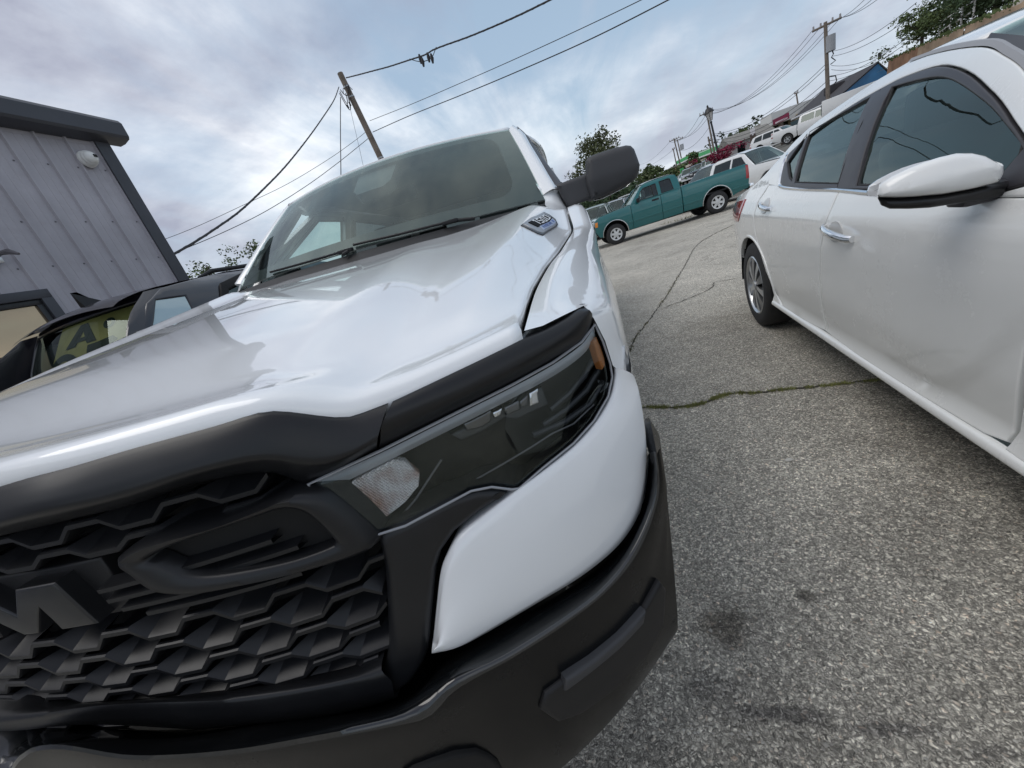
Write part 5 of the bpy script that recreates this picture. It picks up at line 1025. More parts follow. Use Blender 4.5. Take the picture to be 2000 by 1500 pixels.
    # door handles with their finger cups
    for u0, u1, z0, z1 in ((1.315, 1.572, .815, .852), (2.330, 2.575, .917, .944)):
        uc, zc = .5*(u0+u1)+.03, .5*(z0+z1)
        par = d1 if u0 < 2 else d2
        cup = [(uc+.062*math.cos(a), zc+.045*math.sin(a)) for a in np.linspace(0, 2*math.pi, 22)[:-1]]
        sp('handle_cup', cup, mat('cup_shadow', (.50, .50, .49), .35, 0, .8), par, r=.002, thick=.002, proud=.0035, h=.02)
        n = 14; rows = []
        for i in range(n):
            t = i/(n-1); u = u0+(u1-u0)*t; z = z0+(z1-z0)*t; e = .026*math.sin(math.pi*min(1, max(0, t*1.0)))**.5+.006; c = SS(u, z); hgt = .013+.004*math.sin(math.pi*t)
            rows.append([c+np.array((-e+.012*math.cos(a)*1.0, 0, hgt*math.sin(a))) for a in np.linspace(0, 2*math.pi, 11)])
        h_ = mesh_obj('door_handle', np.array(rows).reshape(-1, 3), grid_faces(n, 11)+[tuple(range(10, -1, -1)), tuple((n-1)*11+i for i in range(11))], CHROME, par)
    for p in (d1, d2, q, frame): sboth(p)
    for nm in ('wheel_arch', 'front_fender', 'roof_rail'):
        for o in [c for c in sedan.children if c.name == nm]: sboth(o)
    # mirrors
    cap = [(w, z) for _, w, z in [(0.68, 1.1194, 1.0355), (0.68, 1.1114, 1.0629), (0.68, 1.0894, 1.0754), (0.68, 1.0611, 1.0841), (0.68, 1.0333, 1.089), (0.68, 1.0061, 1.0905), (0.68, 0.973, 1.0886), (0.68, 0.946, 1.079), (0.68, 0.9248, 1.065), (0.68, 0.9064, 1.0435), (0.68, 0.8948, 1.0232), (0.68, 0.8885, 1.0057), (0.68, 0.8895, 0.9916), (0.68, 0.8962, 0.9827), (0.68, 0.9428, 0.9834), (0.68, 0.9982, 0.9899), (0.68, 1.0563, 1.0016), (0.68, 1.0862, 1.0101), (0.68, 1.1137, 1.0202)]]
    low = [(w, z) for _, w, z in [(0.69, 1.109, 1.0188), (0.69, 1.0812, 1.0086), (0.69, 1.051, 1), (0.69, 0.9926, 0.9882), (0.69, 0.9367, 0.9817), (0.69, 0.8888, 0.9807), (0.69, 0.8658, 0.9753), (0.69, 0.8667, 0.9472), (0.69, 0.9019, 0.9482), (0.69, 0.9386, 0.9541), (0.69, 0.9715, 0.9599), (0.69, 1.0099, 0.9649), (0.69, 1.0496, 0.9744), (0.69, 1.0842, 0.9854), (0.69, 1.1011, 1.0001)]]
    def MSf(k): return lambda w, z: np.array((-w, .655+.55*max(0, w-1.0)**1.5*2+.35*abs(z-1.03)+k, z))
    mr = panel('wing_mirror', cap, MSf(.02), SEDAN_WHITE, sedan, .015, .024, .07, out=-1, angle=70)
    panel('mirror_base', low, MSf(.035), mat('mirror_black', (.012, .012, .013), .3), mr, .015, .012, .07, out=-1)
    MB().box((-.86, .76, .965), (.16, .07, .045), bev=.015).build('mirror_arm', TRIM, mr)
    panel('mirror_glass', ins([(w, z) for w, z in cap], .012), lambda w, z: np.array((-w, .795, z)), CHROME, mr, .03, .002, .004, out=1)
    sboth(mr)
    # inside
    it = MB().box((0, 1.7, .22), (1.5, 3.2, .06)); it.build('floor_pan', CAVITY, sedan)
    MB().box((0, .52, .90), (1.35, .40, .16), bev=.05).build('dashboard', CABIN, sedan)
    for x in (-.37, .37):
        sb = MB().box((x, 1.42, .52), (.50, .52, .16), bev=.05); sb.box((x, 1.72, .82), (.48, .14, .62), bev=.06, M=Matrix.Rotation(math.radians(-18), 4, 'X')); s = sb.build('front_seat', CABIN, sedan)
        MB().box((x, 1.85, 1.20), (.26, .09, .18), bev=.04).build('headrest', CABIN, s)
    sb = MB().box((0, 2.25, .52), (1.3, .5, .18), bev=.05); sb.box((0, 2.56, .84), (1.3, .16, .60), bev=.06, M=Matrix.Rotation(math.radians(-24), 4, 'X')); sb.build('rear_seat', CABIN, sedan)
    MB().lathe([(.18+.013*math.cos(a), .013*math.sin(a)) for a in np.linspace(0, 6.28, 9)], Matrix.Translation((.37, .98, .93)) @ Matrix.Rotation(math.radians(68), 4, 'X'), 26).build('steering_wheel', MATTE, sedan)
    MB().box((0, 1.85, 1.355), (.9, 1.0, .01)).build('headliner', CABIN_GREY, sedan)
    # wheels
    for y in (0, 2.825):
        for s in (-1, 1):
            M = Matrix.Translation((s*.795, y, .335)) @ Matrix.Rotation(s*math.pi/2, 4, 'Y')
            w = MB().lathe([(.20, -.105), (.29, -.108), (.318, -.095), (.331, -.07), (.334, 0), (.331, .07), (.318, .095), (.29, .108), (.235, .106), (.226, .095)], M, 48).build('wheel', RUBBER, sedan)
            for k in range(3): pass
            MB().lathe([(.226, .03), (.228, .100), (.220, .106), (.212, .098), (.205, .05)], M, 48).build('rim', ALLOY, w)
            MB().lathe([(.205, .05), (.10, .045), (.0, .045)], M, 32).build('rim_back', mat('rim_dark', (.05, .05, .055), .4, .6), w)
            for k in range(10):
                a = 2*math.pi*(k+.0)/10+.16; 
                wd = .034 if k % 2 else .046; m_ = ALLOY if k % 2 else mat('grey_spoke', (.22, .225, .235), .3, .8)
                pts = [(.035, -.012), (.12, -wd*.55), (.209, -wd), (.209, wd*.75), (.12, wd*.45), (.035, .012)]
                v = []; 
                for h0, h1 in ((.102, .088), (.062, .062)):
                    for r_, t_ in pts: v.append(M @ Vector((r_*math.cos(a)-t_*math.sin(a), r_*math.sin(a)+t_*math.cos(a), h0 if r_ < .15 else h1+.006)))
                mesh_obj('spoke', v, [(0, 1, 2, 3, 4, 5)]+[(i, i+6, (i+1) % 6+6, (i+1) % 6) for i in range(6)], m_, w, False)
            MB().lathe([(.036, .085), (.034, .108), (.0, .112)], M, 24).build('hub_cap', ALLOY, w)
    for s in (-1, 1):
        for y in (0, 2.825): MB().well(s*.5, s*.895, y, .335, .385, 24).build('wheel_well', CAVITY, sedan)
build_sedan()

# ------------------------------------------------------------------ other vehicles
def root_on(name, o, d, label, cat, group=None):
    """Empty at o whose local Y runs from the front axle to the rear along d"""
    return empty(name, (o[0], o[1], o[2] if len(o) > 2 else 0), math.atan2(-d[0], d[1]), label, cat, group)
def wheel_set(root, ys, xw, r, rim_r, rim_mat, n_spoke=5, tw=.11, seg=28):
    for y in ys:
        for s in (-1, 1):
            M = Matrix.Translation((s*xw, y, r)) @ Matrix.Rotation(s*math.pi/2, 4, 'Y')
            w = MB().lathe([(rim_r*.9, -tw), (r*.88, -tw), (r*.97, -tw*.8), (r, -tw*.4), (r, tw*.4), (r*.97, tw*.8), (r*.88, tw), (rim_r*1.02, tw), (rim_r*.98, tw*.9)], M, seg).build('wheel', RUBBER, root)
            mb = MB().lathe([(rim_r, tw*.55), (rim_r*1.02, tw*1.0), (rim_r*.86, tw*.95), (rim_r*.80, tw*.62)], M, seg)
            for k in range(n_spoke):
                a = 2*math.pi*k/n_spoke+.3; h = tw*.9; wd = rim_r*.17
                v = [M @ Vector((q*math.cos(a)-t*math.sin(a), q*math.sin(a)+t*math.cos(a), z)) for z in (h, h-.03) for q, t in ((.02, -wd*1.2), (rim_r*.9, -wd), (rim_r*.9, wd), (.02, wd*1.2))]
                mb.add(v, [(0, 1, 2, 3), (0, 4, 5, 1), (1, 5, 6, 2), (2, 6, 7, 3)])
            mb.lathe([(rim_r*.34, tw*.8), (rim_r*.30, tw*1.02), (0, tw*1.05)], M, 16)
            mb.build('rim', rim_mat, w)
            MB().lathe([(rim_r*.95, tw*.35), (0, tw*.35)], M, 16).build('rim_back', CAVITY, w)
def both_side(o, root): return mirror_tree(o, root)
GREEN = mat('teal_green_paint', (.006, .125, .13), .28, .15, 1.0, .5, dirt=(4, (.015, .12, .12), .3))
gt = root_on('pickup_truck', (2.218, 16.437, 0), (5.808-2.218, 16.695-16.437), 'teal green extended cab pickup with long bed and silver wheels', 'pickup')
def build_green():
    def W(z): return float(np.interp(z, [.3, .5, .75, 1.0, 1.2, 1.25, 1.45, 1.62, 1.72, 1.78], [.90, .94, .955, .955, .93, .915, .84, .765, .715, .66]))
    def SG(u, z): return np.array((W(z), u, z))
    def sp(n, p, m=GREEN, parent=None, **k):
        k.setdefault('h', .12); k.setdefault('r', .012); k.setdefault('thick', .03)
        return panel(n, p, SG, m, parent or gt, out=-1, **k)
    # orientation of the surface normal: d/du x d/dz = +Y x +Z = +X, outward on this side
    def sp(n, p, m=GREEN, parent=None, **k):
        k.setdefault('h', .12); k.setdefault('r', .012); k.setdefault('thick', .03)
        return panel(n, p, SG, m, parent or gt, out=1, **k)
    fa = [(.47*math.cos(a), .40+.465*math.sin(a)) for a in np.linspace(math.radians(-4), math.radians(182), 18)]
    ra = [(3.594+.49*math.cos(a), .42+.48*math.sin(a)) for a in np.linspace(math.radians(-2), math.radians(184), 18)]
    ff = [(.66, .36)]+fa+[(-.60, .42), (-.70, .62), (-.72, .86), (-.66, 1.04), (-.50, 1.11), (.1, 1.165), (.66, 1.195)]
    dr = [(.668, .36), (1.725, .375), (1.725, 1.20), (.668, 1.197)]
    cc = [(1.733, .375), (2.43, .385), (2.43, 1.225), (1.733, 1.20)]
    bed = [(2.455, .40)]+ra[::-1]+[(4.30, .48), (4.62, .53), (4.655, .80), (4.655, 1.25), (4.60, 1.30), (3.5, 1.285), (2.455, 1.245)]
    ps = [sp('front_fender', ff), sp('front_door', dr), sp('cab_side', cc), sp('bed_side', bed)]
    up = [(.66, 1.195), (2.43, 1.222), (2.42, 1.55), (2.35, 1.70), (2.20, 1.755), (1.7, 1.77), (1.30, 1.745), (1.12, 1.66), (.92, 1.46)]
    wf = [(.93, 1.235), (1.50, 1.235), (1.50, 1.615), (1.22, 1.60), (1.10, 1.50)]; wr = [(1.79, 1.245), (2.20, 1.255), (2.16, 1.62), (2.10, 1.645), (1.79, 1.64)]; wv = [(1.51, 1.235), (1.655, 1.235), (1.655, 1.625), (1.51, 1.62)]
    u_ = sp('cab_upper', up, holes=[wf, wr, wv], h=.1, r=.01); ps.append(u_)
    for nm, w, g in (('front_window', wf, SIDEG), ('rear_window', wr, PRIV), ('vent_window', wv, PRIV)):
        sp(nm, ins(w, -.01), g, u_, r=0, thick=.004, proud=-.012)
        P = [SG(a, b) for a, b in w]; MB().tube(P, .012, 5, True).build('window_seal', RUBBER, u_)
    d = ps[1]
    sp('handle', [(1.42, 1.075), (1.66, 1.075), (1.66, 1.135), (1.42, 1.135)], MATTE, d, r=.004, thick=.01, proud=.006)
    MB().box((1.03, .93, 1.26), (.14, .10, .15), bev=.03).build('wing_mirror', MATTE, d)
    CH = mat('arch_chrome', (.62, .63, .63), .25, .9)
    for arc_, par in ((fa, ps[0]), (ra, ps[3])): MB().tube([SG(u, z)+np.array((.006, 0, 0)) for u, z in arc_], .016, 6).build('arch_trim', CH, par)
    for u0, u1, par in ((.52, .66, ps[0]), (.68, 1.71, ps[1]), (1.745, 2.42, ps[2]), (2.47, 3.08, ps[3]), (4.12, 4.62, ps[3])):
        sp('side_moulding', [(u0, .60), (u1, .605), (u1, .665), (u0, .66)], mat('green_moulding', (.03, .14, .14), .4), par, r=.008, thick=.01, proud=.018)
    sp('side_marker', [(-.70, .80), (-.60, .80), (-.58, .97), (-.68, .97)], AMBER, ps[0], r=.004, thick=.01, proud=.006)
    tl = sp('tail_lamp', [(4.56, .83), (4.66, .83), (4.665, 1.24), (4.58, 1.26)], RED, ps[3], r=.006, thick=.01, proud=.008)
    for p in ps: both_side(p, gt)
    # decks
    def deck(n, st, m, crown=.03, k=13, flip=True):
        rows = [[(a*w, u, z+crown*(1-a*a)) for a in np.linspace(-1, 1, k)] for u, z, w in st]
        return loft_obj(n, rows, m, gt, k, 3, resample=False, flip=flip)
    deck('bonnet', ((-.70, .86, .93), (-.65, 1.03, .93), (-.50, 1.10, .93), (.1, 1.155, .93), (.68, 1.19, .92)), GREEN, .035)
    deck('windscreen', ((.68, 1.20, .86), (1.24, 1.715, .69)), WIND, .03)
    deck('roof', ((1.22, 1.72, .69), (1.34, 1.755, .69), (1.7, 1.775, .69), (2.2, 1.765, .69), (2.36, 1.71, .70)), GREEN, .03)
    deck('cab_back', ((2.36, 1.71, .70), (2.42, 1.55, .77), (2.43, 1.22, .90), (2.44, .6, .92)), GREEN, .0)
    deck('back_glass', ((2.375, 1.66, .58), (2.435, 1.28, .66)), PRIV, .0)
    for z in (.92,):
        g = MB().box((0, -.70, .93), (1.25, .06, .24), bev=.02); g.build('grille', MATTE, gt)
    for s in (-1, 1): MB().box((s*.76, -.71, .93), (.26, .07, .17), bev=.02).build('headlamp', mat('lamp_clear', (.6, .6, .58), .1, .3), gt)
    b = MB().box((0, -.78, .52), (1.84, .14, .20), bev=.04).build('front_bumper', CHROME, gt); MB().box((0, -.76, .36), (1.7, .12, .12), bev=.03).build('air_dam', MATTE, gt)
    MB().box((0, 4.74, .55), (1.84, .14, .18), bev=.03).build('rear_bumper', CHROME, gt)
    MB().box((0, 4.64, .92), (1.80, .05, .72), bev=.02).build('tailgate', GREEN, gt)
    MB().box((0, 3.55, .72), (1.80, 2.15, .05)).build('bed_floor', MATTE, gt)
    MB().box((0, 1.9, .42), (1.40, 4.2, .16), bev=.04).build('underbody', CAVITY, gt)
    MB().box((0, 1.0, .75), (1.7, .2, .8)).build('firewall', CAVITY, gt)
    sb = MB().box((0, 1.60, .92), (1.45, .16, .75), bev=.05, M=Matrix.Rotation(math.radians(-12), 4, 'X')); sb.build('seat', CABIN_GREY, gt)
    MB().lathe([(.19+.014*math.cos(a), .014*math.sin(a)) for a in np.linspace(0, 6.28, 7)], Matrix.Translation((.40, 1.10, 1.17)) @ Matrix.Rotation(math.radians(62), 4, 'X'), 20).build('steering_wheel', MATTE, gt)
    for s in (-1, 1):
        for y in (0, 3.594): MB().well(s*.55, s*.925, y, .40, .475).build('wheel_well', CAVITY, gt)
    wheel_set(gt, (0, 3.594), .83, .367, .215, mat('painted_wheel', (.62, .63, .63), .35, .3), 6, .12)
build_green()

# ---- a simpler vehicle, for those seen small or far off
SPECS = {
 'pickup': dict(belt=1.15, hw=[(.3, .90), (.6, .97), (1.0, .97), (1.18, .93), (1.5, .82), (1.75, .70)], front=-.95, rear=4.75, wb=3.6, r=.38,
    low=[(-.95, .50), (-.97, .80), (-.90, 1.02), (-.70, 1.10), (.62, 1.16)], hood=((-.96, .80, .9), (-.90, 1.03, .9), (-.55, 1.13, .9), (.62, 1.18, .9)), glass=((.64, 1.18, .84), (1.22, 1.70, .67)), roof=((1.22, 1.71, .68), (1.6, 1.78, .68), (2.5, 1.78, .68), (2.75, 1.72, .69)), back=((2.75, 1.70, .69), (2.85, 1.18, .88)),
    cab=[(.60, 1.14), (2.86, 1.16), (2.76, 1.70), (2.5, 1.76), (1.5, 1.76), (1.20, 1.69)], wins=[[(.95, 1.20), (1.72, 1.20), (1.72, 1.64), (1.32, 1.62)], [(1.80, 1.20), (2.66, 1.21), (2.60, 1.63), (1.80, 1.65)]], bed=(2.92, 4.75, 1.22)),
 'suv': dict(belt=1.08, hw=[(.3, .88), (.6, .95), (.95, .95), (1.1, .92), (1.45, .80), (1.72, .68)], front=-.90, rear=3.85, wb=2.9, r=.37,
    low=[(-.90, .45), (-.93, .70), (-.86, .92), (-.60, 1.00), (.45, 1.08)], hood=((-.92, .70, .87), (-.86, .94, .87), (-.5, 1.03, .88), (.45, 1.09, .88)), glass=((.47, 1.09, .82), (1.12, 1.62, .66)), roof=((1.12, 1.63, .67), (1.5, 1.72, .67), (3.2, 1.70, .66), (3.6, 1.60, .66)), back=((3.6, 1.58, .66), (3.82, 1.05, .82), (3.86, .6, .85)),
    cab=[(.43, 1.06), (3.84, 1.04), (3.62, 1.58), (3.2, 1.68), (1.5, 1.70), (1.10, 1.61)], wins=[[(.80, 1.12), (1.60, 1.12), (1.60, 1.58), (1.24, 1.56)], [(1.68, 1.12), (2.62, 1.12), (2.60, 1.58), (1.68, 1.59)], [(2.70, 1.13), (3.50, 1.13), (3.35, 1.52), (2.70, 1.57)]], bed=None),
 'car': dict(belt=.92, hw=[(.25, .84), (.5, .90), (.8, .90), (.95, .86), (1.2, .72), (1.42, .58)], front=-.90, rear=3.75, wb=2.75, r=.33,
    low=[(-.88, .35), (-.92, .55), (-.82, .72), (-.5, .80), (.35, .92)], hood=((-.9, .55, .80), (-.82, .73, .82), (-.4, .84, .84), (.35, .94, .84)), glass=((.37, .94, .78), (1.18, 1.36, .58)), roof=((1.18, 1.37, .58), (1.6, 1.43, .58), (2.2, 1.41, .58), (2.5, 1.33, .58)), back=((2.5, 1.32, .58), (3.15, .98, .74), (3.70, .94, .74), (3.78, .6, .76)),
    cab=[(.33, .90), (3.2, .95), (2.52, 1.32), (2.2, 1.40), (1.6, 1.42), (1.16, 1.35)], wins=[[(.72, .96), (1.60, .96), (1.60, 1.34), (1.24, 1.31)], [(1.68, .96), (2.62, .98), (2.36, 1.30), (1.68, 1.35)]], bed=None),
}
def vehicle(kind, name, pos, yaw_dir, paint, label, cat, group=None, detail=True, rim=None):
    S_ = SPECS[kind]; root = root_on(name, pos, yaw_dir, label, cat, group); zz, ww = [h[0] for h in S_['hw']], [h[1] for h in S_['hw']]
    def SF(u, z): return np.array((float(np.interp(z, zz, ww)), u, z))
    wb, r = S_['wb'], S_['r']; g = r*1.18
    def arch(c): return [(c+g*math.cos(a), r*1.05+g*math.sin(a)) for a in np.linspace(math.radians(-10), math.radians(190), 11)]
    end = S_['bed'][0] if S_['bed'] else S_['rear']
    top = S_['low']; bz = S_['cab'][1][1]
    bot = arch(0)[::-1] if False else []
    if S_['bed']:
        low = arch(0)+top[:]+[(end-.04, bz), (end-.04, .36)]
        low = arch(0)+top+[(end-.05, bz), (end-.05, .36), (g+.04, .36)]
        b0, b1, bt = S_['bed']; bed = [(b0, .40)]+arch(wb)[::-1]+[(b1-.1, .50), (b1, .60), (b1, bt), (b0, bt-.03)]
    else:
        low = arch(0)+top+[(end-.02, bz), (end+.02, .70), (end-.05, .40)]+arch(wb)+[(g+.04, .32)]
        bed = None
    k = dict(h=.5 if not detail else .25, r=.02, thick=.03)
    P = [panel('body_side', low, SF, paint, root, **k)]
    if bed: P.append(panel('bed_side', bed, SF, paint, root, **k))
    cu = panel('cab_side', S_['cab'], SF, paint, root, holes=S_['wins'], **k); P.append(cu)
    for w in S_['wins']: panel('side_window', ins(w, -.01), SF, PRIV, cu, .6, 0, .004, proud=-.012)
    panel('tail_lamp', [(S_['rear']-.16, S_['belt']-.32), (S_['rear']-.01, S_['belt']-.32), (S_['rear']-.01, S_['belt']+.0), (S_['rear']-.12, S_['belt']+.0)], SF, RED, P[-2] if bed else P[0], .5, .006, .01, proud=.006)
    for p in P: mirror_tree(p, root)
    def deck(n, st, m, crown): return loft_obj(n, [[(a*w, u, z+crown*(1-a*a)) for a in np.linspace(-1, 1, 9)] for u, z, w in st], m, root, 9, 2, resample=False, flip=True)
    deck('bonnet', S_['hood'], paint, .03); deck('windscreen', S_['glass'], WIND, .02); deck('roof', S_['roof'], paint, .03); deck('back_window', S_['back'][:2], PRIV, .0)
    if len(S_['back']) > 2: deck('boot', S_['back'][1:], paint, .01)
    f = S_['front']; b = S_['low'][1][1]
    hl = mat('lamp_clear', (.6, .6, .58), .1, .3)
    for s in (-1, 1): MB().box((s*.70, f-.0, b+.05), (.32, .10, .17), bev=.03).build('headlamp', hl, root)
    MB().box((0, f-.01, b+.02), (1.02, .08, .24), bev=.02).build('grille', MATTE, root)
    MB().box((0, f-.03, .50), (1.76, .16, .24), bev=.05).build('front_bumper', CHROME if kind == 'pickup' else paint, root)
    MB().box((0, S_['rear']+.04, .52), (1.72, .14, .22), bev=.05).build('rear_bumper', CHROME if kind == 'pickup' else paint, root)
    if bed:
        MB().box((0, b1-.02, .88), (1.78, .05, .64), bev=.02).build('tailgate', paint, root); MB().box((0, (b0+b1)/2, .75), (1.8, b1-b0, .05)).build('bed_floor', MATTE, root)
    MB().box((0, wb/2, .42), (1.36, wb+1.2, .2)).build('underbody', CAVITY, root)
    MB().box((0, wb*.42, S_['belt']-.22), (1.45, 1.6, .3), bev=.05).build('seats', CABIN, root)
    for sx in (-1, 1):
        for y in (0, wb): MB().well(sx*.5, sx*.88, y, r*1.05, g*1.0, 10).build('wheel_well', CAVITY, root)
    wheel_set(root, (0, wb), .80 if kind != 'car' else .76, r, r*.60, rim or ALLOY, 5, .11, 20 if detail else 12)
    return root
def dup_vehicle(src, name, pos, d, label, cat, group, scale=1.0):
    r = empty(name, pos, math.atan2(-d[0], d[1]), label, cat, group)
    for ch in list(src.children):
        c = ch.copy(); COL.objects.link(c); c.parent = r
        for g in ch.children: q = g.copy(); COL.objects.link(q); q.parent = c
    return r

# ------------------------------------------------------------------ grey metal building on the left
def build_building():
    b = empty('metal_building', (-4.9, -2, 0), 0, 'grey ribbed metal building with dark trim on the left', 'building')
    WALL = mat('grey_metal_siding', (.40, .385, .42), .5, .0, 0, .4, var=(1.3, .10), dirt=(6, (.32, .30, .32), .4)); TR = mat('charcoal_trim', (.048, .050, .060), .42, var=(2, .15))
    y1, zt = 5.12, 4.10; y0 = -9.0
    def L(y): return y+2
    wy0, wy1, wz0, wz1 = .9, 3.40, .9, 2.22
    # wall sheets, one per panel between ribs, split round the window
    pitch = .302; edges = [4.955-pitch*k for k in range(int((4.955-y0)/pitch)+1)]
    for k, ye in enumerate(edges[:-1]):
        ya = edges[k+1]; segs = [(0.0, zt)]
        if ya < wy1 and ye > wy0: segs = [(wz1, zt), (0.0, wz0)]
        if ya < wy1 < ye: pass
        for (za, zb) in segs:
            ya2, ye2 = ya, ye
            mb = MB(); c = ((za+zb)/2)
            # flat sheet with two faint stiffening creases
            xs = [(ya+.020, 0), (ya+.11, 0), (ya+.118, .004), (ya+.126, 0), (ya+.19, 0), (ya+.198, .004), (ya+.206, 0), (ye-.020, 0), (ye-.010, .032), (ye+.010, .032), (ye+.020, 0)]
            v = [(x, L(y), z) for z in (za, zb) for y, x in xs]; n = len(xs)
            mb.add(v, [(i, i+1, i+1+n, i+n) for i in range(n-1)]); mb.build('siding_panel', WALL, b, True, 25)
        for z in (1.15, 2.55, 3.05, 3.72):
            if wy0 < ye < wy1+.3 and z < wz1: continue
            M = Matrix.Translation((.004, L(ye-.045+.0), z)) @ Matrix.Rotation(math.pi/2, 4, 'Y')
            if ye > -1: MB().lathe([(.010, 0), (.008, .006), (0, .008)], M, 6).build('screw', mat('screw_grey', (.16, .16, .17), .4, .5), b)
    MB().box((.012, L(5.04), zt/2), (.09, .17, zt)).build('corner_trim', TR, b)
    MB().box((.004, L(4.965), zt/2), (.02, .03, zt)).build('corner_flashing', WALL, b)
    ev = MB(); prof = [(.0, 4.075), (.10, 4.075), (.205, 4.10), (.225, 4.13), (.225, 4.29), (.19, 4.335), (-.1, 4.37)]
    for yy in (-9.2, 5.31): ev.add([], [])
    v = [(x, L(y), z) for y in (-9.2, 5.31) for x, z in prof]; n = len(prof); ev.add(v, [(i, i+1, i+1+n, i+n) for i in range(n-1)]+[tuple(range(n)), tuple(range(2*n-1, n-1, -1))]); ev.build('eave_gutter', TR, b, True, 25)
    MB().box((-.02, L(-2), 4.06), (.05, 13.9, .05)).build('eave_strip', WALL, b)
    # end wall and roof
    e = MB(); e.add([(-.05, L(5.12), 0), (-14, L(5.12), 0), (-14, L(5.12), 4.1), (-7, L(5.12), 5.0), (-.05, L(5.12), 4.1)], [(0, 1, 2, 3, 4)]); e.build('end_wall', WALL, b, False)
    r = MB(); r.add([(.1, L(-9.2), 4.345), (.1, L(5.25), 4.345), (-7, L(5.25), 5.15), (-7, L(-9.2), 5.15), (-14, L(5.25), 4.3), (-14, L(-9.2), 4.3)], [(0, 1, 2, 3), (3, 2, 4, 5)]); r.build('roof', TR, b, False)
    # window
    F_ = MB(); fr = MB()
    def bar(mb, ya, yb, za, zb, x0, x1): mb.box(((x0+x1)/2, L((ya+yb)/2), (za+zb)/2), (x1-x0, yb-ya, zb-za), bev=.004)
    for a in ((wy0-.02, wy1+.09, wz1-.01, wz1+.085), (wy0-.02, wy1+.09, wz0-.08, wz0+.01)): bar(fr, *a, .0, .05)
    bar(fr, wy1-.01, wy1+.09, wz0+.01, wz1-.01, .0, .05); bar(fr, wy0-.10, wy0+.01, wz0, wz1, .0, .05)
    w = fr.build('window_frame', TR, b)
    inner = MB()
    for a in ((wy0+.01, wy1-.01, wz1-.07, wz1-.012), (wy0+.01, wy1-.01, wz0+.012, wz0+.07)): bar(inner, *a, -.02, .022)
    bar(inner, wy1-.07, wy1-.012, wz0+.07, wz1-.07, -.02, .022); bar(inner, wy0+.012, wy0+.07, wz0+.07, wz1-.07, -.02, .022); inner.build('sash', mat('black_sash', (.02, .02, .022), .35), w)
    g = MB(); g.add([(-.004, L(y), z) for y, z in ((wy0+.05, wz0+.05), (wy1-.05, wz0+.05), (wy1-.05, wz1-.05), (wy0+.05, wz1-.05))], [(0, 1, 2, 3)])
    gm = mat('bronze_window_glass', (.42, .33, .22), .03, .75, 0, .8)
    g.build('pane', gm, w, False)
    # dome camera and the wall lamp hang on it as things of their own
    c = empty('security_camera', (-4.872, 4.74, 3.82), 0, 'white dome security camera on the grey wall below the roof corner', 'camera')
    M = Matrix.Rotation(math.pi/2, 4, 'Y'); WP = mat('white_plastic', (.72, .72, .70), .35)
    MB().lathe([(.0, 0), (.098, 0), (.100, .012), (.096, .035), (.085, .045)], M, 32).build('mount', WP, c)
    MB().lathe([(.085, .045), (.090, .055), (.088, .075), (.078, .085)], M, 32).build('collar', WP, c)
    sh = MB().lathe([(.078*math.cos(a), .080+.062*math.sin(a)) for a in np.linspace(0, math.pi/2, 9)], M, 32).build('dome', WP, c)
    MB().box((.135, .022, .005), (.03, .045, .032), bev=.006, M=Matrix.Rotation(.3, 4, 'Z')).build('lens', CAVITY, sh)
    l = empty('wall_lamp', (-4.87, 3.26, 2.66), 0, 'small bent metal lamp bracket on the grey wall above the window', 'lamp')
    MB().box((.02, 0, 0), (.04, .10, .10), bev=.01).build('plate', ALLOY, l); MB().tube([(.03, 0, 0), (.10, .02, .03), (.20, .04, .02), (.28, .06, -.03)], [.02, .022, .03, .012], 8).build('arm', mat('lamp_grey', (.18, .17, .18), .4, .5), l)
build_building()
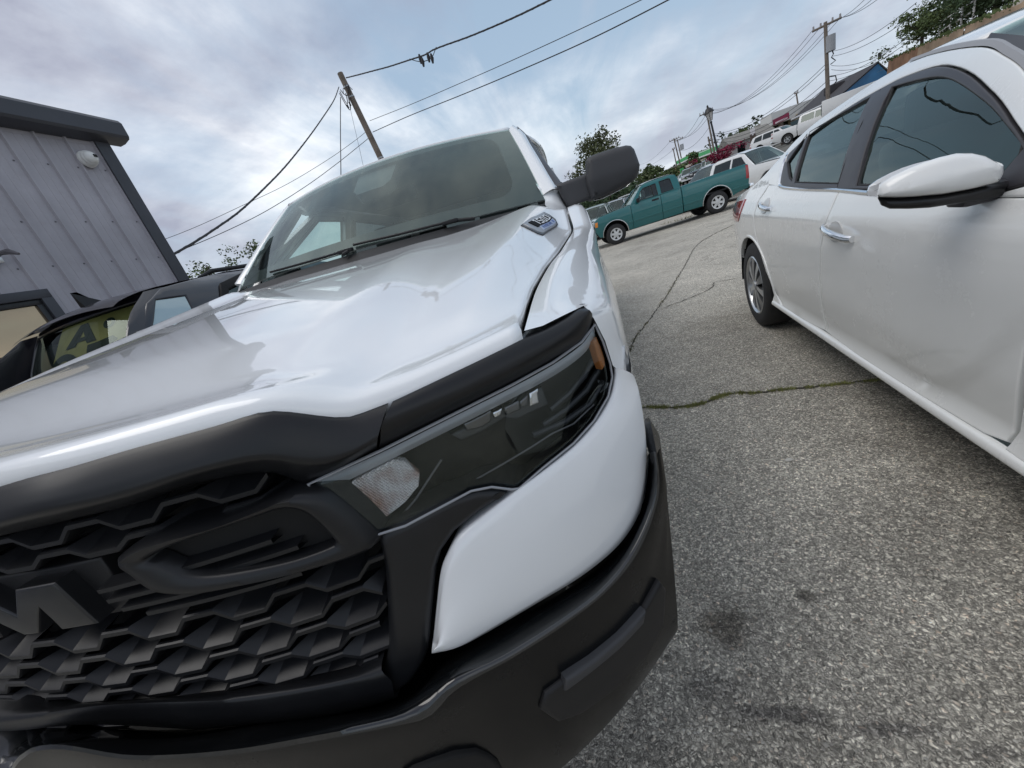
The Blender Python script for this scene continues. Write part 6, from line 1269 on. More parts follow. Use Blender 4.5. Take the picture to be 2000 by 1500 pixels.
# ------------------------------------------------------------------ dark suv seen from behind
def build_dark_suv():
    DK = mat('charcoal_paint', (.014, .014, .020), .28, .3, .8, .5)
    s = empty('suv', (-2.92, 2.04, 0), math.radians(0), 'dark charcoal utility vehicle with a yellow lettered sign reflected in its rear window', 'suv')
    # local: y=0 at the rear glass foot, +y towards the front, x to its right
    def W(z, y): 
        w = float(np.interp(z, [.3, .6, 1.0, 1.2, 1.45, 1.62, 1.72, 1.80], [.90, .97, .985, .965, .90, .835, .765, .62])); t = max(0, .35-y); return w-.20*t*t
    def SX(y, z): return np.array((W(z, y), y, z))
    def pan(n, p, m=DK, par=None, **k):
        k.setdefault('h', .08); k.setdefault('r', .012); k.setdefault('thick', .02); return panel(n, p, SX, m, par or s, out=1, **k)
    up = [(-.02, 1.20), (.10, 1.40), (.30, 1.60), (.50, 1.70), (1.2, 1.775), (2.2, 1.775), (3.2, 1.60), (3.9, 1.22)]
    qg = [(.12, 1.24), (.46, 1.24), (.53, 1.42), (.60, 1.60), (.38, 1.61), (.20, 1.42)]
    sw = [(.80, 1.26), (1.62, 1.26), (1.62, 1.62), (1.25, 1.655), (1.0, 1.60), (.86, 1.46)]; fw = [(1.72, 1.26), (2.60, 1.26), (3.0, 1.40), (2.5, 1.60), (1.72, 1.64)]
    u = pan('upper_side', up, holes=[qg, sw, fw])
    for n, w, g in (('quarter_glass', qg, mat('pale_reflective_glass', (.45, .52, .52), .04, .6)), ('rear_side_window', sw, PRIV), ('front_side_window', fw, PRIV)): pan(n, ins(w, -.01), g, u, r=0, thick=.004, proud=-.012, h=.2)
    for w in (sw, fw):
        vis = [w[i] for i in ((5, 4, 3, 2) if w is sw else (4, 3, 2))] if False else None
    pan('window_visor', [(.84, 1.44), (.98, 1.58), (1.25, 1.64), (1.64, 1.61), (1.64, 1.665), (1.24, 1.70), (.95, 1.64), (.80, 1.48)], CAVITY, u, r=.008, thick=.02, proud=.022)
    lowp = [(-.05, .40), (.6, .36)]+[(1.0+.45*math.cos(a), .40+.45*math.sin(a)) for a in np.linspace(math.pi, 0, 12)]+[(3.4, .36)]+[(3.95+.45*math.cos(a), .40+.45*math.sin(a)) for a in np.linspace(math.pi, 0, 12)]+[(4.85, .45), (4.9, .90), (3.9, 1.21), (-.02, 1.19), (-.10, .95)]
    lo = pan('body_side', lowp, h=.15)
    for p in (u, lo): mirror_tree(p, s)
    # roof, rails, rear hatch
    rows = [[(a*w, y, z+.05*(1-a*a)) for a in np.linspace(-1, 1, 15)] for y, z, w in ((.24, 1.645, .62), (.32, 1.685, .645), (.55, 1.725, .68), (1.2, 1.755, .70), (2.2, 1.755, .69), (2.9, 1.68, .69))]
    loft_obj('roof', rows, DK, s, 15, 3, resample=False, flip=True)
    for sx in (-1, 1): MB().tube([(sx*.66, .95, 1.75), (sx*.66, 1.10, 1.79), (sx*.66, 1.9, 1.80), (sx*.65, 2.15, 1.75)], [.012, .020, .020, .012], 8).build('roof_rail', MATTE, s)
    def RG(x, z): 
        y = float(np.interp(z, [.9, 1.15, 1.40, 1.60, 1.70], [-.10, -.03, .08, .22, .30])); return np.array((x, y+.22*(x/.8)**2, z))
    hg = panel('rear_hatch', [(-.86, .55), (.86, .55), (.88, 1.2), (.80, 1.50), (.73, 1.70), (-.73, 1.70), (-.80, 1.50), (-.88, 1.2)], RG, DK, s, .08, .012, .02, holes=[[(-.76, 1.18), (.76, 1.18), (.70, 1.48), (.64, 1.655), (-.64, 1.655), (-.70, 1.48)]])
    panel('rear_window', [(-.77, 1.17), (.77, 1.17), (.71, 1.48), (.65, 1.665), (-.65, 1.665), (-.71, 1.48)], RG, glass('hatch_glass', (.5, .55, .52), .7), hg, .1, 0, .004, proud=-.012)
    rows = [[RG(x, z) for x, z in ((.86, .55), (.88, 1.2), (.80, 1.5), (.73, 1.70))], [SX(y, z)+np.array((-.02, -.06, .0)) for y, z in ((-.09, .55), (-.02, 1.20), (.17, 1.50), (.44, 1.69))], [SX(y, z) for y, z in ((-.05, .55), (-.0, 1.20), (.22, 1.50), (.52, 1.70))]]
    o = loft_obj('rear_pillar', [catmull(r_, 4) for r_ in rows], DK, s, 13, 3, resample=False); mirror_tree(o, s)
    # a yellow lettered sign's reflection, put in as a coloured sheet behind the glass
    def RP(x, z): return RG(x, z)+np.array((0, .035, 0))
    ps = panel('sign_reflection', [(-.16, 1.19), (.70, 1.19), (.66, 1.48), (.60, 1.635), (-.06, 1.635)], RP, mat('yellow_sign_reflection', (.52, .45, .17), .6, var=(5, .2)), hg, .08, 0, .004)
    INK = mat('reflected_lettering', (.02, .035, .03), .5)
    def letter(poly, holes=()): return panel('letter', poly, lambda x, z: RP(x, z)+np.array((0, -.006, 0)), INK, ps, .04, 0, .002, holes=holes)
    cx, cz = .03, 1.36
    letter([(cx+.15*math.cos(a), cz+.088*math.sin(a)) for a in np.linspace(0, 2*math.pi, 25)[:-1]], [[(cx+.07*math.cos(a), cz+.045*math.sin(a)) for a in np.linspace(0, 2*math.pi, 17)[:-1]]])
    letter([(.04, 1.475), (.14, 1.475), (.155, 1.50), (.235, 1.50), (.25, 1.475), (.33, 1.475), (.235, 1.615), (.17, 1.615)], [[(.175, 1.525), (.225, 1.525), (.20, 1.57)]])
    letter([(.26, 1.30), (.34, 1.30), (.34, 1.42), (.40, 1.30), (.50, 1.30), (.43, 1.40), (.50, 1.44), (.46, 1.47), (.34, 1.46), (.26, 1.46)])
    c2 = (.42, 1.565); letter([(c2[0]+.045*math.cos(a), c2[1]+.035*math.sin(a)) for a in np.linspace(0, 6.283, 15)[:-1]], [[(c2[0]+.02*math.cos(a), c2[1]+.016*math.sin(a)) for a in np.linspace(0, 6.283, 11)[:-1]]])
    fin = MB(); fin.add([(-.03, .46, 1.745), (.03, .46, 1.745), (.025, .64, 1.76), (-.025, .64, 1.76), (0, .44, 1.885), (0, .485, 1.885), (0, .56, 1.805), (0, .66, 1.775)], [(0, 1, 4), (1, 2, 6, 5, 4), (0, 4, 5, 6, 3), (2, 7, 6), (3, 6, 7), (2, 3, 7)]); fin.build('antenna_fin', MATTE, s, False)
    rows = [[(a*w, y, z+.03*(1-a*a)) for a in np.linspace(-1, 1, 9)] for y, z, w in ((3.7, 1.24, .88), (4.4, 1.15, .88), (4.85, .95, .85), (4.92, .6, .85))]
    loft_obj('bonnet', rows, DK, s, 9, 2, resample=False); loft_obj('windscreen', [[(a*w, y, z+.03*(1-a*a)) for a in np.linspace(-1, 1, 9)] for y, z, w in ((2.85, 1.69, .70), (3.75, 1.24, .84))], WIND, s, 9, 2, resample=False)
    MB().box((0, -.16, .55), (1.8, .2, .3), bev=.06).build('rear_bumper', MATTE, s)
    MB().box((0, 2.4, .5), (1.5, 4.4, .3)).build('underbody', CAVITY, s); MB().box((0, 1.6, .95), (1.5, .2, .9), bev=.06).build('rear_seat', CABIN, s)
    wheel_set(s, (1.0, 3.95), .84, .38, .23, ALLOY, 5, .11)
build_dark_suv()

# ------------------------------------------------------------------ trees and shrubs
def leaf_mat(name, c1, c2):
    return mat(name, tuple((a+b)/2 for a, b in zip(c1, c2)), .7, 0, 0, .25, var=(1.1, .55))
OAK = leaf_mat('oak_leaf', (.055, .085, .035), (.125, .16, .06)); PINE = leaf_mat('pine_needle', (.05, .07, .035), (.125, .13, .06)); DARKL = leaf_mat('dark_leaf', (.022, .042, .022), (.06, .09, .04))
MAROON = leaf_mat('maroon_leaf', (.12, .010, .03), (.26, .03, .07)); BARK = mat('bark', (.09, .075, .06), .9, bump=(30, .6))
def foliage(mb, c, rx, ry, rz, n, leaf, r, hollow=.35, cone=0.0, lump=1.0):
    """leaf-sized faces through the volume of a lumpy crown"""
    lumps = [(Vector((r.gauss(0, .45), r.gauss(0, .45), r.uniform(-.8, .85))), r.uniform(.22, .5)*lump) for _ in range(int(max(6, n//90)/lump))]
    for i in range(n):
        l, lr = r.choice(lumps); t = (l.z+1)/2; k = 1-cone*t
        d = Vector((r.gauss(0, 1), r.gauss(0, 1), r.gauss(0, 1))).normalized()*lr*r.uniform(hollow, 1.05)
        q = Vector(((l.x*k+d.x*(k*.6+.4))*rx, (l.y*k+d.y*(k*.6+.4))*ry, (l.z+d.z*.8)*rz))+Vector(c); s = leaf*r.uniform(.5, 1.3)
        a = Vector((r.gauss(0, 1), r.gauss(0, 1), r.gauss(0, .6))).normalized(); b = a.orthogonal().normalized(); b = (b*math.cos(i)+a.cross(b)*math.sin(i))
        mb.add([q-a*s*.5, q+b*s*.32, q+a*s*.6, q-b*s*.3], [(0, 1, 2, 3)])
def tree(name, base, h, rx, m, label, seed, n=1500, leaf=.22, trunk=.18, cone=0.0, crown0=.22, cat='tree', group=None, ry=None, blobs=None):
    r = random.Random(seed); o = empty(name, base, 0, label, cat, group); zc = h*(1+crown0)/2; rz = h*(1-crown0)/2
    tb = MB(); tb.tube([(0, 0, -.2), (r.uniform(-.1, .1), 0, h*.35), (r.uniform(-.2, .2), 0, h*.85)], [trunk, trunk*.7, trunk*.15], 7)
    for k in range(7):
        a = r.uniform(0, 6.28); z0 = h*r.uniform(crown0*.9, .7); L_ = rx*r.uniform(.5, .85)*(1-cone*z0/h); tb.tube([(0, 0, z0), (math.cos(a)*L_*.5, math.sin(a)*L_*.5, z0+L_*.25), (math.cos(a)*L_, math.sin(a)*L_, z0+L_*.6)], [trunk*.4, trunk*.25, .02], 5)
    tb.build('trunk', BARK, o)
    mb = MB(); foliage(mb, (0, 0, zc), rx, ry or rx, rz, n, leaf, r, cone=cone, lump=.6 if cone else 1.0)
    for b in blobs or (): foliage(mb, b[:3], b[3], b[3], b[4], int(b[5]), leaf, r)
    mb.build('crown', m, o, False)
    return o
def gz(p): return ground_z(p[0], p[1])
def at_base(p): return (p[0], p[1], gz(p))
# left, behind the dark utility vehicle
p = (-23.9523, 23.171, 6.3259); tree('tree', (p[0], p[1], 0), p[2]+.75, 1.9, OAK, 'leafy tree top showing just right of the metal building', 11, 1500, .20, crown0=.30)
p = (-19.1195, 22.3315, 5.9596); tree('tree', (p[0], p[1], 0), p[2]+.55, 1.4, OAK, 'small spiky tree top showing beside the windscreen pillar of the near truck', 12, 1100, .17, crown0=.35)
# conifer behind the tow mirror
p = (3.6964, 35.9905, 7.5076); q = (1.4733, 36.0877, 6.1072)
tree('pine_tree', (p[0], p[1], 0), p[2], 4.3, PINE, 'tall pine with a pointed open top behind the black tow mirror', 13, 11000, .19, .16, .72, .08, blobs=[(q[0]-p[0]+.5, 0, 4.1, 1.5, 1.5, 900), (-1.5, 0, 2.6, 1.6, 1.3, 800)])
for i, (px, py, d, w, m, lab, n) in enumerate([
    (1215, 372, 33, 3.2, DARKL, 'dark bushy tree standing below the black tow mirror', 2400), (1180, 372, 31, 2.6, DARKL, 'dark bushy tree half hidden by the truck mirror arm', 2000),
    (1268, 328, 62, 2.0, OAK, 'round dark green tree right of the black tow mirror', 1100), (1300, 338, 75, 2.6, OAK, 'low spreading tree behind the cab of the green pickup', 1300), (1330, 328, 85, 1.9, OAK, 'tree at the foot of the three far power poles', 1100),
    (1358, 300, 85, 3.0, OAK, 'rounded tree rising behind the left green canopy', 1000), (1376, 322, 64, 1.6, OAK, 'olive green tree left of the maroon shrub', 900), (1425, 276, 84, 2.4, OAK, 'tree left above the right green canopy', 800), (1433, 270, 90, 2.0, PINE, 'thin tree with bare twigs over the right green canopy', 700), (1450, 254, 92, 2.6, OAK, 'dark round tree left of the tan shop building', 900)]):
    p = {0: (4.7214, 32.8816, 2.3597), 1: (3.3079, 31.0056, 2.683), 2: (11.9521, 61.118, 5.3369), 3: (16.5202, 73.4701, 4.6152), 4: (22.3869, 82.3596, 4.9063), 5: (23.6516, 82.0206, 6.7813), 6: (18.6601, 61.6097, 3.1612), 7: (28.3631, 79.5135, 6.19), 8: (30.9656, 84.9604, 7.1115), 9: (32.9495, 86.3698, 7.6959)}[i]
    tree('tree', at_base(p), max(2.0, p[2]-gz(p)), w, m, lab, 20+i, int(n*1.8), .42 if d > 50 else .26, .16, crown0=.05)
p = (10.5774, 29.5785, 2.7883); tree('shrub', at_base(p), p[2]-gz(p), 1.15, MAROON, 'maroon flowering shrub beside the black street lamp', 40, 3200, .12, .06, crown0=.25, cat='shrub')
# ------------------------------------------------------------------ retaining wall with trees on top
def build_wall():
    a, b = (21.5581, 33.2407, 4.0232), (18.4995, 20.6635, 3.5277)
    w = empty('retaining_wall', (a[0], a[1], 0), 0, 'long rough tan retaining wall with trees growing along its top', 'wall')
    d = Vector((b[0]-a[0], b[1]-a[1], 0)); Ln = d.length; d.normalize(); nn = Vector((-d.y, d.x, 0))
    if nn.x < 0: nn = -nn
    zt = [(21.5576, 32.8875, 4.5388)[2], (20.9688, 28.8446, 4.2614)[2], (18.7098, 21.7896, 3.6614)[2]]
    cols = [mat('reddish_wall_stone', (.27, .155, .095), .9, bump=(3.0, .9), var=(1.3, .35)), mat('tan_wall_stone', (.40, .29, .20), .9, bump=(2.5, .9), var=(1.1, .3))]
    cuts = [0, Ln*.30, Ln*.62, Ln*1.25]; r = random.Random(5)
    for k in range(3):
        n = 26; v = []; t0, t1 = cuts[k], cuts[k+1]
        for j in range(9):
            for i in range(n+1):
                t = t0+.01+(t1-t0-.02)*i/n; z = -.2+(zt[0]+(zt[2]-zt[0])*t/Ln+.2+(.05*r.uniform(-1, 1) if j == 8 else 0))*j/8
                p_ = d*t+nn*(.10*(z/4)+r.uniform(-.05, .05)-(.04 if k == 1 else 0)); v.append((p_.x, p_.y, z))
        fs = grid_faces(9, n+1); m0 = len(v)
        v += [(v[8*(n+1)+i][0]+nn.x*.6, v[8*(n+1)+i][1]+nn.y*.6, v[8*(n+1)+i][2]) for i in range(n+1)]
        fs += [(8*(n+1)+i, 8*(n+1)+i+1, m0+i+1, m0+i) for i in range(n)]
        mesh_obj('wall_section', v, fs, cols[0 if k == 0 else 1], w, True, 60)
    p_ = d*(Ln*.86)+nn*.3; MB().box((p_.x, p_.y, zt[2]+.22), (.28, .28, .5), bev=.03).build('cap_post', mat('pale_stone_cap', (.55, .52, .47), .85), w)
    hill = MB(); A0 = Vector((a[0], a[1], 0)); P = [A0+d*(-3)+nn*.5, A0+d*(Ln*1.3)+nn*.5, A0+d*(Ln*1.3)+nn*30, A0+d*(-3)+nn*30]
    hill.add([(P[0].x, P[0].y, zt[0]-.15), (P[1].x, P[1].y, zt[2]-.15), (P[2].x, P[2].y, zt[2]+1.2), (P[3].x, P[3].y, zt[0]+1.0)], [(0, 1, 2, 3)])
    tag(hill.build('terrace', mat('dry_grass', (.16, .15, .07), .9, var=(2, .4)), None, False), 'grassy terrace above the retaining wall', 'terrace', kind='structure')
    for i, (t, off, h, rx, m, n, lab) in enumerate([(.10, 1.2, 2.3, 1.3, OAK, 1500, 'first bushy tree at the left end of the retaining wall top'), (.22, 1.6, 3.1, 1.5, OAK, 2000, 'tall leafy tree second along the top of the tan retaining wall'), (.36, 2.0, 3.3, 1.7, OAK, 2200, 'wide leafy tree third along the top of the tan retaining wall'),
            (.52, 1.6, 2.9, 1.7, DARKL, 2200, 'dark dense tree above the middle of the tan retaining wall'), (.66, 1.4, 3.0, 1.8, DARKL, 2200, 'dark dense tree above the right part of the tan retaining wall'), (.82, 1.8, 3.2, 2.0, DARKL, 2200, 'dark dense tree in the top right corner above the wall post')]):
        p_ = A0+d*(Ln*t)+nn*off; tree('tree', (p_.x, p_.y, zt[0]+(zt[2]-zt[0])*t-.1), h, rx, m, lab, 60+i, int(n*1.6), .14, .10, crown0=.06)
    r2 = random.Random(9); mb = MB()
    for i in range(600):
        t = r2.uniform(-.04, .9)*Ln; p_ = A0+d*t+nn*r2.uniform(-.12, .5); z = zt[0]+(zt[2]-zt[0])*t/Ln+r2.uniform(-.14, .12)*(1 if r2.random() < .3 else .4); s = r2.uniform(.06, .16); a_ = r2.uniform(0, 6.28)
        mb.add([(p_.x, p_.y, z), (p_.x+s*math.cos(a_), p_.y+s*.3, z+s*.4), (p_.x, p_.y+s*.3, z+s)], [(0, 1, 2)])
    tag(mb.build('creeper', OAK, None, False), 'green creeper trailing over the top edge of the retaining wall', 'creeper', kind='stuff')
    rl = empty('guard_rail', (0, 0, 0), 0, 'white metal railing seen through the trees on the retaining wall', 'railing')
    p0 = A0+d*(Ln*.30)+nn*.9; p1 = A0+d*(Ln*.52)+nn*.9; zz = zt[1]+.02
    WM = mat('white_rail_paint', (.75, .75, .75), .4)
    for k in (.35, .75): MB().tube([(p0.x, p0.y, zz+k), (p1.x, p1.y, zz+k)], .045, 8).build('rail', WM, rl)
    for k in range(4): q_ = p0.lerp(p1, k/3); MB().tube([(q_.x, q_.y, zz-.3), (q_.x, q_.y, zz+.85)], .04, 8).build('post', WM, rl)
build_wall()
# ------------------------------------------------------------------ poles, cables and lamp
POLE = mat('weathered_pole_wood', (.17, .14, .115), .85, bump=(18, .5), var=(3, .3)); WIRE = mat('black_cable', (.018, .018, .022), .6); STEEL = mat('galvanised_steel', (.35, .36, .37), .45, .7)
def cable(pts, r, label, group='overhead cables', cat='cable', m=None, n=40, twist=0):
    P = catmull(pts, 8) if len(pts) > 2 else arc(pts, n)
    o = MB().tube(P, r, 6).build('overhead_cable', m or WIRE)
    if twist:
        q = []; P2 = arc(P, 260)
        for i, p_ in enumerate(P2): q.append(p_+np.array((math.cos(i*.9)*.4, math.cos(i*.9)*.6, math.sin(i*.9)))*r*.75)
        MB().tube(q, r*.55, 5).build('wrap', m or WIRE, o)
    return tag(o, label, cat, group)
def build_near_pole():
    top = Vector((-7.5652, 19.2584, 10.2418)); low = Vector((-7.211, 19.413, 6.5015)); d = (top-low).normalized(); base = low-d*(low.z/d.z)
    o = empty('utility_pole', tuple(base), 0, 'leaning wooden utility pole behind the roof of the near white truck', 'pole')
    MB().tube([tuple(base*0), tuple(top-base)], [.17, .125], 14).build('shaft', POLE, o)
    T = top-base
    for k, m in ((.55, STEEL), (.95, STEEL), (3.55, STEEL)): c = T-d*k; MB().tube([tuple(c-d*.03), tuple(c+d*.03)], .145, 14).build('band', m, o)
    hk = MB(); 
    for s in (-.28, .22): hk.tube([tuple(T-d*.75), tuple(T-d*.6+Vector((s*.6, -.05, .05))), tuple(T-d*.72+Vector((s, -.05, -.02)))], .022, 6)
    hk.build('bracket', STEEL, o)
    # loops of slack cable hanging from the fittings
    for (ax, az, bx, bz, sg) in ((-.25, -.65, -.02, -.8, .45), (-.30, -.7, .05, -.95, .6), (.10, -.5, .25, -.55, .4), (-.2, -.6, .22, -.6, .3)):
        P = [T+Vector((ax+(bx-ax)*t, -.16, az+(bz-az)*t-sg*4*t*(1-t))) for t in np.linspace(0, 1, 10)]; MB().tube(P, .018, 6).build('slack_loop', WIRE, o)
    for (x, z) in ((-.02, -1.15), (-.16, -1.2)): c = T+Vector((x, -.16, z)); MB().tube([tuple(c), tuple(c+Vector((.02, 0, -.15)))], .035, 8).build('connector', WIRE, o)
build_near_pole()
PX, PY = (-7.5364, 19.2712, 9.9037)[0], (-7.5364, 19.2712, 9.9037)[1]
main = [(-6.921, 18.2384, 9.527), (-6.1201, 17.673, 9.173), (-5.1964, 17.021, 8.7725), (-4.3542, 16.4265, 8.4073), (-3.3235, 15.6989, 7.9926), (-2.6231, 15.2045, 7.7141), (-2.2703, 14.9555, 7.6246), (-1.744, 14.584, 7.4341), (-0.7998, 13.9175, 7.0697), (0.5066, 12.9953, 6.6193), (1.6027, 12.2217, 6.2879), (2.7346, 11.4226, 5.9724), (3.8374, 10.6442, 5.7569)]
cable(main, .021, 'thick twisted cable running from the pole top up past the top edge', twist=1)
dr = [(-3.3092, 15.6888, 8.014), (-3.0773, 15.5251, 7.8144), (-2.8371, 15.3556, 7.6405), (-2.5245, 15.1349, 7.5105), (-2.3105, 14.9839, 7.5089), (-2.1009, 14.8359, 7.6027)]
cn = empty('cable_connector', tuple(dr[2]), 0, 'cluster of black connectors hanging on the thick twisted cable', 'connector')
MB().tube([Vector(p_)-Vector(dr[2]) for p_ in dr], .012, 6).build('jumper', WIRE, cn)
for p_ in [(-2.86, 15.3718, 7.7423), (-2.7955, 15.3262, 7.6155), (-2.5133, 15.1271, 7.5755), (-2.3862, 15.0373, 7.4698)]: c = Vector(p_)-Vector(dr[2]); MB().tube([tuple(c+Vector((0, 0, .13))), tuple(c), tuple(c-Vector((.02, 0, .13)))], [.03, .06, .03], 8).build('clamp', WIRE, cn)
cable([(-8.1941, 19.9921, 10.1473), (-7.8609, 18.2889, 9.0488), (-7.3457, 15.6559, 7.562), (-6.9022, 13.3888, 6.32), (-6.4465, 11.0597, 5.0907), (-6.1251, 9.4174, 4.2833), (-5.8295, 7.9065, 3.5783), (-5.6182, 6.8263, 3.144), (-5.4685, 6.0611, 2.8575), (-5.3671, 5.5431, 2.6807)], .019, 'thick cable sagging from the pole down to the metal building', twist=1)
cable([(-7.4082, 19.5918, 8.0053), (-8.0431, 18.9569, 7.6113), (-9.062, 17.938, 7.0529), (-10.5309, 16.4691, 6.3726), (-11.9711, 15.0289, 5.8747), (-13.1339, 13.8661, 5.4915), (-14.0236, 12.9764, 5.2651), (-14.8688, 12.1312, 5.1333)], .009, 'upper of two thin lines running left from the pole')
cable([(-7.4572, 19.95, 7.8739), (-7.9486, 19.09, 7.4082), (-8.6258, 17.9048, 6.7757), (-9.5286, 16.3249, 5.9924), (-10.5483, 14.5404, 5.2311), (-11.3943, 13.0599, 4.7376), (-12.2375, 11.5843, 4.3468), (-12.8746, 10.4694, 4.1272)], .012, 'lower of two thin lines running left from the pole')
cable([(-6.5174, 18.0363, 7.7398), (-4.0867, 16.4563, 7.0812), (-1.6655, 14.8826, 6.4675), (0.2005, 13.6697, 6.006), (1.9432, 12.5369, 5.597), (3.4267, 11.5727, 5.2707), (4.7184, 10.7331, 5.02)], .009, 'upper of two thin lines running right across the sky')
cable([(-6.5865, 18.0812, 7.3403), (-4.2619, 16.5702, 6.8084), (-1.7986, 14.9691, 6.1861), (0.2687, 13.6253, 5.6872), (2.2547, 12.3344, 5.2423), (3.9003, 11.2648, 4.9537), (5.0772, 10.4998, 4.785)], .013, 'lower of two thin lines running right across the sky')
cable([(-8.0416, 19.4165, 9.526), (-7.8741, 17.741, 7.6788), (-7.669, 15.6896, 5.3714), (-7.4699, 13.6993, 3.1806)], .018, 'cable dropping straight down beside the wooden pole')
cable([(-7.4893, 19, 9.3379), (-7.6968, 19, 8.3201), (-7.8954, 19, 7.2888), (-8.109, 19, 6.2545), (-8.4357, 19, 4.7257)], .007, 'thin guy wire slanting down just right of the wooden pole')
def far_pole(name, top, low, dist, arms, label, r=.12, group='power poles along the far road', extra=None):
    top, low = Vector(top), Vector(low); d = (top-low).normalized(); zb = ground_z(low.x, low.y); base = low-d*((low.z-zb)/d.z)
    o = empty(name, tuple(base), 0, label, 'pole', group); T = top-base
    MB().tube([(0, 0, 0), tuple(T)], [r*1.2, r*.85], 8).build('shaft', POLE, o)
    for (a, b) in arms:
        a, b = Vector(a)-base, Vector(b)-base; MB().tube([tuple(a), tuple(b)], r*.55, 6).build('crossarm', POLE, o)
        for t in (.05, .3, .7, .95): c = a.lerp(b, t); MB().tube([tuple(c), tuple(c+Vector((0, 0, .28)))], [r*.5, r*.4], 6).build('insulator', mat('insulator', (.30, .28, .28), .4), o)
    return o, T, base
o, T, bs = far_pole('utility_pole', (22.2939, 40.8723, 9.3806), (22.4363, 40.7977, 3.4459), 46, [((21.58, 41.237, 9.1716), (23.1279, 40.4262, 9.1706))], 'tall power pole with one crossarm and a transformer above the sedan roof', .14)
c = Vector((22.5567, 40.7341, 7.8884))-bs; MB().tube([tuple(c-Vector((0, 0, .55))), tuple(c+Vector((0, 0, .5)))], .32, 12).build('transformer', mat('transformer_grey', (.30, .31, .33), .4), o)
MB().tube([tuple(Vector(q_)-bs) for q_ in [(22.6097, 40.706, 7.4926), (22.7166, 40.649, 7.0982), (22.6091, 40.7063, 6.9216), (22.824, 40.5913, 6.6008), (22.5544, 40.7354, 6.4748)]], .04, 5).build('jumper', WIRE, o); MB().tube([tuple(Vector(q_)-bs) for q_ in [(22.498, 40.7652, 5.6745), (22.8255, 40.5905, 5.5721), (22.8802, 40.561, 5.1955), (22.7171, 40.6487, 5.0346)]], .04, 5).build('jumper', WIRE, o)
far_pole('utility_pole', (19.1028, 59.3931, 9.0461), (19.4833, 59.2756, 4.395), 62, [((18.3436, 59.6194, 8.6332), (19.829, 59.1667, 8.7355))], 'power pole with a crossarm standing just behind the black street lamp', .11)
far_pole('utility_pole', (17.8664, 55.5882, 5.7353), (17.9951, 55.549, 4.36), 58, [], 'short bare pole stub left of the black street lamp', .10)
far_pole('utility_pole', (21.2613, 85.7296, 9.9196), (21.6891, 85.6273, 5.8372), 88, [((20.4419, 85.9192, 9.6322), (22.1785, 85.5075, 9.7345))], 'middle one of three distant poles, with a wide crossarm', .12)
o, T, bs = far_pole('utility_pole', (23.6919, 93.3735, 10.2041), (24.0208, 93.2929, 6.0922), 96, [((23.2111, 93.4891, 10.1086), (24.7078, 93.1206, 10.1816))], 'right one of three distant poles, with a small transformer', .12)
c = Vector((24.3348, 93.2148, 8.6447))-bs; MB().tube([tuple(c-Vector((0, 0, .5))), tuple(c+Vector((0, 0, .5)))], .35, 8).build('transformer', STEEL, o)
far_pole('utility_pole', (21.8577, 89.6982, 8.5424), (22.0068, 89.6634, 6.1832), 92, [((21.6607, 89.7438, 8.4338), (22.1291, 89.6347, 8.5311))], 'left and shortest one of three distant poles', .11)
far_pole('utility_pole', (35.0747, 72.4774, 8.705), (35.2927, 72.3744, 6.5142), 80, [((34.8569, 72.5794, 8.6169), (35.2879, 72.3767, 8.6655))], 'small pole rising behind the tan shop building', .11)
def span(p0, p1, sag, r, label, n=14):
    P = [np.array(p0)*(1-t)+np.array(p1)*t+np.array((0, 0, -sag*4*t*(1-t))) for t in np.linspace(0, 1, n)]
    return cable(P, r, label, 'power lines along the far road', 'power line')
for a, b in (((21.6372, 41.2083, 9.2714), (18.4084, 59.6004, 8.7197)), ((22.0502, 40.9986, 9.2308), (18.7967, 59.4856, 8.7265)), ((22.6639, 40.6771, 9.1942), (19.452, 59.2854, 8.7297)), ((23.0515, 40.468, 9.1852), (19.726, 59.1994, 8.7797))): span(a, b, 1.5, .016, 'thin upper power line from the transformer pole crossarm to the pole by the street lamp')
for a, b in (((22.4459, 40.7927, 6.7386), (19.3222, 59.3257, 6.2211)), ((22.4451, 40.7931, 6.4649), (19.3594, 59.3142, 6.0318)), ((22.47, 40.78, 5.5139), (19.4819, 59.2761, 5.5745)), ((22.4691, 40.7804, 5.162), (19.5036, 59.2693, 5.2143))): span(a, b, 1.2, .020, 'lower thick power line from the transformer pole to the pole by the street lamp')
for a, b in (((18.3436, 59.6194, 8.6332), (20.5249, 85.9003, 9.6005)), ((19.1126, 59.3901, 8.5934), (21.3219, 85.7152, 9.7249)), ((19.7726, 59.1846, 8.7042), (22.0975, 85.5276, 9.766)), ((19.174, 59.3713, 6.9749), (21.3549, 85.7074, 7.9839)), ((20.5249, 85.9003, 9.6005), (25.5024, 158.2054, 13.2003)), ((21.8462, 89.7009, 8.4554), (25.9251, 168.2555, 12.9093))): span(a, b, 1.0, .020, 'thin power line from the street lamp pole back to the three distant poles')
for a, b in (((23.0515, 40.468, 9.1852), (17.4244, 25.2041, 6.9029)), ((22.6639, 40.6771, 9.1942), (16.8736, 25.5555, 7.2905)), ((23.1279, 40.4262, 9.1706), (17.1513, 25.3804, 7.1323)), ((22.6632, 40.6775, 7.2956), (18.7166, 26.7478, 5.8761)), ((22.6092, 40.7063, 6.9891), (18.8714, 26.6443, 5.5126)), ((22.5531, 40.736, 5.7154), (19.028, 27.7399, 4.693)), ((22.4974, 40.7655, 5.3943), (19.3303, 27.5406, 4.6138)), ((22.6086, 40.7066, 6.377), (22.3844, 33.9032, 5.2589)), ((22.6083, 40.7067, 6.1022), (22.3952, 33.8963, 4.9244))): span(a, b, .35, .014, 'thin power line running right from the transformer pole past the tree on the wall')
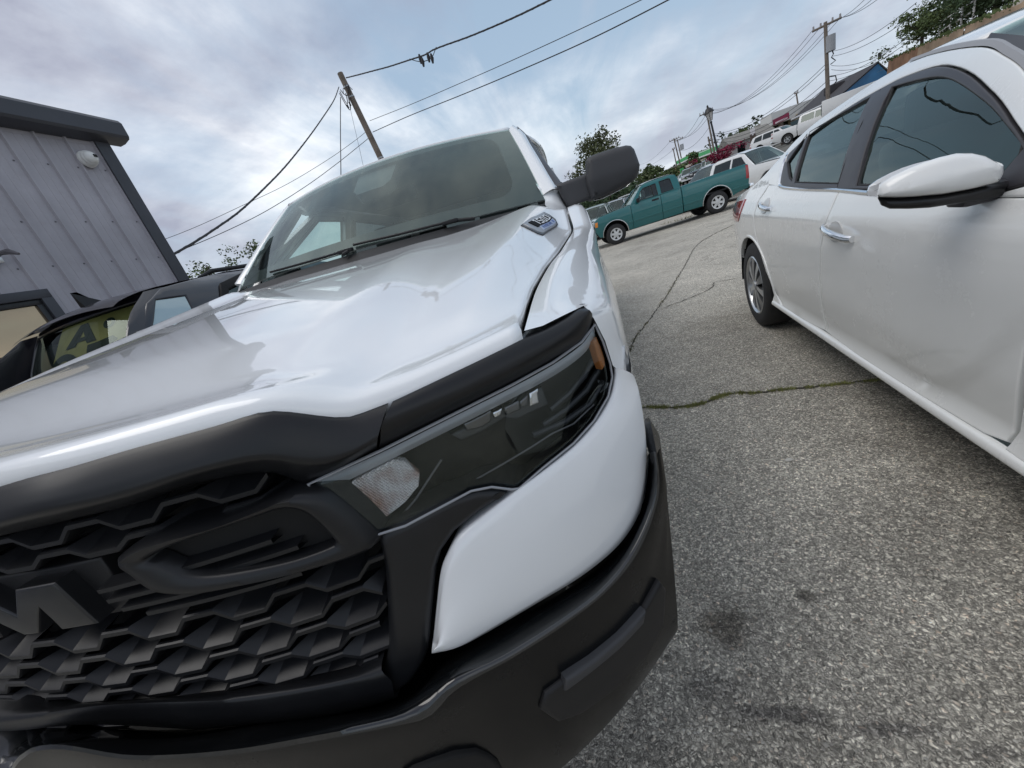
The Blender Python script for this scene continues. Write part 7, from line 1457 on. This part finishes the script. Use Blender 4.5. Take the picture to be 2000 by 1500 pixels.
def build_lamp_post():
    t = Vector((12.3379, 36.364, 5.0111)); l = Vector((12.5626, 36.2931, 3.0699)); d = (t-l).normalized(); b = l-d*((l.z-ground_z(l.x, l.y))/d.z)
    o = empty('street_lamp', tuple(b), 0, 'black street lamp with a lantern head left of the white pickup', 'street lamp'); T = t-b; BK = mat('black_iron', (.02, .02, .022), .45)
    MB().tube([(0, 0, 0), tuple(T*.12), tuple(T*.14), tuple(T)], [.17, .15, .09, .065], 12).build('post', BK, o)
    R_ = d.to_track_quat('Z', 'Y').to_matrix().to_4x4(); M = Matrix.Translation(T) @ R_
    MB().lathe([(.07, 0), (.11, .03), (.06, .07), (.10, .12)], M, 12).build('collar', BK, o)
    M = M @ Matrix.Scale(1.35, 4)
    MB().lathe([(.10, .12), (.22, .52)], M, 6).build('glass', mat('frosted_lamp_glass', (.62, .60, .58), .35, 0, .3), o)
    fr = MB()
    for k in range(6): a = math.pi*k/3; fr.tube([tuple(M @ Vector((.10*math.cos(a), .10*math.sin(a), .12))), tuple(M @ Vector((.225*math.cos(a), .225*math.sin(a), .53)))], .018, 5)
    fr.build('cage', BK, o); MB().lathe([(.27, .52), (.25, .58), (.15, .72), (.05, .80), (.05, .88), (0, .95)], M, 12).build('cap', BK, o)
build_lamp_post()
# ------------------------------------------------------------------ buildings and signs far right
def slab(name, quad, back, m, parent=None): return MB().poly(quad, back).build(name, m, parent, False)
def bldg(name, label): return empty(name, (0, 0, 0), 0, label, 'building')
BLUE = mat('blue_cladding', (.022, .12, .25), .5, var=(1, .2)); SHING = mat('dark_shingle', (.045, .042, .046), .85, bump=(14, .4), var=(3, .25)); TAN = mat('tan_block', (.40, .32, .20), .85, var=(1, .2)); GREYP = mat('grey_parapet', (.22, .21, .19), .7, var=(2, .2))
def build_blue():
    o = bldg('blue_building', 'blue building with a long dark shingle roof behind the retaining wall')
    a, b, c, d = (31.5162, 58.6192, 6.7212), (28.0653, 44.5001, 5.8929), (24.7844, 44.0787, 4.2334), (26.9645, 56.3983, 4.5138)
    slab('roof', [d, c, b, a], (0, .1, -.15), SHING, o)
    e = (28.7868, 44.0526, 4.3817); bot = lambda p, z: (p[0], p[1], z)
    slab('gable_wall', [(c[0], c[1]+.1, c[2]-.15), (b[0], b[1]+.1, b[2]-.1), e, bot(e, ground_z(e[0], e[1])), bot(c, ground_z(c[0], c[1]))], (.1, .3, 0), BLUE, o)
    slab('far_roof', [b, a, (a[0]+3, a[1]+5, a[2]-2), (e[0], e[1], e[2]+.3)], (0, .05, -.1), SHING, o)
    slab('front_wall', [bot(d, ground_z(d[0], d[1])), bot(c, ground_z(c[0], c[1])), (c[0], c[1]+.2, c[2]-.2), (d[0], d[1]+.2, d[2]-.2)], (.1, .3, 0), mat('dark_teal_wall', (.035, .07, .085), .6), o)
    MB().tube([d, c], .10, 6).build('gutter', mat('pale_gutter', (.6, .6, .6), .4), o)
    f = (27.8319, 48.1092, 5.2097); MB().box((f[0], f[1]+2, f[2]+.35), (1.4, .8, .7), bev=.05).build('roof_vent', SHING, o)
    g = (28.1152, 44.4697, 6.0109); MB().tube([g, (g[0], g[1], g[2]+.5)], .12, 6).build('chimney_pipe', SHING, o)
build_blue()
def build_tan():
    o = bldg('shop_building', 'long tan shop building with a grey parapet left of the blue building')
    a, b = (27.3058, 67.1184, 4.9606), (28.5097, 57.883, 4.8348); a2, b2 = (27.3586, 67.0977, 5.9025), (27.9846, 59.2308, 5.9277)
    za, zb = ground_z(a[0], a[1]), ground_z(b[0], b[1])
    slab('wall', [(a[0], a[1], za), (b[0], b[1], zb), (b[0], b[1], b[2]+.2), (a[0], a[1], a[2]+.1)], (1.5, 8, 0), TAN, o)
    slab('parapet', [(a[0], a[1]-.3, a[2]), (b2[0], b2[1]-.5, b2[2]-1.2), (b2[0], b2[1]-.5, b2[2]+.2), (a2[0], a2[1]-.3, a2[2])], (1.5, 7, 0), GREYP, o)
    for t in (.15, .35, .55, .75): p_ = [a[i]*(1-t)+b[i]*t for i in range(3)]; MB().box((p_[0], p_[1]-.15, za+1.3), (1.0, .1, 1.9)).build('window', PRIV, o)
    q_ = (28.1035, 58.0746, 6.03); MB().box((q_[0], q_[1]+2, q_[2]-.6), (4.5, 3, 1.3)).build('white_annex', mat('pale_wall', (.62, .62, .60), .7), o)
build_tan()
def build_house():
    o = bldg('small_house', 'little grey house with a pitched roof below the right green canopy')
    p_ = (22.6872, 58.179, 3.2484); z = ground_z(p_[0], p_[1])
    W_ = mat('house_grey', (.42, .40, .38), .8); MB().box((p_[0], p_[1], z+1.0), (4.2, 3.5, 2.0)).build('wall', W_, o)
    MB().add; r = MB(); x0, x1, y0, y1 = p_[0]-2.5, p_[0]+2.5, p_[1]-2.1, p_[1]+2.1; r.add([(x0, y0, z+2), (x1, y0, z+2), (x1, y1, z+2), (x0, y1, z+2), (p_[0]-2.5, p_[1], z+3.0), (p_[0]+2.5, p_[1], z+3.0)], [(0, 1, 5, 4), (3, 4, 5, 2), (0, 4, 3), (1, 2, 5)]); r.build('roof', GREYP, o, False)
    for dx in (-1.1, .9): MB().box((p_[0]+dx, p_[1]-1.78, z+1.2), (.8, .06, .9)).build('window', PRIV, o)
build_house()
GREENF = mat('bright_green_fascia', (.06, .42, .13), .45); WHITEF = mat('white_fascia', (.74, .76, .74), .5)
def canopy(px0, px1, dist, label, n=3):
    a, b = Vector(px0), Vector(px1); o = empty('fuel_canopy', tuple(a), 0, label, 'canopy', 'green station canopies'); d = b-a; L_ = d.length; rz = math.atan2(d.y, d.x); sl = math.asin(d.z/L_); M = Matrix.Rotation(-sl, 4, 'Y')
    c = d*.5; mb = MB().box(tuple(c+Vector((0, 2.5, 0))), (L_, 5.0, .55), rz, M=M); mb.build('fascia', GREENF, o)
    MB().box(tuple(c+Vector((0, 2.5, -.38))), (L_*1.0, 5.02, .20), rz, M=M).build('white_band', WHITEF, o); MB().box(tuple(c+Vector((0, 2.5, .33))), (L_*1.0, 4.9, .12), rz, M=M).build('cap_band', WHITEF, o)
    for k in range(n): q_ = d*((k+.5)/n); zg = ground_z(a.x+q_.x, a.y+q_.y)-a.z; MB().box((q_.x, q_.y+1.5, (q_.z+zg)/2), (.35, .35, abs(q_.z-zg))).build('column', WHITEF, o)
canopy((24.7669, 88.9713, 5.9897), (25.9065, 84.4964, 6.0764), 90, 'left green and white fuel canopy above the maroon shrub', 2)
canopy((25.5583, 76.2323, 5.349), (26.5081, 67.4258, 5.0332), 76, 'right green and white fuel canopy behind the street lamp', 3)
def build_brick_bits():
    o = bldg('brick_kiosk', 'small brick red kiosk with a pale roof under the left green canopy'); p_ = (20.342, 67.3692, 3.6128); z = ground_z(p_[0], p_[1])
    MB().box((p_[0], p_[1], z+.9), (3.4, 2.5, 1.8)).build('wall', mat('brick_red', (.22, .06, .05), .8), o); MB().box((p_[0], p_[1], z+1.95), (3.9, 3, .3)).build('roof', mat('pale_roof', (.55, .48, .42), .7), o)
    o = bldg('orange_shop', 'pale orange shop at the foot of the three distant poles'); p_ = (25.0142, 97.1677, 5.7791); z = ground_z(p_[0], p_[1])
    MB().box((p_[0], p_[1], z+1.6), (5, 4, 3.2)).build('wall', mat('orange_stucco', (.42, .25, .16), .8), o); MB().box((p_[0], p_[1], z+3.3), (5.4, 4.4, .3)).build('roof', GREYP, o); MB().box((p_[0]-1, p_[1]-2.05, z+1.2), (1.6, .1, 1.4)).build('window', PRIV, o)
build_brick_bits()
def sign(name, quad, posts, m, label, band=None):
    c = Vector(quad[0]); o = empty(name, (c.x, c.y, ground_z(c.x, c.y)), 0, label, 'sign'); B0 = Vector((c.x, c.y, ground_z(c.x, c.y)))
    MB().poly([Vector(q_)-B0 for q_ in quad], (.03, .25, 0)).build('board', m, o, False)
    for q_ in posts: q_ = Vector(q_)-B0; MB().tube([(q_.x, q_.y+.12, 0), (q_.x, q_.y+.12, q_.z)], .14, 8).build('post', mat('brown_post', (.10, .07, .06), .7), o)
    if band: MB().poly([Vector(q_)-B0+Vector((0, -.03, 0)) for q_ in band], (.01, .04, 0)).build('band', mat('pale_lettering', (.62, .50, .52), .5), o, False)
    return o
sign('shop_sign', [(21.4588, 47.9027, 4.5697), (22.6185, 47.39, 4.709), (22.6392, 47.3805, 4.1746), (21.5142, 47.879, 4.0505)], [(22.118, 47.6154, 4.0092)], mat('crimson_sign', (.22, .02, .06), .4), 'dark red roadside sign board with a pale stripe', [(21.5604, 47.7502, 4.2771), (22.4578, 47.3532, 4.3637), (22.4538, 47.3551, 4.2337), (21.5534, 47.7533, 4.1007)])
sign('shop_sign', [(21.1432, 52.3477, 4.7123), (21.4987, 52.2093, 4.7608), (21.5061, 52.2064, 4.1074), (21.1488, 52.3455, 4.0547)], [(21.2038, 52.3243, 4.234), (21.4686, 52.2212, 4.2236)], mat('white_sign', (.68, .66, .68), .45), 'small white roadside sign on two posts left of the tan shop')
sign('shop_sign', [(16.4623, 64.2571, 3.6948), (16.9237, 64.1443, 3.7295), (16.9078, 64.1482, 3.0619), (16.4442, 64.2614, 3.0241)], [(16.6891, 64.2021, 3.4107)], GREENF, 'small green and white sign over the parked cars')
# ------------------------------------------------------------------ parked vehicles behind the green pickup
SILV = mat('silver_paint', (.42, .43, .44), .3, .4, 1.0); GREYC = mat('grey_paint', (.12, .125, .13), .3, .3, 1.0); BLACKC = mat('black_car_paint', (.015, .015, .017), .25, 0, 1.0); WPAINT = mat('plain_white_paint', (.72, .73, .73), .3, 0, .8); REDC = mat('red_car_paint', (.25, .02, .02), .3, 0, 1.0); PALE = mat('pale_green_grey_paint', (.30, .34, .32), .3, .2, .8)
p = (8.6834, 19.1018, 1.4878); vehicle('pickup', 'pickup_truck', (p[0]+.55, p[1]-.80, 0), (-.50, .86), WPAINT, 'white pickup facing forward just behind the tail of the green pickup', 'pickup')
p = (8.8837, 25.9181, 1.2516); vehicle('pickup', 'pickup_truck', (p[0]-1.5, p[1]-.6, gz(p)), (.93, .36), GREYC, 'dark grey pickup parked beyond the bed of the green pickup', 'pickup')
p = (4.0408, 26.9204, 0.934); vehicle('pickup', 'pickup_truck', (p[0], p[1], gz(p)), (.35, .94), WPAINT, 'white pickup nose on behind the bonnet of the green pickup', 'pickup')
p = (2.881, 25.0208, 1.0195); vehicle('suv', 'suv', (p[0], p[1], gz(p)), (.3, .95), SILV, 'silver utility vehicle left of the white pickup behind the green bonnet', 'suv')
p = (2.0141, 22.5683, 0.9334); vehicle('suv', 'suv', (p[0]-.3, p[1], 0), (.2, .98), PALE, 'pale grey green utility vehicle peeping past the fender of the near truck', 'suv')
p = (19.3582, 40.084, 2.0694); z = ground_z(p[0], p[1]); vehicle('pickup', 'pickup_truck', (p[0]+2.6, p[1]-2.6, z), (-.70, .71), WPAINT, 'white crew cab pickup parked in front of the tan shop', 'pickup')
p = (20.2185, 46.2553, 2.6084); z = ground_z(p[0], p[1]); vehicle('suv', 'suv', (p[0]+1.8, p[1]-1.6, z), (-.6, .8), WPAINT, 'white utility vehicle left of the white crew cab pickup', 'suv')
def box_truck():
    p_ = (20.2528, 37.4249, 2.2725); z = ground_z(p_[0], p_[1]); o = empty('box_truck', (p_[0], p_[1], z), -.5, 'white box truck with two slots parked right of the crew cab pickup', 'truck')
    MB().box((1.7, 0, 1.25), (3.4, 1.9, 1.35), bev=.05).build('cargo_box', WPAINT, o); MB().box((2.0, 0, .48), (4.6, 1.3, .22)).build('chassis', CAVITY, o); MB().box((4.1, 0, 1.05), (1.3, 1.8, 1.0), bev=.2).build('cab', WPAINT, o)
    for k in (0, .5): MB().box((-.02, -.4+k*.9, 1.35), (.06, .28, .7)).build('rear_slot', PRIV, o)
    for x in (.8, 3.9):
        for s in (-1, 1): MB().lathe([(.2, -.12), (.45, -.12), (.45, .12), (.2, .12), (0, .1)], Matrix.Translation((x, s*.95, .45)) @ Matrix.Rotation(-s*math.pi/2, 4, 'X'), 16).build('wheel', RUBBER, o)
box_truck()
# the crowded lot beyond: one of each kind is built, the rest are copies
def far_lot():
    src = {}
    paints = [WPAINT, SILV, GREYC, BLACKC, WPAINT, REDC, SILV, WPAINT, BLACKC, GREYC, SILV, WPAINT]; nm = ['white', 'silver', 'dark grey', 'black', 'white', 'red', 'silver', 'white', 'black', 'dark grey', 'silver', 'white']
    kinds = ['car', 'suv', 'car', 'suv', 'car', 'car', 'suv', 'suv', 'car', 'suv', 'car', 'car']
    spots = [(15.0292, 56.3717, 2.2825), (15.4879, 56.2555, 2.2985), (15.9412, 56.1367, 2.3142), (16.389, 56.0155, 2.3298), (16.8314, 55.892, 2.345), (17.2683, 55.7663, 2.3601), (17.6999, 55.6385, 2.3749), (18.126, 55.5087, 2.3896), (18.5468, 55.377, 2.404), (18.967, 55.242, 2.4729)]+[(17.8805, 70.0871, 2.8806), (18.5316, 69.927, 2.9455), (19.1737, 69.7628, 3.0095), (19.7992, 69.5967, 3.0026), (20.4237, 69.4249, 3.0652), (21.0323, 69.2517, 3.0578), (21.6394, 69.073, 3.1191), (22.2377, 68.8913, 3.1796)]
    for i, p_ in enumerate(spots):
        k, pt, n_ = kinds[i % 12], paints[i % 12], nm[i % 12]; z = ground_z(p_[0], p_[1]); d = (.25, .97)
        ordn = ['first', 'second', 'third', 'fourth', 'fifth', 'sixth', 'seventh', 'eighth', 'ninth', 'tenth'][i if i < 10 else i-10]
        lab = f'{n_} {"car" if k == "car" else "utility vehicle"}, {ordn} from the left in the {"nearer" if i < 10 else "farther"} row of the far lot'
        g = 'cars in the crowded far lot'; key = (k, n_)
        if key in src: dup_vehicle(src[key], k if k == 'suv' else 'parked_car', (p_[0], p_[1], z), d, lab, 'car' if k == 'car' else 'suv', g)
        else: src[key] = vehicle(k, k if k == 'suv' else 'parked_car', (p_[0], p_[1], z), d, pt, lab, 'car' if k == 'car' else 'suv', g, detail=False)
far_lot()
# distant woods closing the view
def woods():
    r = random.Random(31); mb = MB()
    for i in range(90):
        az = math.radians(-60+125*i/90); d = 190+r.uniform(-15, 40); x, y = d*math.sin(az), d*math.cos(az); h = 4.5+r.uniform(0, 4) + (3 if az > .3 else 0)
        foliage(mb, (x, y, ground_z(x, y)+h*.4), 7.5, 5, h*.62, 130, 1.5, r)
    tag(mb.build('far_woods', leaf_mat('far_leaf', (.03, .05, .028), (.07, .09, .05)), None, False), 'low belt of woods along the horizon', 'woods', kind='stuff')
woods()
